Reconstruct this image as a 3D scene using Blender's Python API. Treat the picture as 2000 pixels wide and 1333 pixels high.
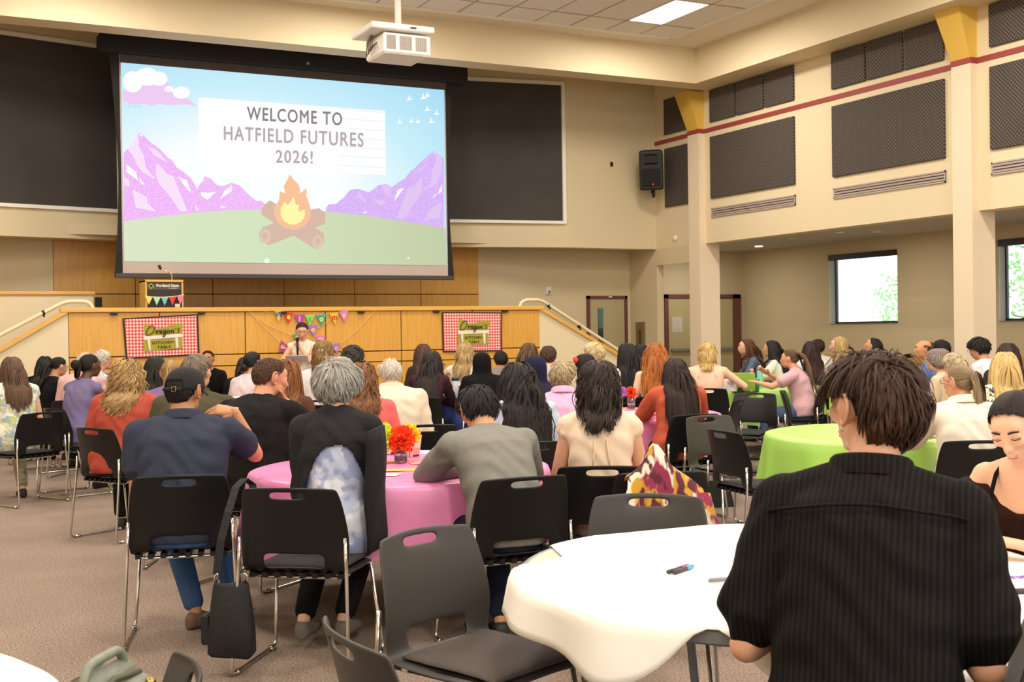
import bpy, math, random
import numpy as np
from mathutils import Matrix, Vector

for _o in list(bpy.data.objects):
    bpy.data.objects.remove(_o)
SC = bpy.context.scene
COL = SC.collection
R = math.radians
random.seed(7)
RNG = np.random.default_rng(11)

# ---------------------------------------------------------------- camera, sky, exposure, lamps
EYE = 1.47
cam_d = bpy.data.cameras.new('camera')
cam = bpy.data.objects.new('camera', cam_d)
COL.objects.link(cam)
FPX = 2345.0
cam_d.sensor_width = 36.0
cam_d.lens = FPX * 36.0 / 2000.0
cam_d.clip_start = 0.05
cam_d.clip_end = 300
_yaw, _pit, _rol = R(27.025), R(-0.475), R(-0.848)
_F = np.array([math.sin(_yaw) * math.cos(_pit), math.cos(_yaw) * math.cos(_pit), math.sin(_pit)])
_R0 = np.array([math.cos(_yaw), -math.sin(_yaw), 0.0])
_U0 = np.cross(_R0, _F)
_RT = math.cos(_rol) * _R0 + math.sin(_rol) * _U0
_UP = -math.sin(_rol) * _R0 + math.cos(_rol) * _U0
cam.matrix_world = Matrix(((_RT[0], _UP[0], -_F[0], 0), (_RT[1], _UP[1], -_F[1], 0), (_RT[2], _UP[2], -_F[2], EYE), (0, 0, 0, 1)))
SC.camera = cam
cam_d.dof.use_dof = True
cam_d.dof.focus_distance = 6.2
cam_d.dof.aperture_fstop = 9.0

SC.view_settings.view_transform = 'Standard'
SC.view_settings.look = 'None'
SC.view_settings.exposure = 0.0
SC.view_settings.gamma = 1.0
SC.view_settings.use_curve_mapping = False

W = bpy.data.worlds.new('sky')
SC.world = W
W.use_nodes = True
W.node_tree.nodes['Background'].inputs[0].default_value = (0.86, 0.94, 1.0, 1)
W.node_tree.nodes['Background'].inputs[1].default_value = 3.2
SC.cycles.max_bounces = 6
SC.cycles.diffuse_bounces = 4
SC.cycles.glossy_bounces = 2
SC.cycles.transmission_bounces = 4
SC.cycles.sample_clamp_indirect = 6.0
SC.cycles.caustics_reflective = False
SC.cycles.caustics_refractive = False

LAMP_W = 112.0          # each ceiling troffer of the hall
AISLE_W = 26.0         # each recessed downlight of the side aisle
LAMP_COL = (1.0, 0.94, 0.84)
DAY_W = 1150.0          # daylight through the tall windows behind the camera
DAY_COL = (0.93, 0.97, 1.0)
TROFFERS = [(9.85 - 0.611 * i, 14.25 - 1.222 * j) for i in (0, 7, 13, 20) for j in (0, 4, 7, 11, 14)]

def area_lamp(name, loc, sx, sy, watts, color, rot=(0, 0, 0)):
    d = bpy.data.lights.new(name, 'AREA')
    d.shape = 'RECTANGLE'
    d.size, d.size_y, d.energy, d.color = sx, sy, watts, color
    o = bpy.data.objects.new(name, d)
    o.location, o.rotation_euler = loc, rot
    COL.objects.link(o)
    return o
for _i, (_x, _y) in enumerate(TROFFERS):
    area_lamp('troffer_light', (_x, _y, 5.93), 0.55, 1.15, LAMP_W, LAMP_COL)
for _x in (-3.4, 0.6, 4.6, 8.6):
    area_lamp('window_daylight', (_x, -6.95, 2.6), 3.2, 3.2, DAY_W / 4, DAY_COL, (R(90), 0, R(180)))
for _y in (-2.0, 2.0, 6.0, 10.2, 14.6, 18.3):
    area_lamp('aisle_light', (13.6, _y, 2.96), 0.2, 0.2, AISLE_W, LAMP_COL)

# ---------------------------------------------------------------- helpers
def at(x, y, X=None, Y=None, Z=None, d=None):
    """a point of the 2000x1333 frame turned into a point of the hall, on the plane X, Y or Z or at an axial depth"""
    r = _F + _RT * (x - 1000) / FPX - _UP * (y - 666.5) / FPX
    t = X / r[0] if X is not None else Y / r[1] if Y is not None else (Z - EYE) / r[2] if Z is not None else d
    return np.array([0, 0, EYE]) + r * t

def lin(c):
    if isinstance(c, str):
        c = tuple(int(c[i:i + 2], 16) / 255 for i in (0, 2, 4))
    return tuple(v / 12.92 if v <= 0.04045 else ((v + 0.055) / 1.055) ** 2.4 for v in c)

MATS = {}
def mat(name, col, rough=0.6, metal=0.0, bump=None, var=None, emit=None, spec=0.5, alpha=None, trans=None, sheen=0.0):
    """Principled material. bump=(scale, strength[, stretch]); var=(colour2, scale, lo, hi[, stretch]) mixes a second colour by noise"""
    if name in MATS:
        return MATS[name]
    m = bpy.data.materials.new(name)
    m.use_nodes = True
    nt = m.node_tree
    b = nt.nodes['Principled BSDF']
    b.inputs['Base Color'].default_value = (*lin(col), 1)
    b.inputs['Roughness'].default_value = rough
    b.inputs['Metallic'].default_value = metal
    b.inputs['Specular IOR Level'].default_value = spec
    if sheen:
        b.inputs['Sheen Weight'].default_value = sheen
    if trans:
        b.inputs['Transmission Weight'].default_value = trans
        b.inputs['IOR'].default_value = 1.3
    if emit:
        b.inputs['Emission Color'].default_value = (*lin(emit[0]), 1)
        b.inputs['Emission Strength'].default_value = emit[1]
    tc = None
    def noise(scale, stretch=None, detail=3.0):
        nonlocal tc
        if tc is None:
            tc = nt.nodes.new('ShaderNodeTexCoord')
        src = tc.outputs['Object']
        if stretch:
            mp = nt.nodes.new('ShaderNodeMapping')
            mp.inputs['Scale'].default_value = stretch
            nt.links.new(src, mp.inputs[0])
            src = mp.outputs[0]
        n = nt.nodes.new('ShaderNodeTexNoise')
        n.inputs['Scale'].default_value = scale
        n.inputs['Detail'].default_value = detail
        nt.links.new(src, n.inputs['Vector'])
        return n.outputs['Fac']
    if var:
        f = noise(var[1], var[4] if len(var) > 4 else None)
        r = nt.nodes.new('ShaderNodeValToRGB')
        r.color_ramp.elements[0].position, r.color_ramp.elements[1].position = var[2], var[3]
        r.color_ramp.elements[0].color = (*lin(col), 1)
        r.color_ramp.elements[1].color = (*lin(var[0]), 1)
        nt.links.new(f, r.inputs[0])
        nt.links.new(r.outputs[0], b.inputs['Base Color'])
    if bump:
        f = noise(bump[0], bump[2] if len(bump) > 2 else None)
        bn = nt.nodes.new('ShaderNodeBump')
        bn.inputs['Strength'].default_value = bump[1]
        bn.inputs['Distance'].default_value = 0.02
        nt.links.new(f, bn.inputs['Height'])
        nt.links.new(bn.outputs[0], b.inputs['Normal'])
    MATS[name] = m
    return m

def glow(name, col, s=1.0):
    if name in MATS:
        return MATS[name]
    m = bpy.data.materials.new(name)
    m.use_nodes = True
    nt = m.node_tree
    nt.nodes.remove(nt.nodes['Principled BSDF'])
    e = nt.nodes.new('ShaderNodeEmission')
    e.inputs[0].default_value = (*lin(col), 1)
    e.inputs[1].default_value = s
    nt.links.new(e.outputs[0], nt.nodes['Material Output'].inputs[0])
    MATS[name] = m
    return m

def ND(m):
    """node shorthand for the few hand-wired materials"""
    nt = m.node_tree
    def n(t, **kw):
        x = nt.nodes.new('ShaderNode' + t)
        for k, v in kw.items():
            setattr(x, k, v)
        return x
    return nt, n, nt.links.new, nt.nodes['Principled BSDF']

def tag(o, label=None, cat=None, group=None, kind=None):
    if label: o['label'] = label
    if cat: o['category'] = cat
    if group: o['group'] = group
    if kind: o['kind'] = kind
    return o

def empty(name, loc=(0, 0, 0), rz=0.0, label=None, cat=None, group=None, kind=None, parent=None):
    o = bpy.data.objects.new(name, None)
    o.empty_display_size = 0.1
    o.location = loc
    o.rotation_euler = (0, 0, rz)
    COL.objects.link(o)
    if parent: o.parent = parent
    return tag(o, label, cat, group, kind)

def mesh_from(name, V, F, mats, smooth=False, midx=None, tint=None):
    me = bpy.data.meshes.new(name)
    V = np.asarray(V, float)
    me.from_pydata(V.tolist(), [], [tuple(f) for f in F])
    for m in (mats if isinstance(mats, (list, tuple)) else [mats]):
        me.materials.append(m)
    if midx is not None:
        me.polygons.foreach_set('material_index', np.asarray(midx, np.int32))
    if smooth:
        me.polygons.foreach_set('use_smooth', np.ones(len(F), bool))
    if tint is not None:
        a = me.attributes.new('tint', 'FLOAT', 'POINT')
        a.data.foreach_set('value', np.asarray(tint, np.float32))
    me.update()
    return me

def link(name, me, parent=None, loc=None, rz=None, **kw):
    o = bpy.data.objects.new(name, me)
    COL.objects.link(o)
    if parent: o.parent = parent
    if loc is not None: o.location = loc
    if rz is not None: o.rotation_euler = (0, 0, rz)
    return tag(o, **kw)

BOXF = [(0, 3, 2, 1), (4, 5, 6, 7), (0, 1, 5, 4), (1, 2, 6, 5), (2, 3, 7, 6), (3, 0, 4, 7)]
class MB:
    """collects boxes, tubes, prisms and sheets; build() links them as one mesh object"""
    def __init__(s):
        s.V, s.F, s.n, s.I, s.mi = [], [], 0, [], 0
    def add(s, V, F):
        V = np.asarray(V, float).reshape(-1, 3)
        s.V.append(V)
        s.F += [tuple(i + s.n for i in f) for f in F]
        s.I += [s.mi] * len(F)
        s.n += len(V)
        return s
    def box(s, x0, x1, y0, y1, z0, z1):
        return s.add([(x0, y0, z0), (x1, y0, z0), (x1, y1, z0), (x0, y1, z0), (x0, y0, z1), (x1, y0, z1), (x1, y1, z1), (x0, y1, z1)], BOXF)
    def cbox(s, x0, x1, y0, y1, z0, z1, c=0.01):
        """box with chamfered edges on its outline seen from any side"""
        V = []
        for i, z in enumerate((z0, z0 + c, z1 - c, z1)):
            k = c if i in (0, 3) else 0
            V += [(x0 + k + c * 0, y0 + k, z), (x1 - k, y0 + k, z), (x1 - k, y1 - k, z), (x0 + k, y1 - k, z)]
        F = [(0, 3, 2, 1), (12, 13, 14, 15)]
        for l in range(3):
            for j in range(4):
                a, b = l * 4 + j, l * 4 + (j + 1) % 4
                F.append((a, b, b + 4, a + 4))
        return s.add(V, F)
    def prism(s, pts, axis, a, b):
        """polygon pts in the two other axes, extruded from a to b along axis"""
        n = len(pts)
        def P(p, t):
            q = list(p); q.insert(axis, t); return q
        V = [P(p, a) for p in pts] + [P(p, b) for p in pts]
        F = [tuple(range(n))[::-1], tuple(range(n, 2 * n))] + [(i, (i + 1) % n, n + (i + 1) % n, n + i) for i in range(n)]
        return s.add(V, F)
    def tube(s, pts, r, k=8, cap=True):
        P = np.asarray(pts, float)
        n = len(P)
        rr = np.broadcast_to(np.asarray(r, float), (n,))
        T = np.gradient(P, axis=0)
        T /= np.linalg.norm(T, axis=1)[:, None] + 1e-12
        up = np.array([0, 0, 1.0]) if abs(T[0][2]) < 0.9 else np.array([1.0, 0, 0])
        V = []
        A = np.cross(T[0], up); A /= np.linalg.norm(A)
        for i in range(n):
            A = A - T[i] * (A @ T[i]); A /= np.linalg.norm(A) + 1e-12
            B = np.cross(T[i], A)
            for j in range(k):
                t = 2 * math.pi * j / k
                V.append(P[i] + rr[i] * (A * math.cos(t) + B * math.sin(t)))
        F = []
        for i in range(n - 1):
            for j in range(k):
                F.append((i * k + j, i * k + (j + 1) % k, (i + 1) * k + (j + 1) % k, (i + 1) * k + j))
        if cap:
            F += [tuple(range(k))[::-1], tuple(range((n - 1) * k, n * k))]
        return s.add(V, F)
    def lathe(s, prof, c=(0, 0, 0), k=20):
        """profile [(r, z), ...] turned about the vertical through c"""
        V, F = [], []
        n = len(prof)
        for r, z in prof:
            for j in range(k):
                t = 2 * math.pi * j / k
                V.append((c[0] + r * math.cos(t), c[1] + r * math.sin(t), c[2] + z))
        for i in range(n - 1):
            for j in range(k):
                F.append((i * k + j, i * k + (j + 1) % k, (i + 1) * k + (j + 1) % k, (i + 1) * k + j))
        F += [tuple(range(k))[::-1], tuple(range((n - 1) * k, n * k))]
        return s.add(V, F)
    def ell(s, c, r, nu=14, nv=9):
        V, F = sphere(nu, nv)
        return s.add(V * np.asarray(r, float) + np.asarray(c, float), F)
    def xf(s, M):
        """move everything gathered so far by a 4x4 matrix"""
        M = np.array(M)
        s.V = [v @ M[:3, :3].T + M[:3, 3] for v in s.V]
        return s
    def build(s, name, m, parent=None, smooth=False, loc=None, rz=None, **kw):
        me = mesh_from(name, np.concatenate(s.V), s.F, m, smooth, s.I if isinstance(m, (list, tuple)) else None)
        return link(name, me, parent, loc, rz, **kw)

_SPH = {}
def sphere(nu=14, nv=9):
    if (nu, nv) not in _SPH:
        V = [(0, 0, 1)]
        for i in range(1, nv):
            p = math.pi * i / nv
            for j in range(nu):
                t = 2 * math.pi * j / nu
                V.append((math.sin(p) * math.cos(t), math.sin(p) * math.sin(t), math.cos(p)))
        V.append((0, 0, -1))
        F = []
        for j in range(nu):
            F.append((0, 1 + j, 1 + (j + 1) % nu))
        for i in range(nv - 2):
            for j in range(nu):
                a, b = 1 + i * nu + j, 1 + i * nu + (j + 1) % nu
                F.append((a, a + nu, b + nu, b))
        L = len(V) - 1
        for j in range(nu):
            F.append((L, 1 + (nv - 2) * nu + (j + 1) % nu, 1 + (nv - 2) * nu + j))
        _SPH[(nu, nv)] = (np.array(V, float), F)
    return _SPH[(nu, nv)]

def copy_tree(o, parent=None):
    c = o.copy()
    COL.objects.link(c)
    if parent: c.parent = parent
    for ch in list(o.children):
        copy_tree(ch, c)
    return c

def text_mesh(s, size, bold=0.0, shear=0.0, space=1.0, align='CENTER', extr=0.0):
    cu = bpy.data.curves.new('lettering', 'FONT')
    cu.body, cu.size, cu.offset, cu.shear, cu.space_character = s, size, bold, shear, space
    cu.align_x, cu.align_y, cu.extrude, cu.resolution_u = align, 'CENTER', extr, 3
    o = bpy.data.objects.new('lettering', cu)
    COL.objects.link(o)
    bpy.context.view_layer.update()
    me = bpy.data.meshes.new_from_object(o.evaluated_get(bpy.context.evaluated_depsgraph_get()))
    bpy.data.objects.remove(o)
    V = np.array([v.co for v in me.vertices], float).reshape(-1, 3)
    F = [tuple(p.vertices) for p in me.polygons]
    bpy.data.meshes.remove(me)
    return V, F

# ---------------------------------------------------------------- materials of the hall
M_WALL = mat('cream_paint', 'e6d4b0', 0.75, bump=(60, 0.04))
M_WALL2 = mat('tan_paint', 'dccba6', 0.75, bump=(60, 0.04))
M_AISLE = mat('khaki_paint', 'cbbb97', 0.8, bump=(60, 0.04))
M_COLUMN = mat('column_paint', 'ecd8bc', 0.7)
M_CEIL = mat('ceiling_white', 'e6dccb', 0.9)
M_TILE = mat('ceiling_tile_white', 'f3ede6', 0.95, bump=(250, 0.15), var=('e6dfd7', 180, 0.45, 0.7))
M_YELLOW = mat('mustard_paint', 'e3b850', 0.6)
M_RED = mat('maroon_stripe', '9c3f3c', 0.6)
M_DOOR = mat('door_tan', 'b5a77d', 0.5)
M_DFRAME = mat('door_frame_maroon', '6b4038', 0.5)
M_BLACK = mat('black_plastic', '1a1716', 0.5)
M_BLACKCLOTH = mat('black_drape', '171413', 0.9)
M_BOARD = mat('chalkboard_dark', '38312d', 0.7, var=('463e38', 1.2, 0.3, 0.8))
M_TRIM = mat('board_trim', 'f2ece0', 0.5)
M_CHROME = mat('chrome', 'd8d6d2', 0.18, 1.0)
M_GREYMETAL = mat('grey_metal', '8f9296', 0.45, 0.6)
M_WHITE = mat('white_plastic', 'f2efe8', 0.4)

def wood_mat(name, c1, c2, rough=0.35, stretch=(14, 14, 0.9)):
    return mat(name, c1, rough, var=(c2, 3.0, 0.3, 0.75, stretch), bump=(6, 0.02, stretch))
M_WOOD = wood_mat('honey_maple_panel', 'e3aa50', 'd69b40')
M_WOODB = wood_mat('maple_back_wall', 'daa552', 'cc9442')
M_WOODCAP = wood_mat('maple_cap', 'e8b55e', 'dba549', 0.3, (0.9, 14, 14))

M_CARPET = mat('mauve_carpet', '938074', 0.97, bump=(420, 0.5), spec=0.1)
_nt, _n, _l, _b = ND(M_CARPET)
_tc = _n('TexCoord')
_n1 = _n('TexNoise'); _n1.inputs['Scale'].default_value = 95; _n1.inputs['Detail'].default_value = 4
_n2 = _n('TexNoise'); _n2.inputs['Scale'].default_value = 1.3
_r = _n('ValToRGB')
_r.color_ramp.elements[0].position, _r.color_ramp.elements[1].position = 0.36, 0.66
_r.color_ramp.elements[0].color = (*lin('8b776c'), 1)
_r.color_ramp.elements[1].color = (*lin('c4af9d'), 1)
_mx = _n('Mix', data_type='RGBA', blend_type='MULTIPLY')
_mx.inputs[0].default_value = 0.35
_l(_tc.outputs['Object'], _n1.inputs[0]); _l(_tc.outputs['Object'], _n2.inputs[0])
_l(_n1.outputs['Fac'], _r.inputs[0]); _l(_r.outputs[0], _mx.inputs[6]); _l(_n2.outputs['Fac'], _mx.inputs[7])
_l(_mx.outputs[2], _b.inputs['Base Color'])

# perforated fabric of the acoustic panels: a grid of small lighter bumps on dark taupe
M_ACOU = mat('acoustic_panel_taupe', '4e4640', 0.85)
_nt, _n, _l, _b = ND(M_ACOU)
_tc = _n('TexCoord'); _sep = _n('SeparateXYZ'); _l(_tc.outputs['Object'], _sep.inputs[0])
_prod = None
for _ax in (1, 2):
    _m1 = _n('Math', operation='MULTIPLY'); _m1.inputs[1].default_value = 2 * math.pi / 0.052
    _m2 = _n('Math', operation='SINE')
    _l(_sep.outputs[_ax], _m1.inputs[0]); _l(_m1.outputs[0], _m2.inputs[0])
    if _prod is None: _prod = _m2
    else:
        _m3 = _n('Math', operation='MULTIPLY'); _l(_prod.outputs[0], _m3.inputs[0]); _l(_m2.outputs[0], _m3.inputs[1]); _prod = _m3
_r = _n('ValToRGB')
_r.color_ramp.elements[0].position, _r.color_ramp.elements[1].position = 0.1, 0.75
_r.color_ramp.elements[0].color = (*lin('3e3732'), 1)
_r.color_ramp.elements[1].color = (*lin('786b60'), 1)
_l(_prod.outputs[0], _r.inputs[0]); _l(_r.outputs[0], _b.inputs['Base Color'])
_bn = _n('Bump'); _bn.inputs['Strength'].default_value = 0.4
_l(_prod.outputs[0], _bn.inputs['Height']); _l(_bn.outputs[0], _b.inputs['Normal'])

# ---------------------------------------------------------------- the hall
ST = dict(kind='structure')
XR, XB, YB = 12.05, 11.5, 15.9            # gallery wall, bulkhead faces
ZS, ZBULK, ZC = 2.89, 5.42, 5.98
MB().box(-8, 15.6, -7, 20, -0.2, 0).build('floor', M_CARPET, label='brown-mauve speckled carpet floor of the hall', **ST)

ceil = MB().box(10.766, XB + 0.6, -7, 16.3, ZC, ZC + 0.12).box(-6.4, 10.766, 15.472, 16.3, ZC, ZC + 0.12).build('ceiling', M_CEIL, label='cream ceiling border with white lay-in tiles', **ST)
MB().box(-6.4, 10.87, -7, 15.4, ZC + 0.12, ZC + 0.2).build('ceiling_grid_backing', M_CEIL, ceil)
_tile = MB().cbox(-0.3, 0.3, -0.605, 0.605, 0, 0.02, 0.006)
_tme = mesh_from('ceiling_tile', np.concatenate(_tile.V), _tile.F, M_TILE)
for _ix in range(-1, 20):
    for _iy in range(-1, 9):
        _cx, _cy = 9.85 - 0.611 * _ix, 14.25 + 0.0 - 1.222 * _iy
        if any(abs(_cx - a) < 0.1 and abs(_cy - b) < 0.1 for a, b in TROFFERS):
            continue
        link('ceiling_tile', _tme, ceil, (_cx, _cy, ZC + 0.005 + 0.002 * ((_ix * 7 + _iy * 3) % 3)))
_g = MB()
for _ix in range(-1, 21):
    _x = 9.85 + 0.3055 - 0.611 * _ix
    _g.box(_x - 0.011, _x + 0.011, 3, 15.47, ZC + 0.003, ZC + 0.03)
for _iy in range(-1, 10):
    _y = 14.25 + 0.611 - 1.222 * _iy
    _g.box(-2.5, 10.766, _y - 0.011, _y + 0.011, ZC + 0.002, ZC + 0.031)
_g.build('ceiling_grid', mat('grid_bar', 'b3a698', 0.7), ceil, kind='stuff')
MB().box(10.73, 10.78, -7, 15.49, ZC - 0.02, ZC + 0.03).box(-6.4, 10.77, 15.45, 15.5, ZC - 0.02, ZC + 0.03).build('ceiling_edge_moulding', M_TRIM, ceil)

# fluorescent troffers
M_DIFF = mat('lamp_diffuser', 'ffffff', 0.5, emit=('fff8ee', 3.5))
for _i, (_x, _y) in enumerate(TROFFERS):
    t = empty('ceiling_light', (_x, _y, ZC + 0.03), 0, 'white fluorescent ceiling panel at the right front corner of the tiles' if (_x, _y) == (9.85, 14.25)
              else 'white fluorescent ceiling panel of the hall out of view', 'light', 'fluorescent ceiling panels')
    MB().box(-0.31, 0.31, -0.61, -0.58, -0.03, 0.05).box(-0.31, 0.31, 0.58, 0.61, -0.03, 0.05).box(-0.31, -0.28, -0.61, 0.61, -0.03, 0.05).box(0.28, 0.31, -0.61, 0.61, -0.03, 0.05).build('frame', M_WHITE, t)
    for _s in (-0.143, 0.143):
        MB().cbox(_s - 0.135, _s + 0.135, -0.58, 0.58, -0.03, 0.02, 0.012).build('diffuser', M_DIFF, t)

# bulkhead beams under the ceiling
MB().box(-6.4, XB + 0.55, YB, YB + 0.4, ZBULK, ZC + 0.3).build('trim_1', M_WALL, label='long cream bulkhead beam above the projection screen', **ST)
MB().box(XB, XR, -7, YB, ZBULK, ZC + 0.3).build('trim_2', M_WALL, label='cream bulkhead beam running above the grey acoustic panels', **ST)

# right gallery wall with acoustic panels, stripe, grilles
COLY = [-12 + 5.715 * i for i in range(6)]
BAYS = [(16.24, 14.15), (13.32, 11.24), (10.51, 8.43), (7.6, 5.52)]
wr = MB().box(XR, XR + 0.25, -7, 17.9, ZS, 6.3).build('wall_right', M_WALL, label='cream upper right wall above the aisle opening', **ST)
MB().box(XR - 0.012, XR, -7, 17.9, 4.73, 4.80).build('stripe', M_RED, wr, label='maroon painted stripe')
def acou(y0, y1, z0, z1):
    MB().cbox(XR - 0.035, XR, min(y0, y1), max(y0, y1), z0, z1, 0.008).build('acoustic_panel', M_ACOU, wr)
def grille(y0, y1, z0, z1):
    a, b = min(y0, y1), max(y0, y1)
    g = MB().box(XR - 0.02, XR, a, b, z1 - 0.02, z1).box(XR - 0.02, XR, a, b, z0, z0 + 0.02).box(XR - 0.02, XR, a, a + 0.02, z0, z1).box(XR - 0.02, XR, b - 0.02, b, z0, z1).build('vent', mat('vent_frame', 'b5a89c', 0.5), wr)
    MB().box(XR - 0.004, XR - 0.001, a, b, z0, z1).build('vent_backing', mat('vent_dark', '4a4346', 0.8), g)
    for i in range(3):
        z = z0 + 0.02 + (z1 - z0 - 0.04) * (i + 0.5) / 3
        MB().box(XR - 0.018, XR - 0.006, a, b, z - 0.012, z + 0.012).build('slat', mat('vent_slat', 'b3a095', 0.5), g)
for _a, _b2 in BAYS:
    acou(_a, _b2, 3.617, 4.64)
    w = (_a - _b2 - 0.08) / 3
    for k in range(3):
        acou(_a - k * (w + 0.04), _a - k * (w + 0.04) - w, 4.88, 5.41)
    grille(_a, _b2, 3.305, 3.46)
acou(17.57, 16.75, 3.60, 4.63)
acou(17.57, 16.75, 4.87, 5.49)

def column(yc, z1, lab):
    c = empty('column', (11.93, yc, 0), 0, lab, 'column', 'square cream columns along the right aisle', 'structure')
    MB().cbox(0, 0.40, -0.155, 0.155, 0, 4.73, 0.006).build('shaft', M_COLUMN, c)
    MB().box(-0.005, 0.40, -0.16, 0.16, 4.73, 4.80).build('stripe_band', M_RED, c)
    q = [(0.0, 4.80), (-0.19, ZBULK), (0.13, ZBULK), (0.13, 4.80)]
    MB().add([(-0.005, -0.15, 4.8), (0.12, -0.15, 4.8), (0.12, 0.15, 4.8), (-0.005, 0.15, 4.8),
              (-0.2, -0.16, ZBULK), (0.12, -0.16, ZBULK), (0.12, 0.24, ZBULK), (-0.2, 0.24, ZBULK)], BOXF).build('bracket', M_YELLOW, c, label='mustard yellow tapered bracket')
column(16.59, ZS, 'cream square column by the double doors with yellow bracket on top')
column(10.875, ZS, 'cream square column between the two aisle windows with yellow bracket')
column(5.16, ZS, 'cream square column of the aisle nearest the camera out of view')

# side aisle beyond the columns
XA, YA, ZA = 15.2, 19.5, 3.0
al = MB().box(XR + 0.25, XA + 0.3, -7, YA + 0.2, ZA, ZA + 0.15).box(XR + 0.25, XR + 0.3, -7, 17.9, ZS, ZA).build('ceiling_aisle', mat('aisle_ceiling', 'c6c2b6', 0.9), label='pale lower ceiling over the right side aisle', **ST)
for px, py in ((1482, 481), (1548, 465), (1712, 452), (1640, 453)):
    p = at(px, py, Z=ZA)
    MB().lathe([(0.07, 0), (0.075, -0.012), (0.05, -0.012)], (p[0], p[1], ZA), 14).build('downlight', [M_DIFF, M_DIFF][0] if px == 1482 else M_WHITE, al)
wa = MB().box(12.19, XA + 0.2, YA, YA + 0.2, 0, ZA).build('wall_back_aisle', M_AISLE, label='khaki back wall of the aisle with double doors', **ST)
WIN = [(15.28, 16.96), (11.5, 13.15), (7.7, 9.35), (3.9, 5.55), (0.1, 1.75)]
wall_a = MB()
z0w, z1w = 1.515, 2.76
edges = [-7.0] + [v for w_ in sorted(WIN) for v in w_] + [YA]
for k in range(0, len(edges), 2):
    wall_a.box(XA, XA + 0.22, edges[k], edges[k + 1], 0, ZA)
for a, b in WIN:
    wall_a.box(XA, XA + 0.22, a, b, 0, z0w).box(XA, XA + 0.22, a, b, z1w, ZA)
wside = wall_a.build('wall_right_aisle', M_AISLE, label='khaki outer wall of the side aisle pierced by square windows', **ST)
M_GLASS = mat('window_glass', 'ffffff', 0.0, trans=1.0, spec=0.1)
M_WFR = mat('window_frame_dark', '2c2f33', 0.5)
M_REVEAL = mat('window_reveal_white', 'e8efe8', 0.5)
for i, (a, b) in enumerate(WIN):
    w_ = MB().box(XA + 0.12, XA + 0.17, a, a + 0.04, z0w, z1w).box(XA + 0.12, XA + 0.17, b - 0.04, b, z0w, z1w).box(XA + 0.12, XA + 0.17, a, b, z0w, z0w + 0.035).box(XA + 0.12, XA + 0.17, a, b, z1w - 0.05, z1w)
    w_ = w_.build('window_%d' % (i + 1), M_WFR, label=('square window with dark frame beside the left of the aisle', 'square window right of the second column with tree outside')[i] if i < 2 else 'square aisle window outside the picture', **ST)
    MB().box(XA + 0.14, XA + 0.146, a + 0.03, b - 0.03, z0w + 0.03, z1w - 0.04).build('pane', M_GLASS, w_)
    MB().cbox(XA - 0.03, XA + 0.05, a - 0.0, b + 0.0, z1w - 0.09, z1w + 0.01, 0.006).build('shade_header', M_BLACK, w_, label='black roller shade casing')
    MB().box(XA + 0.0, XA + 0.12, b - 0.012, b, z0w, z1w - 0.09).build('reveal', M_REVEAL, w_)
    MB().box(XA - 0.01, XA + 0.12, a, b, z0w - 0.015, z0w).build('sill', mat('sill_grey', '8f8c80', 0.5), w_)
# low wooden rail on the aisle wall
MB().cbox(XA - 0.04, XA, 7, 17.4, 0.82, 0.96, 0.006).build('trim_3', M_WOOD, label='honey wood chair rail on the aisle wall', **ST)

# outside the windows: pale building, trees, ground
MB().box(16, 60, -20, 40, -0.6, -0.4).build('ground_outside', mat('pavement', 'c9c8c2', 0.9), label='pale paving outside the windows', **ST)
bld = empty('building', (24, 27, -0.4), 0, 'white building seen through the first aisle window', 'building')
MB().box(0, 5, -8, 9, 0, 9).build('wall', mat('white_render', 'f5f7f7', 0.8), bld)
for y_ in (-5.2, -0.9, 3.4):
    f_ = MB().box(-0.06, 0.02, y_, y_ + 1.3, 2.5, 3.6).build('window', M_WHITE, bld)
    MB().box(-0.075, -0.06, y_ + 0.08, y_ + 1.22, 2.58, 3.52).build('pane', mat('far_glass', 'bfdbe2', 0.1), f_)
M_LEAF = mat('pale_leaf', '8fc489', 0.6, var=('b6dc9c', 3, 0.3, 0.7))
M_BARK = mat('bark', '6d5c4c', 0.9, bump=(30, 0.6))
def tree(x, y, h, lab):
    t = empty('tree', (x, y, -0.4), 0, lab, 'tree', 'trees outside the windows')
    m = MB().tube([(0, 0, 0), (0.05, 0.02, h * 0.3), (-0.03, 0.06, h * 0.6), (0.02, 0, h * 0.9)], [0.13, 0.11, 0.07, 0.03], 8)
    for k in range(9):
        a = k * 2.4; z = h * (0.3 + 0.06 * k)
        m.tube([(0, 0, z), (0.5 * math.cos(a), 0.5 * math.sin(a), z + 0.3), (1.0 * math.cos(a), 1.0 * math.sin(a), z + 0.45)], [0.04, 0.03, 0.012], 6)
    m.build('trunk', M_BARK, t, smooth=True)
    lf = MB()
    rg = np.random.default_rng(int(x * 10))
    n = 2200
    P = rg.normal(size=(n, 3)); P /= np.linalg.norm(P, axis=1)[:, None]
    P = P * (rg.random((n, 1)) ** 0.4) * np.array([1.35, 1.35, h * 0.36]) + np.array([0, 0, h * 0.62])
    for p in P:
        d = rg.normal(size=3); d /= np.linalg.norm(d); e = np.cross(d, rg.normal(size=3)); e /= np.linalg.norm(e)
        l_, w_ = 0.11, 0.035
        lf.add([p, p + d * l_ * .5 + e * w_, p + d * l_, p + d * l_ * .5 - e * w_], [(0, 1, 2, 3)])
    lf.build('foliage', M_LEAF, t, kind='stuff')
tree(19.2, 15.0, 4.4, 'light green leafy tree outside the second aisle window')
tree(20.6, 19.6, 3.6, 'light green tree at the edge of the first aisle window')

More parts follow.
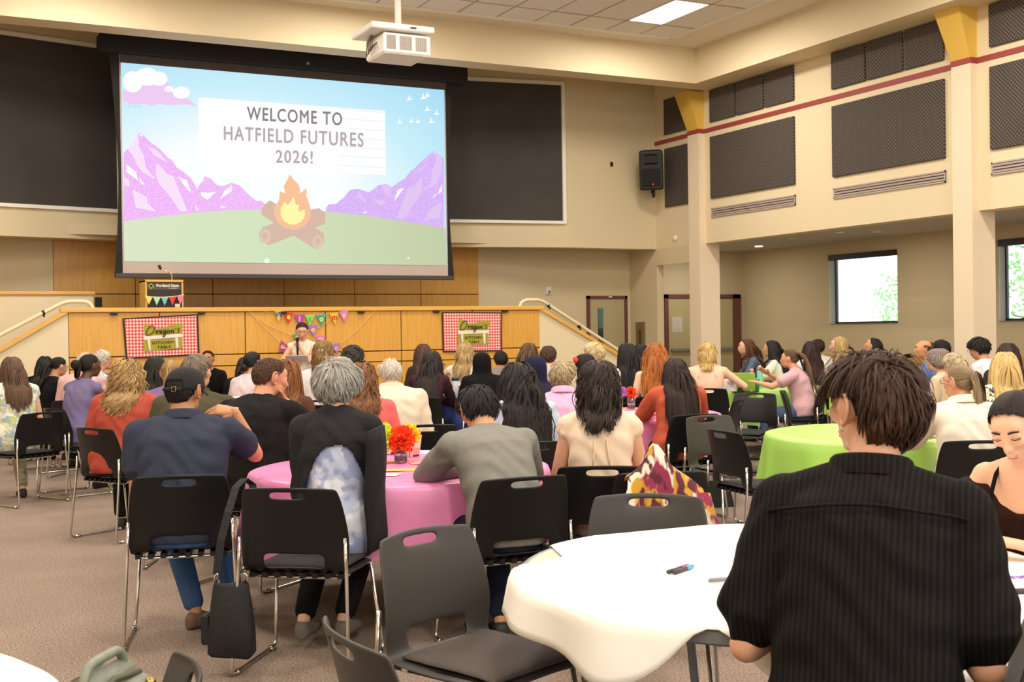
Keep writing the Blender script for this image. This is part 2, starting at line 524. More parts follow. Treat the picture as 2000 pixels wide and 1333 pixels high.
# double doors at the end of the aisle
dd = empty('door_1', (0, YA, 0), 0, 'tan double doors with push bars behind the column', None, None, 'structure')
x0d, x1d = 13.26, 15.1
MB().box(x0d, x0d + 0.09, -0.06, 0, 0, 2.14).box(x1d - 0.19, x1d, -0.06, 0, 0, 2.14).box(x0d, x1d, -0.06, 0, 2.06, 2.14).build('door_frame', M_DFRAME, dd)
for k, (a, b) in enumerate(((x0d + 0.09, 14.1), (14.1, x1d - 0.19))):
    lf = MB().cbox(a + 0.005, b - 0.005, -0.045, -0.005, 0.01, 2.055, 0.005).build('door_leaf', M_DOOR, dd)
    MB().cbox(a + 0.05, b - 0.04, -0.1, -0.075, 1.02, 1.08, 0.008).box(a + 0.05, a + 0.1, -0.08, -0.045, 1.03, 1.07).box(b - 0.1, b - 0.05, -0.08, -0.045, 1.03, 1.07).build('push_bar', M_GREYMETAL, lf)
p = at(1320, 635, Y=YA)
MB().box(p[0] - 0.12, p[0] + 0.12, YA - 0.049, YA - 0.046, 1.40, 1.70).build('paper_notice', mat('notice_paper', 'c9c2b4', 0.8), label='white paper notice taped on the tan double doors', cat='notice')

# wall stubs and the recess at the front right
YD = 18.8
MB().box(XR, 12.19, 17.9, YA, 0, ZS + 0.1).build('wall_return', M_WALL2, label='tan return wall with the extinguisher cabinet', **ST)
MB().box(8.9, XR, YD, YD + 0.2, 0, 3.0).build('wall_front', M_WALL2, label='tan wall with the single door beside the stage', **ST)
MB().box(-3, 2.03, YD, YD + 0.2, 0, 3.0).build('wall_front_left', M_WALL2, label='tan wall behind the left stage stairs', **ST)
d2 = empty('door_2', (0, YD, 0), 0, 'tan single door with narrow window and maroon frame', None, None, 'structure')
a, b = at(1145, 600, Y=YD)[0], at(1223, 600, Y=YD)[0]
MB().box(a, a + 0.055, -0.05, 0, 0, 2.09).box(b - 0.055, b, -0.05, 0, 0, 2.09).box(a, b, -0.05, 0, 2.035, 2.09).build('door_frame', M_DFRAME, d2)
lf = MB().cbox(a + 0.06, b - 0.06, -0.03, -0.002, 0.01, 2.03, 0.004).build('door_leaf', M_DOOR, d2)
wx0, wx1 = at(1166, 630, Y=YD)[0], at(1176, 630, Y=YD)[0]
MB().box(wx0, wx1, -0.035, -0.028, 1.1, 1.86).build('pane', mat('door_glass', '1d2624', 0.1), lf)
MB().box(wx0 + .01, wx1, -0.04, -0.035, 1.5, 1.86).build('pane', mat('door_glass_teal', '3f6b62', 0.2), lf)
MB().box(a + 0.45, a + 0.52, -0.055, -0.045, 2.06, 2.08).build('sensor', M_WHITE, d2)
ec = empty('extinguisher_cabinet', (XR, 18.43, 0), 0, 'brown metal extinguisher cabinet on the return wall by the single door', 'cabinet')
MB().cbox(-0.03, 0, -0.13, 0.14, 0.75, 1.6, 0.006).build('cabinet_box', mat('cabinet_bronze', '8d7752', 0.4, 0.3), ec)
MB().cbox(-0.036, -0.028, -0.03, 0.03, 0.8, 1.47, 0.01).build('glass_slot', mat('cabinet_glass', '3a3226', 0.2), ec)

# upper front wall: a shallow three-sided wall holding two dark boards
UP_ = [(-1.5, 17.3), (2.9, 18.32), (7.9, 18.32), (10.25, 17.9), (XR, 17.9)]
uw = MB()
for (xa, ya), (xb, yb) in zip(UP_[:-1], UP_[1:]):
    uw.prism([(xa, ya), (xb, yb), (xb, yb + 0.35), (xa, ya + 0.35)], 2, ZS, 6.4)
uw.build('wall_front_upper', M_WALL2, label='tan upper wall behind the projection screen', **ST)
MB().box(-3, XR, 18.15, YD + 0.2, 2.95, 3.1).build('ceiling_recess', M_WALL2, label='tan soffit above the stage back wall', **ST)
def wall_y(x):
    for (xa, ya), (xb, yb) in zip(UP_[:-1], UP_[1:]):
        if xa <= x <= xb: return ya + (yb - ya) * (x - xa) / (xb - xa)
def board(x0, x1, z0, z1, lab):
    b_ = empty('wall_board', (0, 0, 0), 0, lab, 'board', 'large dark boards on the front wall')
    y0, y1 = wall_y(x0), wall_y(x1)
    def slab(xa, xb, za, zb, t):
        ya, yb = y0 + (y1 - y0) * (xa - x0) / (x1 - x0), y0 + (y1 - y0) * (xb - x0) / (x1 - x0)
        return [(xa, ya), (xb, yb), (xb, yb - t), (xa, ya - t)], za, zb
    def put(m, *a):
        q, za, zb = slab(*a); m.prism(q, 2, za, zb)
    m = MB(); put(m, x0, x1, z0, z1, 0.015); m.build('board_panel', M_BOARD, b_)
    m = MB()
    put(m, x0, x1, z0 - 0.05, z0, 0.05); put(m, x0, x1, z1, z1 + 0.06, 0.04); put(m, x0 - 0.04, x0, z0 - 0.05, z1 + 0.06, 0.03); put(m, x1, x1 + 0.06, z0 - 0.05, z1 + 0.06, 0.04)
    m.build('board_frame', M_TRIM, b_)
board(-1.2, 2.88, 3.34, 5.66, 'dark grey wall board left of the projection screen')
board(7.75, 10.14, 3.34, 5.66, 'dark grey wall board with pale frame right of the projection screen')
MB().box(XR - 0.01, XR, 16.9, 17.9, 2.6, 2.9).build('trim_4', M_WALL2, label='tan patch under the gallery corner', **ST)

# rest of the shell, outside the picture
MB().box(-6.6, -6.4, -7, 18.8, 0, 6.3).build('wall_left', M_WALL, label='cream left wall outside the picture', **ST)
_wb = MB().box(-6.6, 15.6, -7.3, -7.1, 0, 0.9).box(-6.6, 15.6, -7.3, -7.1, 4.3, 6.3)
_ex = [-6.6, -5.1, -1.7, -1.1, 2.3, 2.9, 6.3, 6.9, 10.3, 15.6]
for _k in range(0, 10, 2):
    _wb.box(_ex[_k], _ex[_k + 1], -7.3, -7.1, 0.9, 4.3)
for _k in range(1, 9, 2):
    _wf = MB().box(_ex[_k], _ex[_k] + 0.06, -7.2, -7.12, 0.9, 4.3).box(_ex[_k + 1] - 0.06, _ex[_k + 1], -7.2, -7.12, 0.9, 4.3).box(_ex[_k], _ex[_k + 1], -7.2, -7.12, 2.5, 2.56)
    _wf.build('window_%d' % (6 + _k // 2), M_WFR, label='tall hall window behind the camera', **ST)
_wb.build('wall_back', M_WALL, label='cream back wall outside the picture', **ST)
MB().box(-6.5, -1.5, 17.3, 17.5, 0, 6.4).build('wall_front_far_left', M_WALL2, label='tan front wall left of the stage stairs', **ST)

MB().box(-6.6, 12.3, -7.3, 19.0, 6.28, 6.4).build('ceiling_slab', M_CEIL, label='slab above the hall ceiling', **ST)

# small wall fittings
p = at(1319, 466, X=XR)
MB().lathe([(0.055, 0), (0.05, 0.02), (0.02, 0.028)], (0, 0, 0), 16).xf(Matrix.Translation(p) @ Matrix.Rotation(R(-90), 4, 'Y')).build('wall_sensor', M_WHITE, smooth=True, label='round white sensor high on the corner wall', cat='sensor')
p = at(1070, 568, Y=YD)
t = MB().cbox(p[0] - 0.05, p[0] + 0.05, YD - 0.04, YD, p[2] - 0.07, p[2] + 0.07, 0.01).build('thermostat', M_WHITE, label='small white thermostat on the tan wall left of the single door', cat='thermostat')
MB().cbox(p[0] - 0.02, p[0] + 0.03, YD - 0.052, YD - 0.038, p[2] - 0.05, p[2] + 0.0, 0.005).build('dial', M_GREYMETAL, t)
p = at(1194, 321, Y=17.9)
MB().cbox(p[0] - 0.025, p[0] + 0.025, 17.88, 17.9, p[2] - 0.04, p[2] + 0.04, 0.006).build('wall_outlet', M_BLACK, label='tiny black outlet on the tan upper wall right of the board', cat='outlet')
# ---------------------------------------------------------------- stage
YS = 16.3
sx = [1.93 + 1.1433 * i for i in range(7)]
st = empty('stage', (0, 0, 0), 0, 'honey maple panelled stage front with a wood cap', 'stage')
MB().box(1.94, 8.78, YS + 0.012, YS + 0.12, 0, 1.8).build('stage_core', mat('joint_dark', '3a2412', 0.8), st)
MB().box(1.93, 8.79, YS + 0.12, 18.8, 1.0, 1.1).build('stage_floor', mat('stage_floor_wood', '8a6a45', 0.5), st)
for i in range(6):
    a, b = sx[i] + 0.007, sx[i + 1] - 0.007
    MB().cbox(a, b, YS - 0.008, YS + 0.014, 1.218, 1.785, 0.003).build('panel', M_WOOD, st)
    MB().cbox(a, b, YS - 0.008, YS + 0.014, 1.062, 1.203, 0.003).build('panel', M_WOOD, st)
    dr = MB().cbox(a, b, YS - 0.008, YS + 0.014, 0.40, 1.047, 0.003).build('door', M_WOOD, st)
    MB().cbox(a + 0.42, a + 0.68, YS - 0.03, YS - 0.008, 0.985, 1.01, 0.006).build('pull', M_GREYMETAL, dr)
    MB().cbox(a, b, YS + 0.0, YS + 0.014, 0.02, 0.385, 0.003).build('toe_panel', M_BLACK, st)
MB().cbox(1.84, 8.86, YS - 0.04, YS + 0.16, 1.79, 1.85, 0.008).build('cap', M_WOODCAP, st)
for px in (223, 394, 554, 706, 853, 987):
    p = at(px, 604, Y=YS - 0.05)
    MB().cbox(p[0] - 0.045, p[0] + 0.045, YS - 0.06, YS - 0.008, 1.755, 1.79, 0.008).build('lamp_clip', M_BLACK, st)

# back wall of the stage, wood panels
wbk = MB().box(2.03, 8.95, YD, YD + 0.2, 0, 3.0).build('wall_stage_back', mat('joint_dark', '3a2412', 0.8), label='maple panelled wall at the back of the stage', **ST)
xs = [2.03] + [at(px, 560, Y=YD)[0] for px in (264, 415, 554, 692, 821)] + [8.95]
zj = at(500, 575, Y=YD)[2]
for a, b in zip(xs[:-1], xs[1:]):
    MB().cbox(a + 0.006, b - 0.006, YD - 0.02, YD, zj + 0.007, 2.98, 0.003).build('panel', M_WOODB, wbk)
    MB().cbox(a + 0.006, b - 0.006, YD - 0.02, YD, 1.1, zj - 0.007, 0.003).build('panel', M_WOODB, wbk)
p = at(192, 590, Y=YD - 0.02)
o_ = MB().cbox(p[0] - 0.05, p[0] + 0.05, YD - 0.04, YD - 0.02, p[2] - 0.07, p[2] + 0.07, 0.008).build('socket_box', M_BLACK, label='small black socket box on the maple back wall left of lectern', cat='socket')

# stair side walls with sloping wood caps
def stair_wall(name, pts, lab, y=YS):
    s = empty(name, (0, 0, 0), 0, lab, 'stair wall')
    x = [q[0] for q in pts]
    poly = [(x[0], 0)] + [(a, z - 0.05) for a, z in pts] + [(x[-1], 0)]
    MB().prism(poly, 1, y, y + 0.12).build('side_wall', M_WALL, s)
    cap = MB()
    for (xa, za), (xb, zb) in zip(pts[:-1], pts[1:]):
        cap.prism([(xa, za - 0.06), (xb, zb - 0.06), (xb, zb), (xa, za)], 1, y - 0.035, y + 0.155)
    cap.build('cap', M_WOODCAP, s)
    return s
pL = at(0, 679, Y=YS); pR = at(1205, 690, Y=YS)
slL = (1.85 - pL[2]) / (1.93 - pL[0]); slR = (1.84 - pR[2]) / (pR[0] - 8.79)
sl = stair_wall('stage_stairs', [(1.93 - 1.75 / slL, 0.1), (1.93, 1.85)], 'cream stair side wall descending left of the stage with sloping maple cap')
sr = stair_wall('stage_stairs', [(8.79, 1.85), (8.79 + 1.75 / slR, 0.1)], 'cream stair side wall descending right of the stage with sloping maple cap')
for s_, x0, d_, sl_ in ((sl, 1.93, -1, slL), (sr, 8.79, 1, slR)):
    for k in range(6):
        xa, xb = x0 + d_ * k * 0.3, x0 + d_ * (k + 1) * 0.3
        MB().box(min(xa, xb), max(xa, xb), YS + 0.13, 17.5, 0, max(0.15, 1.1 - 0.17 * (k + 1))).build('step', mat('stair_tread', '7d6a5c', 0.9), s_)
gw = empty('guard_wall', (0, 0, 0), 0, 'cream low guard wall with maple cap behind the left stairs', 'guard wall')
MB().box(-1.5, 2.41, 17.52, 17.62, 0, 2.06).build('side_wall', M_WALL, gw)
MB().cbox(-1.5, 2.43, 17.49, 17.65, 2.06, 2.11, 0.006).build('cap', M_WOODCAP, gw)
def rail(pts, brk, lab):
    r_ = empty('handrail', (0, 0, 0), 0, lab, 'handrail')
    P = [at(x, y, Y=YS + 0.2) for x, y in pts]
    Q = [P[0]]
    for a, b, c in zip(P[:-2], P[1:-1], P[2:]):
        for t in (0.0, 0.25, 0.5, 0.75, 1.0):
            u, v = b + (a - b) * min(0.35, 0.09 / np.linalg.norm(a - b)), b + (c - b) * min(0.35, 0.09 / np.linalg.norm(c - b))
            Q.append((1 - t) ** 2 * u + 2 * t * (1 - t) * b + t * t * v)
    Q.append(P[-1])
    MB().tube(Q, 0.027, 10).build('rail', mat('rail_cream', 'e6d9b8', 0.35), r_, smooth=True)
    for x, y in brk:
        q = at(x, y, Y=YS + 0.2)
        MB().tube([q, q + np.array([0, -0.03, -0.04]), q + np.array([0, -0.06, -0.05])], 0.014, 8).ell(q, (0.032, 0.032, 0.032), 10, 6).build('bracket', M_BLACK, r_, smooth=True)
rail([(-160, 747), (0, 655), (128, 589), (170, 589), (181, 600), (183, 618)], [(85, 611)], 'cream tube handrail along the left stage stairs')
rail([(1014, 612), (1016, 593), (1026, 586), (1056, 586), (1210, 686), (1330, 770)], [(1071, 597), (1131, 638)], 'cream tube handrail along the right stage stairs')

# ---------------------------------------------------------------- projection screen with the slide
YSC = 16.9
scr = empty('projection_screen', (0, 0, 0), 0, 'large black framed projection screen lowered over the stage', 'screen')
M_SCRBLK = mat('screen_black_border', '171416', 0.8)
c0, c1 = at(192, 68, Y=YSC), at(907, 150, Y=YSC)
MB().cbox(c0[0], c1[0], YSC - 0.12, YSC + 0.18, 5.305, 5.55, 0.01).build('screen_case', M_SCRBLK, scr)
MB().box(c0[0] + 0.5, c0[0] + 0.54, YSC, YSC + 0.04, 5.5, 6.285).box(c1[0] - 0.54, c1[0] - 0.5, YSC, YSC + 0.04, 5.5, 6.285).build('hanger', M_GREYMETAL, scr)
MB().cbox(c0[0] + 2.85, c0[0] + 2.89, YSC - 0.125, YSC - 0.12, 5.36, 5.40, 0.004).build('case_label', M_GREYMETAL, scr)
XL, XRs, ZT, ZB_ = 2.735, 7.515, 5.20, 2.495
n = 24
V = []; F = []
for i in range(n + 1):
    z = 5.36 + (2.28 - 5.36) * i / n
    t = (i / n)
    w = 0.055 + 0.10 * max(0, 1 - t / 0.55) ** 1.5 + 0.075 * max(0, (t - 0.5) / 0.5) ** 2
    V += [(XL - w, YSC + 0.012, z), (XRs + w, YSC + 0.012, z)]
for i in range(n):
    F.append((2 * i, 2 * i + 1, 2 * i + 3, 2 * i + 2))
k_ = len(V)
V += [(x, y + 0.01, z) for x, y, z in V]
F += [(a + k_, d + k_, c + k_, b + k_) for a, b, c, d in F]
MB().add(V, F).build('screen_border', M_SCRBLK, scr)
MB().box(XL - 0.02, XRs + 0.02, YSC + 0.006, YSC + 0.012, 2.33, 5.335).build('screen_cloth', mat('screen_cloth', 'b9aaa4', 0.8), scr)
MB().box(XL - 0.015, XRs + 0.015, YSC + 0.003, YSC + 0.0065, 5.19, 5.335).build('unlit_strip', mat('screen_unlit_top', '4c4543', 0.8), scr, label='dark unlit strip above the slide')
MB().cbox(2.62, 7.63, YSC - 0.01, YSC + 0.03, 2.27, 2.335, 0.008).build('bottom_bar', mat('screen_bar', '3f3a3b', 0.5), scr)

# slide artwork: flat coloured shapes that give off light, each a thin layer on the cloth
def slide_poly(name, pts, m, layer, mirror=None):
    """pts in frame pixels measured on the photograph, taken onto the plane of the screen"""
    V = [at(x, y, Y=YSC) for x, y in pts]
    y = YSC + 0.004 - 0.0012 * layer
    V = [(min(max(v[0], XL), XRs), y, min(max(v[2], ZB_), ZT)) for v in V]
    return MB().add(V, [tuple(range(len(V)))]).build(name, m, slide)
def tri_poly(name, pts, m, layer):
    o = slide_poly(name, pts, m, layer)
    import bmesh
    b = bmesh.new(); b.from_mesh(o.data)
    bmesh.ops.triangulate(b, faces=b.faces[:], ngon_method='EAR_CLIP'); b.to_mesh(o.data); b.free()
    return o
slide = scr
# sky: brightness falls off from the hot centre of the projection
M_SKY = bpy.data.materials.new('slide_sky'); M_SKY.use_nodes = True
_nt = M_SKY.node_tree; _nt.nodes.remove(_nt.nodes['Principled BSDF'])
_e = _nt.nodes.new('ShaderNodeEmission'); _tc = _nt.nodes.new('ShaderNodeTexCoord'); _mp = _nt.nodes.new('ShaderNodeMapping')
_g = _nt.nodes.new('ShaderNodeTexGradient'); _g.gradient_type = 'SPHERICAL'; _r = _nt.nodes.new('ShaderNodeValToRGB')
_mp.inputs['Location'].default_value = (-4.5 / 4.6, -YSC / 4.6, -3.6 / 2.3); _mp.inputs['Scale'].default_value = (1 / 4.6, 1 / 4.6, 1 / 2.3)
_r.color_ramp.elements[0].position = 0.02; _r.color_ramp.elements[1].position = 0.72
_r.color_ramp.elements[0].color = (*lin('a4dbf6'), 1); _r.color_ramp.elements[1].color = (*lin('fbffff'), 1)
_x = _r.color_ramp.elements.new(0.42); _x.color = (*lin('cdf1fc'), 1)
_nt.links.new(_tc.outputs['Object'], _mp.inputs[0]); _nt.links.new(_mp.outputs[0], _g.inputs[0]); _nt.links.new(_g.outputs['Fac'], _r.inputs[0])
_nt.links.new(_r.outputs[0], _e.inputs[0]); _nt.links.new(_e.outputs[0], _nt.nodes['Material Output'].inputs[0])
MB().add([(XL, YSC + 0.004, ZB_), (XRs, YSC + 0.004, ZB_), (XRs, YSC + 0.004, ZT), (XL, YSC + 0.004, ZT)], [(0, 1, 2, 3)]).build('slide_sky', M_SKY, slide)

def speck(name, c1, c2, s=70):
    """printed speckle of the mountain art"""
    if name in MATS: return MATS[name]
    m = glow(name, c1); nt = m.node_tree
    tc = nt.nodes.new('ShaderNodeTexCoord'); nz = nt.nodes.new('ShaderNodeTexNoise'); nz.inputs['Scale'].default_value = s
    r = nt.nodes.new('ShaderNodeValToRGB'); r.color_ramp.elements[0].position, r.color_ramp.elements[1].position = 0.5, 0.72
    r.color_ramp.elements[0].color, r.color_ramp.elements[1].color = (*lin(c1), 1), (*lin(c2), 1)
    nt.links.new(tc.outputs['Object'], nz.inputs[0]); nt.links.new(nz.outputs['Fac'], r.inputs[0])
    nt.links.new(r.outputs[0], nt.nodes['Emission'].inputs[0])
    return m
G_MTL, G_MTR = speck('slide_mountain_left', 'f1b4fa', 'fde4fd'), speck('slide_mountain_right', 'd8b0f8', 'f3dcfc')
G_PALE, G_PALER, G_SNOW = glow('slide_pale_pink', 'fbe4fb'), glow('slide_pale_violet', 'e4c8f4'), glow('slide_white', 'fefefe')
def Z3(pts): return [(230 + x * 330 / 2000, 230 + y * 220 / 1333) for x, y in pts]
def Z5(pts): return [(620 + x * 260 / 1925, 270 + y * 180 / 1333) for x, y in pts]
tri_poly('slide_mountain', Z3([(70, 420), (115, 370), (200, 260), (250, 180), (300, 205), (400, 300), (500, 370), (600, 480), (640, 500), (700, 590), (780, 640), (860, 710), (920, 800), (940, 850), (975, 780), (1015, 740), (1020, 690), (1100, 720), (1180, 800), (1250, 810), (1345, 770), (1440, 800), (1560, 920), (1640, 985), (1700, 985), (1740, 1020), (1740, 1100), (900, 1150), (70, 1280)]), G_MTL, 1)
for k, q in enumerate([[(115, 370), (245, 200), (250, 340), (310, 450), (330, 590), (450, 730), (300, 650), (240, 580), (180, 450)],
          [(455, 540), (490, 560), (590, 670), (665, 700), (730, 880), (830, 1110), (740, 1115), (640, 960), (480, 770), (450, 650)],
          [(350, 340), (480, 400), (590, 530), (440, 450)], [(175, 850), (345, 940), (350, 1010), (460, 1115), (215, 1065)], [(75, 700), (130, 740), (145, 810), (75, 800)]]):
    tri_poly('slide_facet', Z3(q), G_PALE, 2)
for q in ([(105, 550), (215, 640), (245, 750), (100, 640)], [(255, 700), (330, 815), (265, 770)], [(715, 700), (820, 740), (870, 895), (790, 810)], [(980, 880), (1060, 890), (1170, 875), (1060, 970), (990, 930)], [(1210, 965), (1260, 870), (1350, 800), (1350, 870)], [(915, 1030), (960, 1095), (930, 1095)], [(1215, 1045), (1290, 1060), (1230, 1075)], [(255, 195), (295, 205), (275, 230)]):
    tri_poly('slide_facet', Z3(q), G_SNOW, 3)
tri_poly('slide_mountain', Z5([(125, 1070), (125, 1010), (160, 960), (270, 950), (390, 850), (470, 750), (580, 735), (740, 780), (800, 750), (880, 680), (990, 665), (1080, 710), (1200, 620), (1270, 580), (1340, 480), (1400, 440), (1500, 340), (1620, 240), (1690, 180), (1740, 220), (1830, 300), (1830, 1370), (1100, 1290)]), G_MTR, 1)
for q in ([(1700, 185), (1800, 270), (1800, 480), (1720, 660), (1520, 770), (1640, 650), (1660, 480), (1720, 330)], [(1515, 560), (1520, 700), (1480, 830), (1250, 1170), (1150, 1150), (1310, 720), (1400, 690)], [(940, 670), (1080, 710), (1020, 860), (940, 720)],
          [(580, 745), (650, 830), (740, 980), (590, 850)], [(780, 870), (910, 900), (980, 880), (975, 940), (910, 985)], [(1610, 360), (1480, 480), (1390, 530), (1480, 440)], [(1800, 920), (1770, 1150), (1540, 1190), (1650, 1010)]):
    tri_poly('slide_facet', Z5(q), G_PALER, 2)
for q in ([(1255, 715), (1160, 750), (1105, 920)], [(1800, 670), (1740, 810), (1800, 770)], [(1720, 790), (1650, 880), (1710, 830)], [(650, 1075), (735, 1060), (690, 1090)], [(1680, 200), (1700, 215), (1685, 235)]):
    tri_poly('slide_facet', Z5(q), G_SNOW, 3)
# hill
hill = [(240, 432)] + [(240 + t * 630, 432 - 30 * math.sin(math.pi * min(1, t * 1.0)) - 0 + 14 * t) for t in [i / 24 for i in range(1, 25)]] + [(872, 519), (240, 512)]
M_HILL = bpy.data.materials.new('slide_hill'); M_HILL.use_nodes = True
_nt = M_HILL.node_tree; _nt.nodes.remove(_nt.nodes['Principled BSDF']); _e = _nt.nodes.new('ShaderNodeEmission'); _tc = _nt.nodes.new('ShaderNodeTexCoord')
_sp = _nt.nodes.new('ShaderNodeSeparateXYZ'); _mr = _nt.nodes.new('ShaderNodeMapRange'); _mr.inputs[1].default_value, _mr.inputs[2].default_value = XL, XRs
_r = _nt.nodes.new('ShaderNodeValToRGB'); _r.color_ramp.elements[0].color = (*lin('dce8c8'), 1); _r.color_ramp.elements[1].color = (*lin('c6cfa8'), 1)
_x = _r.color_ramp.elements.new(0.4); _x.color = (*lin('d4e6bf'), 1)
_nt.links.new(_tc.outputs['Object'], _sp.inputs[0]); _nt.links.new(_sp.outputs[0], _mr.inputs[0]); _nt.links.new(_mr.outputs[0], _r.inputs[0]); _nt.links.new(_r.outputs[0], _e.inputs[0]); _nt.links.new(_e.outputs[0], _nt.nodes['Material Output'].inputs[0])
tri_poly('slide_hill', hill, M_HILL, 4)
# cloud
G_CP = glow('slide_cloud_pink', 'f0cdf5')
tri_poly('slide_cloud', [(240, 178), (262, 170), (285, 160), (300, 168), (325, 160), (345, 175), (362, 190), (385, 207), (360, 204), (330, 206), (312, 203), (298, 207), (280, 203), (262, 205), (240, 198)], G_CP, 5)
for cx, cy, rx, ry in ((259, 160, 20, 21), (287, 150, 23, 18), (311, 154, 16, 14), (330, 174, 9, 6), (354, 181, 17, 12)):
    tri_poly('slide_cloud', [(max(240, cx + rx * math.cos(t)), cy + ry * math.sin(t)) for t in np.linspace(0, 2 * math.pi, 18)[:-1]], G_SNOW, 6)
# paper card with the words
def Z1(x, y): return (200 + x * 700 / 1866, 60 + y * 500 / 1333)
tri_poly('slide_card', [Z1(500, 347), Z1(1472, 418), Z1(1475, 752), Z1(500, 722)], G_SNOW, 5)
for k in range(7):
    y0 = 350 + k * 52; y1 = 424 + k * 48
    tri_poly('slide_card_line', [Z1(1230, y0 + (y1 - y0) * .75), Z1(1470, y1), Z1(1470, y1 + 4), Z1(1230, y0 + (y1 - y0) * .75 + 3)], glow('slide_line', 'e9f0f4'), 6)
G_TXT = [glow('slide_ink_a', '8b8288'), glow('slide_ink_b', 'b7abae'), glow('slide_ink_c', 'bbacac')]
for s_, (xa, xb, yc0, yc1, hh), m in (('WELCOME TO', (752, 1248, 430, 461, 70), G_TXT[0]), ('HATFIELD FUTURES', (632, 1360, 533, 570, 74), G_TXT[1]), ('2026!', (902, 1095, 655, 660, 68), G_TXT[2])):
    V, F = text_mesh(s_, 1.0, bold=0.0, space=1.16)
    k_ = len(V); OFF = [(0, 0), (0.019, 0), (-0.019, 0), (0, 0.015), (0, -0.015), (0.012, 0.010), (-0.012, -0.010)]
    F = [tuple(i + k_ * q for i in f) for q in range(len(OFF)) for f in F]
    V = np.concatenate([V + np.array([ox, oz, 0]) for ox, oz in OFF])
    lo, hi = V.min(0), V.max(0)
    P = []
    for v in V:
        u, w_ = (v[0] - lo[0]) / (hi[0] - lo[0]), (v[1] - lo[1]) / (hi[1] - lo[1])
        x, y = Z1(xa + u * (xb - xa), yc0 + (yc1 - yc0) * u + (0.5 - w_) * hh)
        q = at(x, y, Y=YSC); P.append((q[0], YSC - 0.0045, q[2]))
    MB().add(P, F).build('slide_words', m, slide, label='grey capital letters reading %s' % s_)
V, F = text_mesh('Freeze', 1.0)
lo, hi = V.min(0), V.max(0)
MB().add([(lambda q: (q[0], YSC - 0.004, q[2]))(at(251 + 25 * (v[0] - lo[0]) / (hi[0] - lo[0]), 211 - 7 * (v[1] - lo[1]) / (hi[1] - lo[1]), Y=YSC)) for v in V], F).build('slide_words', glow('slide_faint', 'c4d6cc'), slide, label='tiny faint word at the left edge of the slide')
# camp fire
def Z4(pts): return [(480 + x * 200 / 1481, 320 + y * 180 / 1333) for x, y in pts]
G_LOG, G_LOG2 = glow('slide_log', 'dabbaa'), glow('slide_log_end', 'e4c6b6')
G_FL, G_YE = glow('slide_flame', 'fbc59c'), glow('slide_flame_core', 'fdfaac')
tri_poly('slide_log', Z4([(270, 590), (350, 530), (430, 580), (1130, 1010), (1130, 1150), (1040, 1240), (960, 1210), (230, 740), (225, 660)]), G_LOG, 6)
tri_poly('slide_log', Z4([(240, 920), (940, 660), (1060, 645), (1150, 710), (1150, 870), (330, 1180), (210, 1120), (190, 1010)]), G_LOG, 5)
tri_poly('slide_log_end', Z4([(280 + 80 * math.cos(t), 1050 + 105 * math.sin(t)) for t in np.linspace(0, 6.283, 20)[:-1]]), G_LOG2, 7)
tri_poly('slide_log_end', Z4([(1040 + 78 * math.cos(t), 1130 + 98 * math.sin(t)) for t in np.linspace(0, 6.283, 20)[:-1]]), G_LOG2, 7)
for (cx, cy) in ((280, 1050), (1040, 1130)):
    tri_poly('slide_log_ring', Z4([(cx + 36 * math.cos(t), cy + 50 * math.sin(t)) for t in np.linspace(0, 6.283, 16)[:-1]]), G_LOG, 8)
tri_poly('slide_flame', Z4([(635, 155), (690, 230), (760, 300), (780, 360), (785, 430), (880, 355), (875, 470), (930, 620), (940, 720), (920, 810), (850, 900), (760, 945), (670, 955), (560, 930), (460, 850), (410, 740), (410, 640), (480, 520), (490, 400), (575, 430), (545, 330), (590, 250)]), G_FL, 8)
tri_poly('slide_flame', Z4([(675, 478), (710, 520), (720, 600), (770, 590), (760, 700), (850, 660), (855, 760), (800, 840), (720, 880), (640, 880), (550, 830), (500, 740), (510, 630), (560, 550), (600, 600), (660, 540)]), G_YE, 9)
for x, y, r in ((521, 510, 5), (797, 505, 2)):
    tri_poly('slide_dot', [(x + r * math.cos(t), y + r * math.sin(t)) for t in np.linspace(0, 6.283, 12)[:-1]], G_SNOW, 7)
# birds
for x, y, s_ in ((799, 192, 9), (826, 190, 9), (834, 186, 8), (834, 213, 8), (852, 221, 8), (780, 238, 8), (803, 236, 7), (816, 237, 7), (842, 237, 8)):
    tri_poly('slide_bird', [(x - s_ * .7, y + s_ * .45), (x - s_ * .2, y), (x + s_ * .05, y - s_), (x + s_ * .25, y), (x + s_ * .9, y + s_ * .15), (x + s_ * .3, y + s_ * .45)], G_SNOW, 6)

# ---------------------------------------------------------------- projector on its ceiling pole
PX, PY, PZ = 4.93, 12.3, 4.50
pj = empty('projector', (PX, PY, PZ), 0, 'white ceiling projector hanging from a white pole', 'projector')
M_PROJ = mat('projector_white', 'fbf7f1', 0.45)
MB().tube([(0.0, 0, 0.28), (0.0, 0, 1.5)], 0.035, 12).build('pole', M_PROJ, pj, smooth=True)
MB().cbox(-0.42, 0.30, -0.30, 0.34, 0.215, 0.285, 0.012).build('mount_plate', M_PROJ, pj)
body = MB().cbox(-0.27, 0.27, -0.25, 0.28, -0.03, 0.195, 0.02).build('projector_body', M_PROJ, pj)
for (a, b) in ((-0.235, -0.115), (-0.085, 0.06), (0.1, 0.235)):
    n_ = int((b - a) / 0.012)
    g = MB()
    for i in range(n_):
        g.box(a + i * 0.012, a + i * 0.012 + 0.006, -0.256, -0.248, 0.015, 0.165)
    g.build('vent', mat('projector_vent', 'a99c94', 0.6), body)
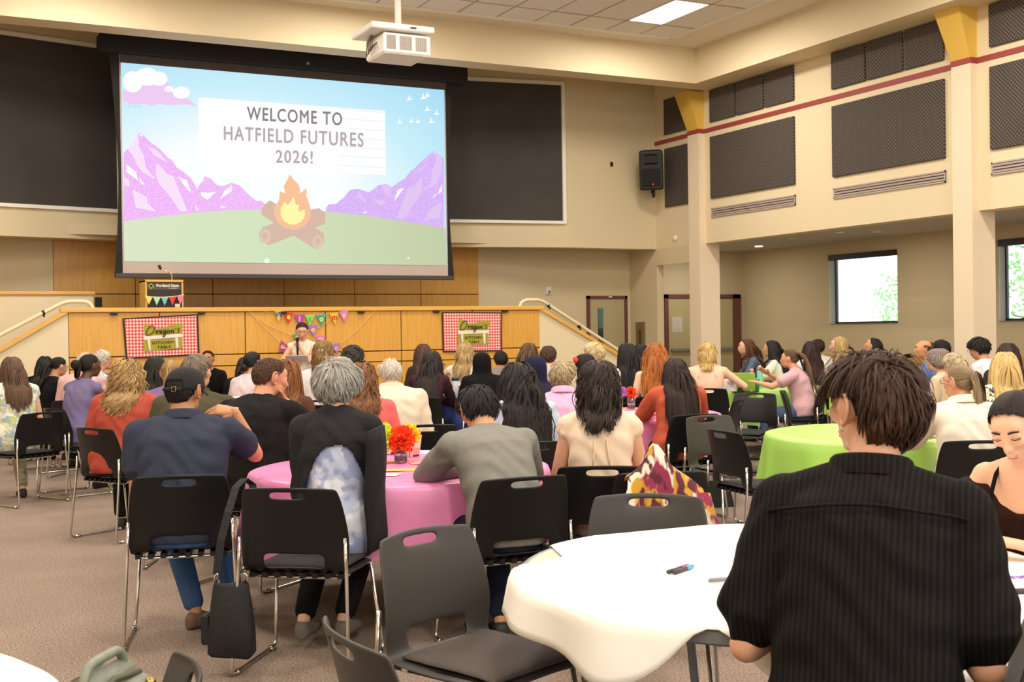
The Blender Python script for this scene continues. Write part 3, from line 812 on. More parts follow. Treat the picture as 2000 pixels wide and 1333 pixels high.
MB().lathe([(0.07, 0), (0.075, 0.05), (0.05, 0.05), (0.04, 0.02)], (0, 0, 0), 18).xf(Matrix.Translation((0.05, 0.27, 0.08)) @ Matrix.Rotation(R(-90), 4, 'X')).build('lens', M_BLACK, pj, smooth=True)
cb = MB()
for k in range(4):
    cb.tube([(-0.27, -0.05 + .06 * k, 0.12), (-0.33, -0.06 + .06 * k, 0.05 - .02 * k), (-0.30, 0.02 + .05 * k, 0.16), (-0.28, 0.05, 0.24)], 0.008, 6)
cb.build('cables', mat('cable_brown', '7b6a60', 0.6), pj, smooth=True)
MB().box(0.02, 0.09, -0.304, -0.298, 0.24, 0.258).build('badge', M_BLACK, pj)

# loudspeaker on the corner wall
p = at(1273, 332, Y=17.45)
ls = empty('wall_loudspeaker', p, R(-38), 'black loudspeaker on a bracket in the front right corner', 'loudspeaker')
m = MB().prism([(-0.19, -0.16), (0.19, -0.16), (0.14, 0.2), (-0.14, 0.2)], 2, -0.3, 0.3)
o = m.build('cabinet', mat('speaker_shell', '201d1c', 0.55), ls)
o.rotation_euler = (R(10), 0, 0); o.scale = (1.1, 1.1, 1.14)
bv = o.modifiers.new('bevel', 'BEVEL'); bv.width = 0.035; bv.segments = 3
g = MB().cbox(-0.14, 0.14, -0.176, -0.158, -0.24, 0.02, 0.01).build('grille', mat('speaker_grille', '121111', 0.8), o)
MB().cbox(-0.11, 0.11, -0.17, -0.155, 0.09, 0.24, 0.02).build('horn', mat('horn_black', '0e0d0d', 0.35), o)
MB().box(0.02, 0.035, -0.18, -0.174, -0.22, -0.2).build('power_light', glow('red_led', 'ff3b2f', 2.0), o)
MB().cbox(-0.02, 0.03, 0.25, 0.30, -0.45, -0.2, 0.005).tube([(0, 0.27, -0.38), (0, 0.1, -0.38), (0, 0.03, -0.3)], 0.03, 8).build('wall_bracket', M_BLACK, ls)

# ---------------------------------------------------------------- lectern
yl = 16.6
a_, b_ = at(283, 548, Y=yl)[0], at(357, 548, Y=yl)[0]
lz = at(320, 547, Y=yl)[2]
lw = b_ - a_
lc = empty('lectern', ((a_ + b_) / 2, yl, 1.1), 0, 'wooden lectern with black front panel on the stage', 'lectern')
hl = lz - 1.1
for s_ in (-1, 1):
    MB().cbox(s_ * lw / 2 - (0.02 if s_ > 0 else 0), s_ * lw / 2 + (0.02 if s_ < 0 else 0), -0.02, 0.42, 0, hl, 0.004).build('side_panel', M_WOODCAP, lc)
MB().cbox(-lw / 2, lw / 2, -0.03, 0.42, hl - 0.03, hl, 0.005).build('top', M_WOODCAP, lc)
fp = MB().box(-lw / 2 + 0.02, lw / 2 - 0.02, -0.005, 0.01, 0.05, hl - 0.03).build('front_panel', mat('lectern_black', '2a2422', 0.6), lc)
MB().box(-lw / 2 + 0.02, lw / 2 - 0.02, -0.009, -0.004, hl - 0.135, hl - 0.03).build('sign_strip', mat('lectern_sign', '4a4441', 0.5), fp)
V, F = text_mesh('Portland State', 0.056, bold=0.0012, space=0.94)
MB().add([(v[0] + 0.045, -0.0105, v[1] + hl - 0.078) for v in V], F).build('sign_words', mat('sign_white', 'ece8e2', 0.6), fp, label='white letters reading Portland State')
V, F = text_mesh('UNIVERSITY', 0.022)
MB().add([(v[0] + 0.12, -0.0105, v[1] + hl - 0.115) for v in V], F).build('sign_words', mat('sign_white', 'ece8e2', 0.6), fp)
lg = MB()
for k in range(4):
    t = k * math.pi / 2
    lg.lathe([(0.02, 0), (0.02, 0.002)], (0.019 * math.cos(t), 0, 0.019 * math.sin(t)), 12)
lgV = MB()
for k in range(4):
    t = k * math.pi / 2
    lgV.add([(-0.172 + 0.018 * math.cos(t) + 0.02 * math.cos(a), -0.0105, hl - 0.085 + 0.018 * math.sin(t) + 0.02 * math.sin(a)) for a in np.linspace(0, 6.283, 14)[:-1]], [tuple(range(13))])
lgV.build('sign_emblem', mat('emblem_green', '8fae3c', 0.6), fp, label='green interlaced clover emblem')
MB().box(lw / 2 - 0.11, lw / 2 - 0.045, -0.0105, -0.005, hl - 0.37, hl - 0.325).build('small_label', mat('label_paper', 'efe9e0', 0.7), fp)
mc = MB().tube([(0.13, 0.12, hl), (0.13, 0.12, hl + 0.07), (0.10, 0.11, hl + 0.11), (-0.04, 0.06, hl + 0.15)], 0.011, 8).build('gooseneck', M_CHROME, lc, smooth=True)
MB().tube([(-0.03, 0.062, hl + 0.148), (-0.055, 0.05, hl + 0.20)], [0.018, 0.022], 8).build('microphone', M_BLACK, lc, smooth=True)
# pennants on the lectern
bt = empty('bunting', ((a_ + b_) / 2, yl - 0.03, 1.1), 0, 'short bunting of five pastel pennants across the lectern front', 'bunting')
zz = lambda x: hl - 0.235 + 0.25 * (x / lw) ** 2 * 0.35 + 0.02 * x / lw
xs_ = np.linspace(-lw / 2 - 0.01, lw / 2 + 0.01, 12)
MB().tube([(x, -0.004, zz(x)) for x in xs_], 0.006, 6).build('tape', mat('bunting_tape', 'f2d9c4', 0.8), bt)
for k, c in enumerate(('f7d66b', '9fe0b4', '6fc0cf', 'f2432f', 'f27fa6')):
    x0 = -lw / 2 - 0.01 + k * (lw + 0.02) / 5
    w_ = (lw + 0.02) / 5
    MB().prism([(x0 + 0.004, zz(x0)), (x0 + w_ - 0.004, zz(x0 + w_)), (x0 + w_ * 0.45, zz(x0) - 0.115)], 1, -0.008, -0.004).build('pennant', mat('pennant_' + c, c, 0.8), bt)

# ---------------------------------------------------------------- gingham banners on the stage front
M_GING = mat('red_gingham', 'f6dccb', 0.85)
_nt, _n, _l, _b = ND(M_GING)
_tc = _n('TexCoord'); _sep = _n('SeparateXYZ'); _l(_tc.outputs['Object'], _sep.inputs[0])
_st = []
for _ax in (0, 2):
    _m1 = _n('Math', operation='MULTIPLY'); _m1.inputs[1].default_value = 1 / 0.042
    _m2 = _n('Math', operation='FRACT'); _m3 = _n('Math', operation='GREATER_THAN'); _m3.inputs[1].default_value = 0.5
    _l(_sep.outputs[_ax], _m1.inputs[0]); _l(_m1.outputs[0], _m2.inputs[0]); _l(_m2.outputs[0], _m3.inputs[0]); _st.append(_m3)
_ad = _n('Math', operation='ADD'); _l(_st[0].outputs[0], _ad.inputs[0]); _l(_st[1].outputs[0], _ad.inputs[1])
_hf = _n('Math', operation='MULTIPLY'); _hf.inputs[1].default_value = 0.5; _l(_ad.outputs[0], _hf.inputs[0])
_r = _n('ValToRGB'); _r.color_ramp.interpolation = 'CONSTANT'
_r.color_ramp.elements[0].color = (*lin('f8e0cd'), 1); _r.color_ramp.elements[1].color = (*lin('cf3f48'), 1); _r.color_ramp.elements[1].position = 0.75
_x = _r.color_ramp.elements.new(0.3); _x.color = (*lin('e88d88'), 1)
_l(_hf.outputs[0], _r.inputs[0]); _l(_r.outputs[0], _b.inputs['Base Color'])
M_OLIVE, M_BINK, M_BWHITE = mat('banner_olive', 'aba233', 0.8), mat('banner_ink', '2b2b14', 0.8), mat('banner_white', 'eee4d8', 0.8)
def banner(corners, lab):
    """corners: top left, top right, bottom right, bottom left of the cloth in frame pixels"""
    b_ = empty('banner', (0, 0, 0), 0, lab, 'banner', 'gingham banners on the stage front')
    P = [at(x, y, Y=YS - 0.03) for x, y in corners]
    def sheet(u, v, off):
        q = (1 - v) * ((1 - u) * P[0] + u * P[1]) + v * ((1 - u) * P[3] + u * P[2])
        w_ = 0.004 * math.sin(u * 9 + 1) * (0.3 + v) + 0.002 * math.sin(u * 19 + v * 3)
        return (q[0], YS - 0.03 + w_ - off, q[2])
    def grid(name, u0, u1, v0, v1, off, m, nu=26, nv=12):
        V = [sheet(u0 + (u1 - u0) * i / nu, v0 + (v1 - v0) * j / nv, off) for j in range(nv + 1) for i in range(nu + 1)]
        F = [(j * (nu + 1) + i, j * (nu + 1) + i + 1, (j + 1) * (nu + 1) + i + 1, (j + 1) * (nu + 1) + i) for j in range(nv) for i in range(nu)]
        return MB().add(V, F).build(name, m, b_, smooth=True)
    def flat(name, polys, off, m, **kw):
        mb = MB()
        for q in polys:
            mb.add([sheet(u, v, off) for u, v in q], [tuple(range(len(q)))])
        o = mb.build(name, m, b_, **kw)
        import bmesh
        b = bmesh.new(); b.from_mesh(o.data); bmesh.ops.triangulate(b, faces=b.faces[:], ngon_method='EAR_CLIP'); b.to_mesh(o.data); b.free()
    grid('cloth_border', 0, 1, 0, 1, 0, mat('banner_border', '3a2d22', 0.9))
    grid('gingham_cloth', 0.025, 0.975, 0.035, 0.965, 0.003, M_GING)
    flat('olive_shape', [[(0.27, 0.185), (0.32, 0.17), (0.345, 0.20), (0.36, 0.25), (0.42, 0.30), (0.50, 0.30), (0.58, 0.25), (0.65, 0.215), (0.78, 0.215), (0.785, 0.31), (0.76, 0.37), (0.755, 0.47), (0.27, 0.46)],
                         [(0.255, 0.55), (0.765, 0.56), (0.77, 0.80), (0.50, 0.82), (0.25, 0.84), (0.24, 0.72)]], 0.012, M_OLIVE)
    flat('white_table', [[(0.25, 0.465), (0.775, 0.455), (0.775, 0.535), (0.25, 0.555)], [(0.30, 0.55), (0.335, 0.55), (0.335, 0.82), (0.315, 0.82)], [(0.67, 0.54), (0.71, 0.54), (0.71, 0.80), (0.685, 0.80)]], 0.016, M_BWHITE)
    for s_, v0, hh, ua, ub in (('KITCHEN', 0.605, 0.055, 0.365, 0.655), ('TABLE', 0.715, 0.055, 0.42, 0.61)):
        V, F = text_mesh(s_, 1.0, bold=0.02, space=1.12)
        lo, hi = V.min(0), V.max(0)
        MB().add([sheet(ua + (ub - ua) * (v[0] - lo[0]) / (hi[0] - lo[0]), v0 + 0.04 - (v[1] - lo[1]) / (hi[1] - lo[1]) * hh * 1.25 + 0.03, 0.0165) for v in V], F).build('banner_words', M_BINK, b_, label='dark capital letters reading %s' % s_)
    # handwritten "Oregon's" drawn as pen strokes in u, v
    S = [[(0.36, 0.225), (0.325, 0.27), (0.295, 0.35), (0.295, 0.43), (0.33, 0.45), (0.375, 0.39), (0.405, 0.30), (0.395, 0.23), (0.365, 0.22), (0.335, 0.25)],
         [(0.415, 0.36), (0.43, 0.34), (0.425, 0.43), (0.435, 0.37), (0.455, 0.345), (0.468, 0.36)],
         [(0.472, 0.40), (0.495, 0.38), (0.498, 0.35), (0.48, 0.35), (0.47, 0.39), (0.478, 0.425), (0.50, 0.41)],
         [(0.55, 0.355), (0.53, 0.345), (0.513, 0.38), (0.517, 0.42), (0.535, 0.405), (0.552, 0.35), (0.548, 0.43), (0.53, 0.50), (0.508, 0.50), (0.51, 0.475), (0.545, 0.43)],
         [(0.60, 0.36), (0.58, 0.345), (0.567, 0.38), (0.572, 0.42), (0.592, 0.41), (0.604, 0.375), (0.597, 0.35)],
         [(0.622, 0.35), (0.62, 0.425), (0.632, 0.37), (0.65, 0.345), (0.656, 0.37), (0.65, 0.42), (0.668, 0.405)],
         [(0.69, 0.305), (0.685, 0.335)], [(0.735, 0.30), (0.72, 0.34), (0.728, 0.37), (0.722, 0.41), (0.705, 0.415)]]
    mb = MB()
    for q in S:
        q = np.array(q); t = np.arange(len(q)); tt = np.linspace(0, len(q) - 1, len(q) * 3)
        uu, vv = np.interp(tt, t, q[:, 0]), np.interp(tt, t, q[:, 1])
        mb.tube([sheet(u, v, 0.019) for u, v in zip(uu, vv)], 0.0055, 5)
    mb.build('banner_words', M_BINK, b_, label="handwritten dark word reading Oregon's")
banner([(239, 622), (387, 614), (390, 694), (246, 702)], 'red gingham banner with olive patch on the left half of stage front')
banner([(862.5, 609.5), (980.5, 610.5), (980.5, 686.5), (865, 688.5)], 'red gingham banner with olive patch near the right end of stage front')

# ---------------------------------------------------------------- welcome bunting on the stage front
wb = empty('bunting', (0, 0, 0), 0, 'bright letter pennants on strings along the middle of the stage front', 'bunting')
YBT = YS - 0.035
def string_(pts):
    P = [at(x, y, Y=YBT + 0.01) for x, y in pts]
    MB().tube(P, 0.0035, 5).build('string', mat('bunting_string', 'e9c98c', 0.8), wb)
string_([(476, 602), (536, 612), (580, 617), (632, 615), (680, 608), (705, 600)])
string_([(484, 606), (520, 634), (568, 655), (600, 640), (622, 640), (660, 615), (668, 604)])
string_([(480, 603), (516, 640), (546, 668), (600, 690), (660, 676), (700, 642), (738, 602)])
def flag(px, py, w, h, rot, col, ch, ccol):
    c = at(px, py, Y=YBT)
    s = 16.6 * 1.0 / 2345 * 1.13
    M_ = Matrix.Translation(c) @ Matrix.Rotation(R(rot), 4, 'Y')
    f_ = MB().prism([(-w / 2 * s, 0), (w / 2 * s, 0), (0, -h * s)], 1, -0.004, 0.004).xf(M_).build('pennant', mat('pennant_' + col, col, 0.7), wb)
    if ch:
        V, F = text_mesh(ch, 0.105, bold=0.004)
        MB().add([(v[0], -0.0055, v[1] - h * s * 0.36) for v in V], F).xf(M_).build('letter', mat('letter_' + ccol, ccol, 0.7), f_)
for a in ((545, 607, 18, 20, 5, 'f6c033', 'W', '2d62ae'), (564, 611, 18, 20, 3, 'e5322c', 'e', 'f6d648'), (585, 615, 20, 21, 0, 'c03a97', 'l', '8fd3f0'), (605, 616, 18, 20, 0, '8cd24b', 'c', '39a99a'),
          (627, 615, 19, 21, -4, '2ca79b', 'o', 'f3df55'), (652, 612, 17, 21, -6, 'f6b52a', 'm', 'cf3427'), (671, 608, 18, 20, -5, 'dd7fd0', 'e', 'f7c9a0'),
          (579, 653, 14, 17, -10, '2ca79b', 't', 'f3df55'), (611, 636, 19, 20, -3, 'a66fcb', 'o', 'f6d648'), (625, 656, 18, 17, -8, 'e07ac8', 'o', 'f6d648'),
          (547, 677, 22, 19, -78, 'b8348f', 'F', 'b9e06a'), (655, 672, 17, 20, -12, '9a7bd6', 'o', 'f6b54a')):
    flag(*a)
# ---------------------------------------------------------------- chairs
M_SHELL = mat('chair_shell_black', '121112', 0.42, spec=0.35)
M_SHELL_SHEEN = mat('chair_shell_sheen', '3b3633', 0.5, spec=0.45)  # the same black plastic, with the sheen of light put into its colour
M_PAD = mat('chair_seat_pad', '4f4540', 0.85, bump=(180, 0.25))
M_PADB = mat('chair_seat_pad_black', '1d1b1a', 0.85, bump=(180, 0.25))

def chair_shell():
    """moulded shell: curved back with a hand slot and a gap above the seat; coarse cage smoothed by subdivision"""
    prof = [(-0.300, 0.822), (-0.293, 0.800), (-0.285, 0.772), (-0.272, 0.735), (-0.252, 0.66), (-0.235, 0.585), (-0.224, 0.525), (-0.214, 0.488),
            (-0.195, 0.462), (-0.165, 0.450), (-0.10, 0.446), (0.02, 0.440), (0.14, 0.444), (0.205, 0.440), (0.232, 0.418)]
    half = [0.205, 0.214, 0.222, 0.230, 0.240, 0.246, 0.244, 0.240, 0.236, 0.236, 0.236, 0.236, 0.232, 0.222, 0.205]
    us = [-1, -0.82, -0.56, -0.36, -0.12, 0.12, 0.36, 0.56, 0.82, 1]
    n = len(us)
    V = []
    for (y, z), h in zip(prof, half):
        back = max(0, min(1, (z - 0.46) / 0.1)) if y < -0.15 else 0
        for u in us:
            dy = 0.045 * u * u * back
            dz = -0.012 * (abs(u) ** 3) * (1 - back) - (0.010 * u * u if (y, z) == prof[0] else 0)
            V.append((u * h, y + dy, z + dz))
    F = []
    for j in range(len(prof) - 1):
        for i in range(n - 1):
            if j == 1 and 3 <= i <= 5: continue
            if j in (6, 7) and 2 <= i <= 6: continue
            a = j * n + i
            F.append((a, a + 1, a + n + 1, a + n))
    me = mesh_from('shell', V, F, M_SHELL, True)
    o = bpy.data.objects.new('shell', me); COL.objects.link(o)
    so = o.modifiers.new('solid', 'SOLIDIFY'); so.thickness = 0.012; so.offset = 0
    sb = o.modifiers.new('sub', 'SUBSURF'); sb.levels = 2
    dg = bpy.context.evaluated_depsgraph_get()
    m2 = bpy.data.meshes.new_from_object(o.evaluated_get(dg))
    bpy.data.objects.remove(o)
    m2.name = 'shell'
    return m2
SHELL = chair_shell()
SHELL_SHEEN = SHELL.copy(); SHELL_SHEEN.materials[0] = M_SHELL_SHEEN
def _bent(pts, r, seg=4):
    P = [np.array(p, float) for p in pts]
    Q = [P[0]]
    for a, b, c in zip(P[:-2], P[1:-1], P[2:]):
        for t in np.linspace(0, 1, seg + 1):
            u, v = b + (a - b) / np.linalg.norm(a - b) * r, b + (c - b) / np.linalg.norm(c - b) * r
            Q.append((1 - t) ** 2 * u + 2 * t * (1 - t) * b + t * t * v)
    return Q + [P[-1]]
_legs = []
for s_ in (-1, 1):
    q = _bent([(s_ * 0.236, -0.232, 0.60), (s_ * 0.243, -0.236, 0.46), (s_ * 0.262, -0.285, 0.012), (s_ * 0.262, 0.225, 0.012), (s_ * 0.225, 0.165, 0.425)], 0.035)
    m = MB().tube(q, 0.0085, 8)
    m.box(s_ * 0.262 - 0.011, s_ * 0.262 + 0.011, -0.24, -0.2, 0, 0.02).box(s_ * 0.262 - 0.011, s_ * 0.262 + 0.011, 0.15, 0.19, 0, 0.02)
    _legs.append(mesh_from('sled_leg', np.concatenate(m.V), m.F, M_CHROME, True))
_bars = []
for y in (-0.14, 0.15):
    m = MB().tube(_bent([(-0.225, y, 0.43), (-0.18, y, 0.412), (0.18, y, 0.412), (0.225, y, 0.43)], 0.02), 0.0085, 8)
    _bars.append(mesh_from('cross_bar', np.concatenate(m.V), m.F, M_CHROME, True))
m = MB()
for i in range(8):
    x = -0.2 + 0.4 * i / 7
    m.box(x - 0.012, x + 0.012, -0.195, 0.17, 0.418, 0.44)
_ribs = mesh_from('under_ribs', np.concatenate(m.V), m.F, M_SHELL)
def _pad():
    V, F = [], []
    ys = [-0.165, -0.15, -0.05, 0.06, 0.16, 0.21, 0.222]
    xs_ = [-1, -0.94, -0.5, 0, 0.5, 0.94, 1]
    for k in (0, 1):
        for j, y in enumerate(ys):
            for i, u in enumerate(xs_):
                edge = i in (0, 6) or j in (0, 6)
                base = 0.452 - 0.010 * max(0, (y - 0.12) / 0.1) + (0.004 if y < -0.1 else 0)
                V.append((u * 0.205, y, base + (0 if k == 0 else (0.004 if edge else 0.016 - 0.003 * (i in (1, 5)) ))))
    a = len(ys) * len(xs_)
    for j in range(6):
        for i in range(6):
            q = j * 7 + i
            F.append((q, q + 7, q + 8, q + 1)); F.append((a + q, a + q + 1, a + q + 8, a + q + 7))
    ring = [i for i in range(7)] + [j * 7 + 6 for j in range(1, 7)] + [6 * 7 + i for i in range(5, -1, -1)] + [j * 7 for j in range(5, 0, -1)]
    for i in range(len(ring)):
        p, q = ring[i], ring[(i + 1) % len(ring)]
        F.append((p, q, a + q, a + p))
    return mesh_from('seat_pad', V, F, M_PADB, True)
PAD = _pad(); PADG = PAD.copy(); PADG.materials[0] = M_PAD

CHAIRS = 0
def chair(x, y, rz, label, grey=False):
    """stackable shell chair, its front pointing along rz (0 looks at the stage)"""
    t = empty('stacking_chair', (x, y, 0), rz, label, 'chair', 'black stacking chairs of the hall')
    link('shell', SHELL_SHEEN if grey else SHELL, t)  # grey picks the black shell whose colour carries painted sheen
    link('seat_pad', PADG if grey else PAD, t)
    for m in _legs: link('sled_leg', m, t)
    for m in _bars: link('cross_bar', m, t)
    link('under_ribs', _ribs, t)
    return t
def floor_at(px, d):
    """a point of the floor straight under frame column px at axial depth d"""
    p = at(px, 640, d=d)
    return float(p[0]), float(p[1])

# ---------------------------------------------------------------- tables and cloths
M_TTOP = mat('table_laminate', 'c9bda9', 0.45)
M_TEDGE = mat('table_grey_plastic', '7d8084', 0.5)
RT = 0.80
def table(px, d, lab, rz=0.0, xy=None):
    x, y = xy or floor_at(px, d)
    t = empty('round_table', (x, y, 0), rz, lab, 'table', 'round folding tables of the hall')
    MB().lathe([(RT - 0.02, -0.045), (RT, -0.035), (RT, -0.006), (RT - 0.006, 0)], (0, 0, 0.735), 56).build('tabletop', M_TEDGE, t, smooth=False)
    MB().lathe([(RT - 0.02, 0), (RT - 0.021, 0.002)], (0, 0, 0.7345), 48).build('top_face', M_TTOP, t)
    MB().box(-0.3, -0.26, -0.6, 0.6, 0.66, 0.70).box(0.26, 0.3, -0.6, 0.6, 0.66, 0.70).box(-0.3, 0.3, -0.62, -0.58, 0.66, 0.70).box(-0.3, 0.3, 0.58, 0.62, 0.66, 0.70).build('frame', M_TEDGE, t)
    for sx_ in (-1, 1):
        for sy_ in (-1, 1):
            MB().tube(_bent([(sx_ * 0.28, sy_ * 0.56, 0.69), (sx_ * 0.30, sy_ * 0.50, 0.02), (sx_ * 0.30, sy_ * 0.36, 0.014)], 0.04), 0.0155, 8).build('leg', M_TEDGE, t, smooth=True)
    return x, y
def plastic(name, c, c2=None):
    m = mat(name, c, 0.42, bump=(9, 0.25, (1, 1, 0.6)), spec=0.9)
    m.node_tree.nodes['Principled BSDF'].inputs['Coat Weight'].default_value = 0.35
    m.node_tree.nodes['Principled BSDF'].inputs['Coat Roughness'].default_value = 0.35
    return m
def cloth(x, y, half, m, lab, seed=0, rot=0.4, rr=0.035):
    """square plastic cover draped over the round top, its skirt hanging in facets and folds"""
    rg = np.random.default_rng(seed)
    na, nr = 120, 6
    ph = rg.random(8) * 6.28
    V, F = [(0, 0, 0.742)], []
    rings = [(0.35, 0), (0.62, 0), (RT - 0.02, 0), (RT + 0.004, -0.006), (RT + 0.014, -0.03)]
    drops = [0.18, 0.4, 0.62, 0.82, 1.0]
    for r, dz in rings:
        for j in range(na):
            a = 2 * math.pi * j / na
            V.append((r * math.cos(a), r * math.sin(a), 0.742 + dz + 0.0015 * math.sin(5 * a + ph[0]) * (r > .3)))
    for k, t in enumerate(drops):
        for j in range(na):
            a = 2 * math.pi * j / na
            b = (a + rot + math.pi / 4) % (math.pi / 2) - math.pi / 4
            over = half / math.cos(b) - RT
            over = 0.38 - math.log1p(math.exp((0.38 - over) * 22)) / 22 if over > 0.05 else over
            over = max(over, 0.12)
            fold = math.sin(11 * a + ph[1]) * 0.5 + math.sin(17 * a + ph[2]) * 0.35 + math.sin(7 * a + ph[3]) * 0.4
            fold = np.sign(fold) * abs(fold) ** 0.7
            r = RT + 0.014 + t * over * (0.10 + 0.09 * fold)
            V.append((r * math.cos(a + 0.02 * fold * t), r * math.sin(a + 0.02 * fold * t), 0.712 - t * over * 0.93))
    for j in range(na):
        F.append((0, 1 + j, 1 + (j + 1) % na))
    for k in range(len(rings) + len(drops) - 1):
        for j in range(na):
            p, q = 1 + k * na + j, 1 + k * na + (j + 1) % na
            F.append((p, p + na, q + na, q))
    me = mesh_from('tablecloth', V, F, m, True)
    return link('tablecloth', me, None, (x, y, 0), None, label=lab, cat='tablecloth', group='plastic covers on the round tables')
M_PINK, M_GREEN, M_BLUE = plastic('pink_plastic', 'ee86be'), plastic('lime_plastic', 'a9dc5c'), plastic('royal_blue_plastic', '2f3a9a')
T1 = table(1517, 3.65, 'round folding table covered in white paper near the camera', R(20))
T2 = table(777, 6.5, 'round folding table under pink plastic with paper flowers', R(10))
T3 = table(1222, 10.4, 'round folding table under pink plastic behind coral cardigan', R(50))
T4 = table(1727, 8.2, 'round folding table under lime plastic behind big dark shirt', R(30))
T5 = table(1520, 14.3, 'round folding table under lime plastic near the aisle column', R(0))
T6 = table(905, 13.4, 'round folding table under royal blue plastic', R(40))
T7 = table(610, 10.2, 'round folding table under lime plastic in the middle of the crowd', R(70))
T0 = table(0, 0, 'round folding table in the near left corner', R(5), (-0.526, 2.655))
cloth(*T2, 1.16, M_PINK, 'hot pink plastic cover with orange paper flowers on it', 1, 0.5)
cloth(*T3, 1.16, M_PINK, 'hot pink plastic cover under the coral cardigan sleeves', 2, 0.1)
cloth(*T4, 1.16, M_GREEN, 'lime green plastic cover on the empty table behind the front man', 3, 0.9)
cloth(*T5, 1.04, M_GREEN, 'lime green plastic cover with laptop and bottles on it', 4, 0.2)
cloth(*T6, 1.12, M_BLUE, 'royal blue plastic cover under the white water bottle', 5, 0.3)
cloth(*T7, 1.12, M_GREEN, 'lime green plastic cover half hidden by the middle crowd', 6, 0.7)

# white kraft-paper sheets over the near tables
M_PAPER = mat('white_roll_paper', 'f6f1e8', 0.6, bump=(3, 0.12))
def drape(name, x, y, outline_uv, n, lab, z=0.741, rho=0.11, amax=R(72), curl=None, m=M_PAPER, grp=None):
    """paper sheet: outline corners (local x, y around the table centre, bilinear patch) bent down over the round edge"""
    A, B, C_, D = [np.array(p, float) for p in outline_uv]
    nu, nv = n
    V, F = [], []
    for j in range(nv + 1):
        for i in range(nu + 1):
            u, v = i / nu, j / nv
            p = (1 - v) * ((1 - u) * A + u * B) + v * ((1 - u) * D + u * C_)
            r = float(np.hypot(*p)); e = r - (RT - 0.005)
            zz_ = z + 0.004 * math.sin(3 * p[0] + 1) * math.sin(2.3 * p[1])
            if e > 0:
                dr = p / r
                th = min(e / rho, amax)
                rr = (RT - 0.005) + rho * math.sin(th); dz = rho * (1 - math.cos(th))
                rest = e - rho * th
                if rest > 0:
                    rr += rest * math.cos(th); dz += rest * math.sin(th)
                a_ = math.atan2(p[1], p[0])
                rr += 0.02 * math.sin(9 * a_) * min(1, e / 0.2)
                V.append((dr[0] * rr, dr[1] * rr, zz_ - dz))
            else:
                V.append((p[0], p[1], zz_))
    for j in range(nv):
        for i in range(nu):
            a = j * (nu + 1) + i
            F.append((a, a + 1, a + nu + 2, a + nu + 1))
    if curl: V = [curl(np.array(v)) for v in V]
    me = mesh_from(name, V, F, m, True)
    o = link(name, me, None, (x, y, 0), None, label=lab, cat='paper', group=grp)
    so = o.modifiers.new('thick', 'SOLIDIFY'); so.thickness = 0.0015; so.offset = 1
    return o
def cam_to_table(T, px, py, z=0.74):
    p = at(px, py, Z=z)
    return (float(p[0] - T[0]), float(p[1] - T[1]))
def polar_sheet(T, reach, lab, z=0.741, rho=0.03, amax=R(78), wob=0.010, m=M_PAPER):
    """paper laid over the round top: reach(angle) is how far it runs from the centre; past the rim it bends down"""
    na, V, F = 180, [(0, 0, z)], []
    rs = [0.25, 0.5, 0.68]
    for k in range(15):
        for j in range(na):
            a = 2 * math.pi * j / na
            Rm = reach(a)
            rr_ = rs[k] * min(1, Rm / 0.8) if k < 3 else None
            if rr_ is None:
                t = (k - 2) / 12
                r0 = rs[2] * min(1, Rm / 0.8)
                rr_ = r0 + (Rm - r0) * t
            e = rr_ - (RT - 0.006)
            if e > 0:
                th = min(e / rho, amax); rest = max(0, e - rho * th)
                R2 = RT - 0.006 + rho * math.sin(th) + rest * math.cos(th) + wob * math.sin(7 * a + 1) * min(1, e / 0.15) + 0.012 * math.sin(13 * a) * min(1, e / 0.15)
                dz = rho * (1 - math.cos(th)) + rest * math.sin(th)
            else: R2, dz = rr_, 0
            V.append((R2 * math.cos(a), R2 * math.sin(a), z - dz + 0.002 * math.sin(3 * a) * (rr_ > .3)))
    for j in range(na): F.append((0, 1 + j, 1 + (j + 1) % na))
    for k in range(14):
        for j in range(na):
            p, q = 1 + k * na + j, 1 + k * na + (j + 1) % na
            F.append((p, p + na, q + na, q))
    o = link('paper_sheet', mesh_from('paper_sheet', V, F, m, True), None, (T[0], T[1], 0), None, label=lab, cat='paper')
    so = o.modifiers.new('thick', 'SOLIDIFY'); so.thickness = 0.0015; so.offset = 1
    return o
c_ = lambda px, py: cam_to_table(T1, px, py)
_poly = [c_(955, 1118), c_(1100, 1091), c_(1063, 1056), c_(1440, 1021), c_(1900, 985)]
def _ray(a, P):
    d = np.array([math.cos(a), math.sin(a)]); best = None
    for A, B in zip(P[:-1], P[1:]):
        A, B = np.array(A), np.array(B); M2 = np.array([d, A - B]).T
        if abs(np.linalg.det(M2)) < 1e-9: continue
        t, u = np.linalg.solve(M2, A)
        if t > 0 and -1e-6 <= u <= 1 + 1e-6: best = t if best is None else min(best, t)
    return best
_ang = lambda px, py: math.atan2(*c_(px, py)[::-1])
_aL, _aB, _aM = _ang(975, 1130), _ang(1140, 1215), _ang(1380, 1240)
def _reach1(a):
    dl = lambda b: math.atan2(math.sin(a - b), math.cos(a - b))
    r = RT + 0.135 + 0.05 * math.exp(-(dl(_aB) / 0.16) ** 2) - 0.13 * math.exp(-(dl(_aM) / 0.13) ** 2)
    q = _ray(a, _poly)
    if q is not None: r = min(r, q)
    return max(r, 0.3)
polar_sheet(T1, _reach1, 'white paper sheet drooping over the near left rim of the table')
polar_sheet(T0, lambda a: RT + 0.12, 'white paper sheet on the table corner at lower left')
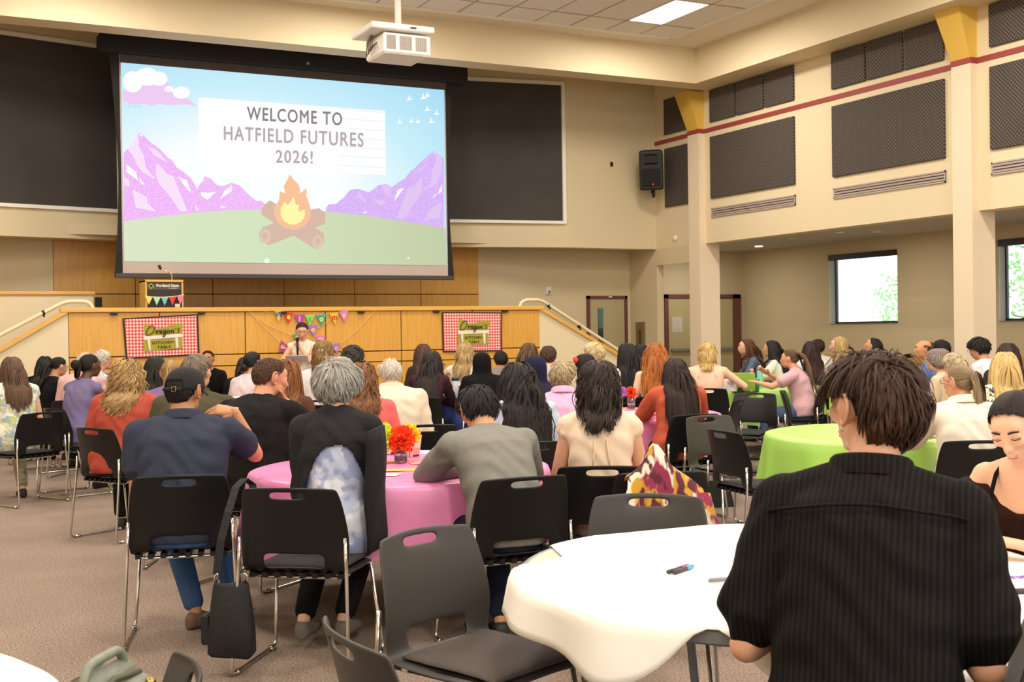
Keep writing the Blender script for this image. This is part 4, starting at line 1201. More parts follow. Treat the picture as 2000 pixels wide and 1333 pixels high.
# ---------------------------------------------------------------- people: one grown body surface, clothes, hair
def rx(a): c, s = math.cos(a), math.sin(a); return np.array([[1, 0, 0], [0, c, -s], [0, s, c]])
def ry(a): c, s = math.cos(a), math.sin(a); return np.array([[c, 0, s], [0, 1, 0], [-s, 0, c]])
def rz(a): c, s = math.cos(a), math.sin(a); return np.array([[c, -s, 0], [s, c, 0], [0, 0, 1]])
def unit(v): return v / (np.linalg.norm(v) + 1e-12)

class Blob:
    """gathers overlapping closed solids that the voxel remesher then grows into one skin"""
    def __init__(s): s.V, s.F, s.n = [], [], 0
    def add(s, V, F):
        s.V.append(V); s.F += [tuple(i + s.n for i in f) for f in F]; s.n += len(V)
    def ell(s, c, r, M=None, nu=16, nv=10):
        V, F = sphere(nu, nv)
        V = V * np.asarray(r, float)
        if M is not None: V = V @ M.T
        s.add(V + np.asarray(c, float), F)
    def cap(s, a, b, ra, rb, flat=(1, 1), nu=14, ends=4):
        """tapered round-ended limb from a to b; flat=(wide, deep) squashes the section"""
        a, b = np.asarray(a, float), np.asarray(b, float)
        d = unit(b - a)
        u = unit(np.cross(d, [0, 0, 1.0] if abs(d[2]) < 0.95 else [0, 1.0, 0])); w = np.cross(d, u)
        rings = [(a, ra * math.sin(t), -ra * math.cos(t)) for t in np.linspace(0.15, math.pi / 2, ends)] + [(b, rb * math.cos(t), rb * math.sin(t)) for t in np.linspace(0, math.pi / 2 - 0.15, ends)]
        V = []
        th = np.linspace(0, 2 * math.pi, nu, endpoint=False)
        for p, r, off in rings:
            V.append(p + d * off + r * (np.cos(th)[:, None] * u * flat[0] + np.sin(th)[:, None] * w * flat[1]))
        V = np.concatenate(V)
        n = len(rings)
        F = [(i * nu + j, i * nu + (j + 1) % nu, (i + 1) * nu + (j + 1) % nu, (i + 1) * nu + j) for i in range(n - 1) for j in range(nu)]
        F += [tuple(range(nu))[::-1], tuple(range((n - 1) * nu, n * nu))]
        s.add(V, F)
    def loft(s, rings, nu=28, p=2.3):
        """rings: (centre, right, forward, half width, half depth) joined to a closed trunk"""
        V = []
        th = np.linspace(0, 2 * math.pi, nu, endpoint=False)
        ct, st_ = np.cos(th), np.sin(th)
        ct, st_ = np.sign(ct) * abs(ct) ** (2 / p), np.sign(st_) * abs(st_) ** (2 / p)
        for c, r, f, a, b in rings:
            V.append(c + a * ct[:, None] * r + b * st_[:, None] * f)
        V = np.concatenate(V); n = len(rings)
        F = [(i * nu + j, i * nu + (j + 1) % nu, (i + 1) * nu + (j + 1) % nu, (i + 1) * nu + j) for i in range(n - 1) for j in range(nu)]
        F += [tuple(range(nu))[::-1], tuple(range((n - 1) * nu, n * nu))]
        s.add(V, F)

JOBS = []
def grow(blob, voxel, smooth=4, post=None):
    """queue a remesh; all of them are evaluated together"""
    JOBS.append([np.concatenate(blob.V), blob.F, voxel, smooth, post, None])
    return len(JOBS) - 1
def run_jobs():
    tmp = []
    for V, F, vx, sm, post, _ in JOBS:
        me = bpy.data.meshes.new('grow')
        me.from_pydata(V.tolist(), [], F)
        o = bpy.data.objects.new('grow', me); COL.objects.link(o)
        r = o.modifiers.new('r', 'REMESH'); r.mode = 'VOXEL'; r.voxel_size = vx; r.use_smooth_shade = True
        if sm:
            q = o.modifiers.new('s', 'SMOOTH'); q.factor = 0.5; q.iterations = sm
        tmp.append(o)
    dg = bpy.context.evaluated_depsgraph_get(); dg.update()
    for j, o in zip(JOBS, tmp):
        ev = o.evaluated_get(dg); me = ev.to_mesh()
        n = len(me.vertices); V = np.empty(n * 3, np.float32); me.vertices.foreach_get('co', V)
        V = V.reshape(-1, 3).astype(float)
        L = np.empty(len(me.loops), np.int32); me.loops.foreach_get('vertex_index', L)
        S = np.empty(len(me.polygons), np.int32); T = np.empty(len(me.polygons), np.int32)
        me.polygons.foreach_get('loop_start', S); me.polygons.foreach_get('loop_total', T)
        F = [tuple(L[a:a + b]) for a, b in zip(S.tolist(), T.tolist())]
        ev.to_mesh_clear()
        if j[4]: V, F = j[4](V, F)
        j[5] = (V, F)
    for o in tmp:
        me = o.data; bpy.data.objects.remove(o); bpy.data.meshes.remove(me)
def cut(V, F, keep):
    """drop the vertices where keep is False"""
    k = keep(V)
    idx = np.cumsum(k) - 1
    return V[k], [tuple(int(idx[i]) for i in f) for f in F if all(k[i] for i in f)]

def hand_solid(kind):
    """right hand: fingers along +y, back of the hand up (+z), thumb on -x side; wrist at the origin"""
    b = Blob()
    b.loft([(np.array([0, y, 0]), np.array([1., 0, 0]), np.array([0, 0, 1.]), w, t) for y, w, t in ((-0.02, 0.026, 0.021), (0.01, 0.028, 0.018), (0.045, 0.038, 0.016), (0.08, 0.041, 0.0145), (0.093, 0.037, 0.012))], 20, 2.6)
    curl = dict(relax=(0.30, 0.45, 0.30), flat=(0.05, 0.10, 0.08), grip=(1.15, 1.35, 0.7), pen=(0.75, 0.9, 0.35))[kind]
    for i, (x, l, r) in enumerate(((-0.030, (0.043, 0.025, 0.020), 0.0088), (-0.010, (0.048, 0.029, 0.021), 0.0090), (0.011, (0.045, 0.027, 0.020), 0.0086), (0.030, (0.035, 0.020, 0.018), 0.0076))):
        p = np.array([x, 0.082 - 0.006 * abs(i - 1.2), 0.002]); a = 0.0
        spread = (x + 0.0) * 1.8
        for k in range(3):
            a += curl[k] * (1 + 0.12 * (i - 1) + 0.05 * k)
            q = p + l[k] * np.array([math.sin(spread) * 0.6, math.cos(a), -math.sin(a)])
            b.cap(p, q, r * (1 - 0.08 * k), r * (0.93 - 0.1 * k), nu=10, ends=3)
            p = q
    c1 = dict(relax=(-0.052, 0.052, -0.018), flat=(-0.058, 0.05, -0.008), grip=(-0.035, 0.058, -0.040), pen=(-0.04, 0.062, -0.035))[kind]
    c2 = dict(relax=(-0.058, 0.084, -0.028), flat=(-0.075, 0.08, -0.012), grip=(-0.012, 0.082, -0.050), pen=(-0.028, 0.092, -0.045))[kind]
    b.cap((-0.022, 0.014, -0.006), c1, 0.0145, 0.0108, nu=10, ends=3)
    b.cap(c1, c2, 0.0105, 0.0085, nu=10, ends=3)
    return b
HAND = {k: grow(hand_solid(k), 0.0036, 2) for k in ('relax', 'flat', 'grip', 'pen')}
HANDLO = {k: grow(hand_solid(k), 0.0052, 1) for k in ('relax', 'flat', 'grip', 'pen')}

def head_solid(b, c, M, s=1.0, fem=False, ears=True, fat=0.0):
    """cranium, jaw, nose, lips, brow and ears in the head frame (x right, y face, z up) placed at c"""
    def P(x, y, z): return c + M @ (np.array([x, y, z]) * s)
    def E(p, r, A=None): b.ell(P(*p), np.array(r) * s, M if A is None else M @ A)
    E((0, -0.010, 0.012), (0.0755, 0.0965, 0.088))
    E((0, 0.018, 0.0), (0.067, 0.074, 0.075))
    jw = 0.052 if fem else 0.057
    E((0, 0.022, -0.062), (jw + fat * .012, 0.060 + fat * .006, 0.046))
    E((0, 0.060, -0.093), (0.022 if fem else 0.028, 0.022, 0.020))
    E((0, 0.070, 0.030), (0.052, 0.020, 0.030))
    for q in (-1, 1):
        E((q * 0.034, 0.066, -0.020), (0.026, 0.022, 0.022))
        E((q * 0.026, 0.082, 0.016), (0.020, 0.010, 0.007))
        E((q * 0.050, 0.000, -0.068), (0.014, 0.032, 0.026), rx(0.5))
        E((q * 0.0115, 0.098, -0.040), (0.0085, 0.0095, 0.0075))
        if ears:
            A = rz(-q * 0.45) @ ry(q * 0.12) @ rx(-0.12)
            E((q * 0.084, -0.012, -0.010), (0.0115, 0.020, 0.034), A)
            E((q * 0.078, -0.006, -0.036), (0.006, 0.010, 0.012), A)
    b.cap(P(0, 0.088, 0.008), P(0, 0.109, -0.036), 0.0085 * s, 0.0115 * s, nu=10, ends=3)
    E((0, 0.089, -0.0645), (0.023, 0.010, 0.0062)); E((0, 0.086, -0.0745), (0.020, 0.010, 0.0066))

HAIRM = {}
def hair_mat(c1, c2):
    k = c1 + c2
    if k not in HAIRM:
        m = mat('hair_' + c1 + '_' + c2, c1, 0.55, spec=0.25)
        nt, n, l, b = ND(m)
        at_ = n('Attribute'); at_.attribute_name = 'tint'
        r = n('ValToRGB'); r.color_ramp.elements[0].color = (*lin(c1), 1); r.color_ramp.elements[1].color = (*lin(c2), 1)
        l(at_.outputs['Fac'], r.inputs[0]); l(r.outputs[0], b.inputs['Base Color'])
        HAIRM[k] = m
    return HAIRM[k]

def locks_mesh(P, W, tint, c=None):
    """P: (n locks, k points, 3); W: (n, k) half widths -> tapered gutter-shaped locks facing outwards"""
    n, k, _ = P.shape
    T = np.gradient(P, axis=1); T /= np.linalg.norm(T, axis=2, keepdims=True) + 1e-9
    ref = P - (P.mean(axis=(0, 1)) if c is None else c); ref[..., 2] *= 0.25
    B = ref - T * (ref * T).sum(-1, keepdims=True); B /= np.linalg.norm(B, axis=2, keepdims=True) + 1e-9
    A = np.cross(T, B)
    w = W[..., None]
    ring = np.stack([P + A * w - B * w * 0.35, P + B * w * 0.35, P - A * w - B * w * 0.35], axis=2)   # n,k,3,3
    V = ring.reshape(-1, 3)
    base = (np.arange(n) * k * 3)[:, None, None] + (np.arange(k - 1) * 3)[None, :, None]
    j = np.arange(2)[None, None, :]
    F = np.stack([base + j, base + j + 1, base + 4 + j, base + 3 + j], axis=-1).reshape(-1, 4)
    return V, F.tolist(), np.repeat(tint, k * 3)

def hairline(phi):
    """lowest elevation of hair roots for an azimuth phi from the face (radians)"""
    return np.interp(np.degrees(np.abs(phi)), [0, 25, 45, 62, 80, 95, 115, 180], np.radians([44, 42, 34, 16, 2, -16, -36, -44]))

def make_hair(o, c, M, rg, style, n, col, s=1.0, length=0.3, vol=1.0, curl=0.0, cfreq=40, wid=0.006, part=0.0, gather=None, tail=0.0, tailw=0.03, bald=0.0, torso=None, fringe=0.0, steps=11, bunr=0.0, mess=0.12, back=0.0, maxel=9.0, sidelen=0.5, napelen=0.8, thick=None, ragged=0.3, earclear=None):
    """grows hair locks from the scalp: 'down' falls, 'short' lies back, 'pulled' runs to a gather point with a tail or bun"""
    rad = np.array([0.0785, 0.1, 0.092]) * s
    c = c + M @ (np.array([0, -0.010, 0.010]) * s)
    i = np.arange(n * 3) + 0.5
    zf = 1 - 2 * i / (n * 3); th = math.pi * (1 + 5 ** 0.5) * i
    U = np.stack([np.sqrt(1 - zf ** 2) * np.cos(th), np.sqrt(1 - zf ** 2) * np.sin(th), zf], 1)
    U += rg.normal(size=U.shape) * 0.04; U /= np.linalg.norm(U, axis=1)[:, None]
    phi = np.arctan2(U[:, 0], U[:, 1]); el = np.arcsin(np.clip(U[:, 2], -1, 1))
    keep = (el > hairline(phi) + 0.02) & (el < maxel)
    if bald:
        top = (U[:, 2] > 0.95 - bald * 0.75) & (U[:, 1] > -0.75 + 0.4 * (1 - bald))
        keep &= ~top
    U = U[keep]
    if len(U) > n: U = U[rg.permutation(len(U))[:n]]
    n = len(U)
    q = U * 1.02
    down_w = np.array([0, 0, -1.0])
    down_l = M.T @ down_w
    side = np.sign(U[:, 0] - part); side[side == 0] = 1
    lay = rg.random(n)
    L = length * (1.12 - ragged + ragged * rg.random(n))
    if style == 'short':
        ph0 = np.abs(np.arctan2(U[:, 0], U[:, 1])); e0 = np.arcsin(np.clip(U[:, 2], -1, 1))
        L = L * np.where(ph0 < 2.0, np.interp(e0, [-0.2, 0.3, 1.0], [sidelen * 0.7, sidelen, 1.0]), 1.0) * np.where((ph0 >= 2.0) & (e0 < -0.1), napelen, 1.0)
    if thick is None: thick = 0.10 + 0.10 * vol
    if style == 'down':
        d = np.stack([side * (0.65 + 0 * lay), -0.55 - 0.8 * back - 0 * lay, 0.15 + 0 * lay], 1)
        d[U[:, 1] < -0.2] = np.array([0, -0.6, -0.2])
        d[:, 0] += 0.5 * U[:, 0]
    elif style == 'short':
        crown = unit(np.array([part, -0.55, 0.85]))
        d = U - crown[None, :]
        d[:, 1] -= back
    else:
        G = unit(np.array(gather, float))
        d = G[None, :] - U
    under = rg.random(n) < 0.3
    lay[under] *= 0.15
    sm = np.stack([np.sin(9 * U[:, 1] + 7 * U[:, 2] + 1.3) , np.sin(8 * U[:, 0] - 6 * U[:, 2]), np.sin(7 * U[:, 0] + 9 * U[:, 1] + 2)], 1)
    d += sm * mess * 0.9 + rg.normal(size=d.shape) * mess * 0.35
    wl = wid * (0.75 + 0.5 * rg.random(n)) * np.where(under, 2.2, 1.0)
    P = np.zeros((n, steps, 3)); W_ = np.zeros((n, steps))
    ph = 3.0 * sm[:, 0] + 2.0 * sm[:, 1] + rg.random(n) * 1.6
    wrad = rad
    pos = (q * wrad)
    lift = 0.002 + 0.011 * lay * vol
    if style == 'pulled':
        for k in range(steps):
            t = k / (steps - 1)
            uu = U * (1 - t) + G * t + 0.001; 
            om = np.arccos(np.clip((U * G).sum(1), -1, 1))[:, None] + 1e-4
            uu = (np.sin((1 - t) * om) * U + np.sin(t * om) * G) / np.sin(om)
            h = 1.02 + 0.05 * vol * np.sin(math.pi * min(1, t * 1.02)) * (0.4 + lay[:, None] * .6)
            P[:, k] = uu * h * wrad
            W_[:, k] = wl * (1.1 - 0.55 * t)
        P = P @ M.T + c
    else:
        pw = pos @ M.T + c
        dirv = d @ M.T
        Nn = (U / wrad) ; Nn /= np.linalg.norm(Nn, axis=1)[:, None]; Nn = Nn @ M.T
        dirv = dirv - Nn * (dirv * Nn).sum(1, keepdims=True) * (0.75 if style == 'short' else 1)
        dirv /= np.linalg.norm(dirv, axis=1)[:, None] + 1e-9
        if style == 'short': dirv += Nn * (0.04 + 0.22 * vol * lay[:, None])
        else: dirv += Nn * 0.06 * vol
        P[:, 0] = pw - Nn * 0.004
        g = 0.75 if style == 'down' else 0.22
        for k in range(1, steps):
            dirv = dirv + down_w * g * (1.0 if k > 1 else 0.4) + rg.normal(size=dirv.shape) * mess * 0.10 + np.roll(sm, k % 3, axis=1) * mess * 0.22
            dirv /= np.linalg.norm(dirv, axis=1)[:, None]
            pw = pw + dirv * (L / (steps - 1))[:, None]
            # stay outside the skull
            lq = ((pw - c) @ M) / (wrad + lift[:, None] + 0.004)
            rr = np.linalg.norm(lq, axis=1); ins = rr < 1
            lq[ins] /= rr[ins][:, None]
            if style == 'short':
                lim = 1 + thick * (0.35 + 0.65 * lay); out_ = rr > lim
                lq[out_] *= (lim / np.maximum(rr, 1e-6))[out_][:, None]
            else:
                lim = 1.08 + 0.16 * vol; out_ = (rr > lim) & (lq[:, 2] > -0.3)
                lq[out_] *= (lim / np.maximum(rr, 1e-6))[out_][:, None]
            # keep the face clear
            if style == 'down':
                face = (lq[:, 1] > 0.45) & (lq[:, 2] < 0.45)
                sgn = np.sign(lq[:, 0]); sgn[sgn == 0] = 1
                mv = face & (np.abs(lq[:, 0]) < 0.85 - fringe)
                lq[mv, 0] = sgn[mv] * (0.85 - fringe)
            pw = (lq * (wrad + lift[:, None] + 0.004)) @ M.T + c
            if torso is not None:
                pw = torso(pw, lay)
            P[:, k] = pw
            W_[:, k] = wl
        if earclear is not None:
            lq = ((P - c) @ M) / rad
            bad = ((np.abs(lq[..., 0]) > 0.72) & (lq[..., 1] > -0.42) & (lq[..., 1] < 0.65) & (lq[..., 2] < earclear)).any(axis=1)
            P, W_, lay, wl, ph, L, sm = P[~bad], W_[~bad], lay[~bad], wl[~bad], ph[~bad], L[~bad], sm[~bad]
            n = len(P)
        W_[:, 0] = wl * 0.9
        tp = np.linspace(0, 1, steps)
        W_ *= (1 - 0.75 * np.clip((tp - 0.55) / 0.45, 0, 1) ** 1.5)[None, :]
        if curl:
            tt = np.linspace(0, 1, steps)[None, :] * L[:, None]
            ax1 = np.cross(np.gradient(P, axis=1), np.array([0, 0, 1.0])); ax1 /= np.linalg.norm(ax1, axis=2, keepdims=True) + 1e-6
            ax2 = np.stack([P[..., 0] - c[0], P[..., 1] - c[1], 0 * P[..., 2]], -1); ax2 /= np.linalg.norm(ax2, axis=2, keepdims=True) + 1e-6
            amp = curl * np.clip(tt / (0.25 * L[:, None] + .01), 0, 1)
            P = P + ax1 * (amp * np.sin(cfreq * tt + ph[:, None]))[..., None] + ax2 * (amp * np.cos(cfreq * tt + ph[:, None]))[..., None]
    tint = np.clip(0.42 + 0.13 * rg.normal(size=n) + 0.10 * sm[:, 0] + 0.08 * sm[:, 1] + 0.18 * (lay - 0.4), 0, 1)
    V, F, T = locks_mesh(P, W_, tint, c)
    VV, FF, TT = [V], F, [T]
    nv = len(V)
    # tail or bun from the gather point
    if style == 'pulled':
        g0 = c + M @ (G * wrad * 1.12); gd = unit(M @ G)
        if tail:
            k2 = steps + 3; nt_ = max(60, n // 2)
            a = rg.random(nt_) * 6.28; rr_ = np.sqrt(rg.random(nt_)) * tailw
            e1 = unit(np.cross(gd, [0, 0, 1.0])); e2 = np.cross(gd, e1)
            off = np.cos(a)[:, None] * e1 + np.sin(a)[:, None] * e2
            Pt = np.zeros((nt_, k2, 3)); dirv = np.tile(gd * 0.8 + np.array([0, 0, 0.1]), (nt_, 1)); pw = np.tile(g0 - gd * 0.012, (nt_, 1)) + off * rr_[:, None] * 0.3
            Lt = tail * (0.8 + 0.35 * rg.random(nt_))
            for k in range(k2):
                Pt[:, k] = pw + off * (rr_ * min(1, 0.35 + k / 4))[:, None]
                dirv = dirv + down_w * 0.42; dirv /= np.linalg.norm(dirv, axis=1)[:, None]
                pw = pw + dirv * (Lt / (k2 - 1))[:, None]
                if torso is not None: pw = torso(pw, rr_ / tailw)
            if curl:
                tt = np.linspace(0, 1, k2)[None, :] * Lt[:, None]; ph2 = rg.random(nt_)[:, None] * 6.28
                Pt[..., 0] += curl * np.sin(cfreq * tt + ph2); Pt[..., 1] += curl * np.cos(cfreq * tt + ph2)
            Wt = np.tile(wid * (1.15 - 0.8 * np.linspace(0, 1, k2) ** 2), (nt_, 1))
            V2, F2, T2_ = locks_mesh(Pt, Wt, np.clip(0.45 + 0.16 * rg.normal(size=nt_), 0, 1))
            VV.append(V2); FF = FF + [tuple(x + nv for x in f) for f in F2]; TT.append(T2_); nv += len(V2)
        if bunr:
            bc = g0 + gd * bunr * 0.7; nb = 120; k2 = 12
            Pt = np.zeros((nb, k2, 3))
            for k in range(nb):
                ax = unit(rg.normal(size=3)); e1 = unit(np.cross(ax, rg.normal(size=3))); e2 = np.cross(ax, e1)
                off = rg.normal() * 0.35
                t = np.linspace(0, 4.2, k2) + rg.random() * 6
                rr_ = math.sqrt(max(0.05, 1 - min(.95, off ** 2)))
                Pt[k] = bc + bunr * (ax * off + rr_ * (np.cos(t)[:, None] * e1 + np.sin(t)[:, None] * e2))
            V2, F2, T2_ = locks_mesh(Pt, np.full((nb, k2), max(wid, bunr * 0.13)), np.clip(0.4 + 0.16 * rg.normal(size=nb), 0, 1))
            VV.append(V2); FF = FF + [tuple(x + nv for x in f) for f in F2]; TT.append(T2_); nv += len(V2)
            sv, sf = sphere(14, 10)
            VV.append(sv * bunr * 0.9 + bc); FF = FF + [tuple(x + nv for x in f) for f in sf]; TT.append(np.full(len(sv), 0.15)); nv += len(sv)
    # scalp shell under the locks
    sv, sf = sphere(40, 26)
    phs = np.arctan2(sv[:, 0], sv[:, 1]); els = np.arcsin(np.clip(sv[:, 2], -1, 1))
    ok = els > hairline(phs) - 0.02
    if bald: ok &= ~((sv[:, 2] > 0.95 - bald * 0.75) & (sv[:, 1] > -0.75 + 0.4 * (1 - bald)))
    sw = (sv * (wrad * 1.015 + 0.0015)) @ M.T + c
    sf = [f for f in sf if all(ok[i] for i in f)]
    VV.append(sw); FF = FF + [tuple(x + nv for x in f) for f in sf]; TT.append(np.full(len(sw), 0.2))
    return np.concatenate(VV), FF, np.concatenate(TT)

def ik(S, Wt, a, b, pole):
    d = Wt - S; L = np.linalg.norm(d)
    if L > (a + b) * 0.995: Wt = S + d / L * (a + b) * 0.995; d = Wt - S; L = np.linalg.norm(d)
    x = (a * a - b * b + L * L) / (2 * L); h = math.sqrt(max(1e-6, a * a - x * x))
    u = d / L; p = np.asarray(pole, float); p = unit(p - u * (p @ u))
    return S + u * x + p * h, Wt

SKIN = {}
def skin(c):
    if c not in SKIN:
        SKIN[c] = mat('skin_' + c, c, 0.5, spec=0.3, bump=(140, 0.03), var=(c, 8, 0.4, 0.6))
        SKIN[c].node_tree.nodes['Principled BSDF'].inputs['Subsurface Weight'].default_value = 0.06
    return SKIN[c]
SK_L, SK_M, SK_T, SK_D = 'e6b496', 'd39b78', 'b98158', '74482f'
def fabric(c, rough=0.85):
    return mat('fabric_' + c, c, rough, bump=(8, 0.7, (1, 1, 0.6)), spec=0.12)

PEOPLE = []
def person(px, d, label, rel=0, face=None, top=None, hs=0.46, lean=8, hunch=12, yaw=0, pitch=0, roll=0, w=1.0, fem=True, sk=SK_L, shirt='888888', sleeve='short', trousers='2a2c34',
           hair=None, armL='lap', armR='lap', legs='sit', vox=0.016, near=False, shoe='222222', loose=0.0, chair_=True, chair_rz=None, stand=False, collar=None, extra=None,
           shirt_mat=None, trouser_mat=None, post=None, tank=False, fat=0.0, group='people seated at the round tables', hand=('relax', 'relax'), scale=None, cgrey=False, clabel=None, twist=0, hem=None, xy=None, bust=0.0, neck_open=0.0, chair_off=0.0, byhead=True):
    """A person in their own frame: faces +y, right is +x, hips over the origin. px, d place them on the floor; top is the frame row of the crown."""
    x, y = xy if xy else floor_at(px, d)
    if face is None: face = rel - math.degrees(math.atan2(x, y))
    if chair_rz is not None: chair_rz = chair_rz - math.degrees(math.atan2(x, y))
    rg = np.random.default_rng(int(px * 7 + d * 131) % 100003)
    legz = 0.0
    hz = 0.545 if not stand else 0.86
    if scale is None:
        if top is not None:
            zt = at(px, top, d=d)[2]
            # crown height from hips for this lean: solved by two passes below
            scale = 1.0
        else: scale = 1.0; zt = None
    else: zt = None
    def spine(s):
        pts = [np.array([0, 0, hz])]; N = 12
        hs_ = np.linspace(-0.08, 0.54, N)
        P = []; p = np.array([0, -0.0, hz]); lastt = 0
        out = {}
        p = np.array([0.0, 0.0, hz]); prev = 0.0
        for t in np.linspace(0, 0.54, 19)[0:]:
            a = R(lean + hunch * (t / 0.54) ** 1.5)
            dt = (t - prev) * s; prev = t
            p = p + dt * np.array([0, math.sin(a), math.cos(a)])
            out[round(t, 3)] = (p.copy(), a)
        return out
    def frame(s, t, sp):
        if t <= 0: return np.array([0, 0, hz + t * s]), R(lean * 0.3)
        ks = sorted(sp); k = min(ks, key=lambda q: abs(q - t)); return sp[k]
    for _ in range(3):
        sp = spine(scale)
        nb, na = frame(scale, 0.54, sp)
        hd = nb + scale * (np.array([0, math.sin(na * 0.6), math.cos(na * 0.6)]) * 0.135 + np.array([0, 0.018, 0]))
        crown = hd[2] + 0.118 * min(scale, 1.05)
        if zt is not None:
            scale = float(np.clip(scale * (1 + (zt - crown) / (crown - hz)), 0.84, 1.16))
    if xy is None and byhead:
        # px names the column of the head: slide the seat sideways so that the head stands over it
        for _ in range(2):
            off = rz(R(face)) @ np.array([hd[0], hd[1], 0])
            th = math.atan2(*floor_at(px, d))
            lat = off[0] * math.cos(th) - off[1] * math.sin(th)
            fx_, fy_ = floor_at(px, d)
            x, y = fx_ - lat * math.cos(th), fy_ + lat * math.sin(th)
    s = scale
    hsz = min(1.06, max(0.93, s))
    HM = rz(R(yaw)) @ rx(R(pitch)) @ ry(R(roll))
    hc = hd + HM @ np.array([0, 0.012, 0.0])
    tw = rz(R(twist))
    def ring(t, a, b):
        p, an = frame(s, t, sp)
        k = max(0, t / 0.54)
        Rm = rz(R(twist) * k)
        return (p, Rm @ np.array([1.0, 0, 0]), Rm @ np.array([0, math.cos(an), -math.sin(an)]), a * w, b * (0.6 + 0.4 * w) * (1 + fat * 0.25))
    shw = (0.158 if fem else 0.182) * w
    if fem: prof = [(-0.10, .150, .11), (-0.04, .176, .125), (0.05, .176, .122), (0.15, .142, .10), (0.22, .135, .098), (0.31, .148, .108), (0.40, .155, .106), (0.46, .150, .085), (0.50, .112, .066), (0.53, .066, .054)]
    else: prof = [(-0.10, .150, .11), (-0.04, .172, .125), (0.05, .172, .122), (0.15, .158, .112), (0.22, .158, .112), (0.31, .170, .118), (0.40, .178, .116), (0.46, .172, .094), (0.50, .128, .072), (0.53, .072, .060)]
    if fat: prof = [(t, a * (1 + fat * (0.22 if 0 <= t < .34 else 0.1)), b * (1 + fat * 0.25)) for t, a, b in prof]
    rings = [ring(*q) for q in prof]
    body = Blob()
    body.loft(rings)
    shl, an_s = frame(s, 0.455, sp)
    fwd = np.array([0, math.cos(an_s), -math.sin(an_s)]); upv = np.array([0, math.sin(an_s), math.cos(an_s)])
    arms = []
    for q, spec, hk in ((-1, armL, hand[0]), (1, armR, hand[1])):
        S = shl + tw @ (np.array([q * (shw + 0.004), 0, 0])) * 1.0 + upv * 0.005
        S[0] *= 1.0
        if isinstance(spec, str):
            W_, pole, nrm = dict(lap=((q * 0.10, 0.27, 0.66), (q * 0.6, -0.7, -0.4), (0, 0, 1)), table=((q * 0.14, 0.44, 0.792), (q * 1.0, -0.5, -0.7), (0, 0, 1)),
                                 fold=((q * -0.02, 0.36, 0.79), (q * 1.0, -0.1, -0.5), (0, 0, 1)), chin=((q * 0.05, 0.26, 1.02 * s), (q * 0.9, 0.1, -0.9), (0, 1, 0.2)),
                                 side=((q * 0.26, 0.10, 0.60), (q * 0.5, -1.0, 0), (q * 1, 0, 0.3)), up=((q * 0.16, 0.34, 1.02), (q * 1, -0.2, -0.9), (q * .3, -.2, 1)),
                                 wide=((q * 0.30, 0.40, 0.795), (q * 1.0, -0.4, -0.5), (0, 0, 1)), back=((q * 0.20, -0.05, 0.62), (q * 1.0, -0.8, 0.2), (0, 0, 1)))[spec]
        else: W_, pole, nrm = spec[:3]
        ua, fa = 0.285 * s, 0.245 * s
        E_, Wp = ik(S, np.array(W_, float), ua, fa, pole)
        hd_ = unit(np.array(spec[3], float)) if not isinstance(spec, str) and len(spec) > 3 else None
        arms.append((q, S, E_, Wp, np.array(nrm, float), hk, hd_))
        k = (0.92 if fem else 1.06) * (0.85 + 0.15 * w) * (1 + fat * .12)
        body.ell(S, (0.054 * k, 0.052 * k, 0.056 * k))
        body.cap(S, E_, 0.049 * k, 0.038 * k); body.cap(E_, E_ + (Wp - E_) * 0.35, 0.039 * k, 0.038 * k); body.cap(E_ + (Wp - E_) * 0.35, Wp, 0.038 * k, 0.0255 * k)
        body.cap(frame(s, 0.50, sp)[0] + np.array([q * 0.03, -0.01, 0]), S, 0.052 * k, 0.046 * k)
    # neck and head
    nk0 = frame(s, 0.50, sp)[0] + np.array([0, -0.006, 0])
    nk1 = hc + HM @ np.array([0, -0.022, -0.062])
    body.cap(nk0, nk1, (0.052 if fem else 0.062) + fat * .008, (0.048 if fem else 0.057) + fat * .008)
    if bust:
        pb, ab = frame(s, 0.33, sp)
        for q in (-1, 1): body.ell(pb + np.array([q * 0.07, 0.085 + .02 * bust, 0]), (0.06, 0.046 * bust, 0.055))
    head_solid(body, hc, HM, hsz, fem, True, fat)
    # legs
    lg = []
    for q in (-1, 1):
        H_ = np.array([q * 0.092 * w, 0.01, hz])
        if stand: K, A, T = np.array([q * 0.09, 0.015, 0.46]), np.array([q * 0.09, -0.01, 0.085]), np.array([q * 0.11, 0.15, 0.03])
        elif legs == 'sit': K, A, T = np.array([q * 0.12, 0.44, 0.50]), np.array([q * 0.115, 0.40, 0.085]), np.array([q * 0.14, 0.55, 0.03])
        elif legs == 'tuck': K, A, T = np.array([q * 0.12, 0.43, 0.49]), np.array([q * 0.07, 0.10, 0.10]), np.array([q * 0.09, 0.24, 0.03])
        elif legs == 'cross': K, A, T = np.array([q * 0.10, 0.43, 0.50 + 0.0 * q]), np.array([-q * 0.05, 0.36 + 0.06 * q, 0.085]), np.array([-q * 0.04, 0.50 + .06 * q, 0.03])
        else:
            K, A, T = [np.array(v, float) for v in legs[0 if q < 0 else 1]]
        lg.append((H_, K, A, T))
        kk = 0.95 + 0.1 * (w - 1) + 0.1 * fat
        body.cap(H_, K, 0.085 * kk, 0.056 * kk); body.cap(K, K + (A - K) * 0.35, 0.056 * kk, 0.054 * kk); body.cap(K + (A - K) * 0.35, A, 0.054 * kk, 0.031)
        body.cap(A + np.array([0, -0.005, -0.03]), T + np.array([0, 0, 0.004]), 0.026, 0.016)
    jb = grow(body, vox, 2)
    # shirt
    inf = 0.012 + loose
    top_ = Blob()
    h0 = hem if hem is not None else -0.07
    pr = [q for q in prof if q[0] >= h0 - 1e-6]
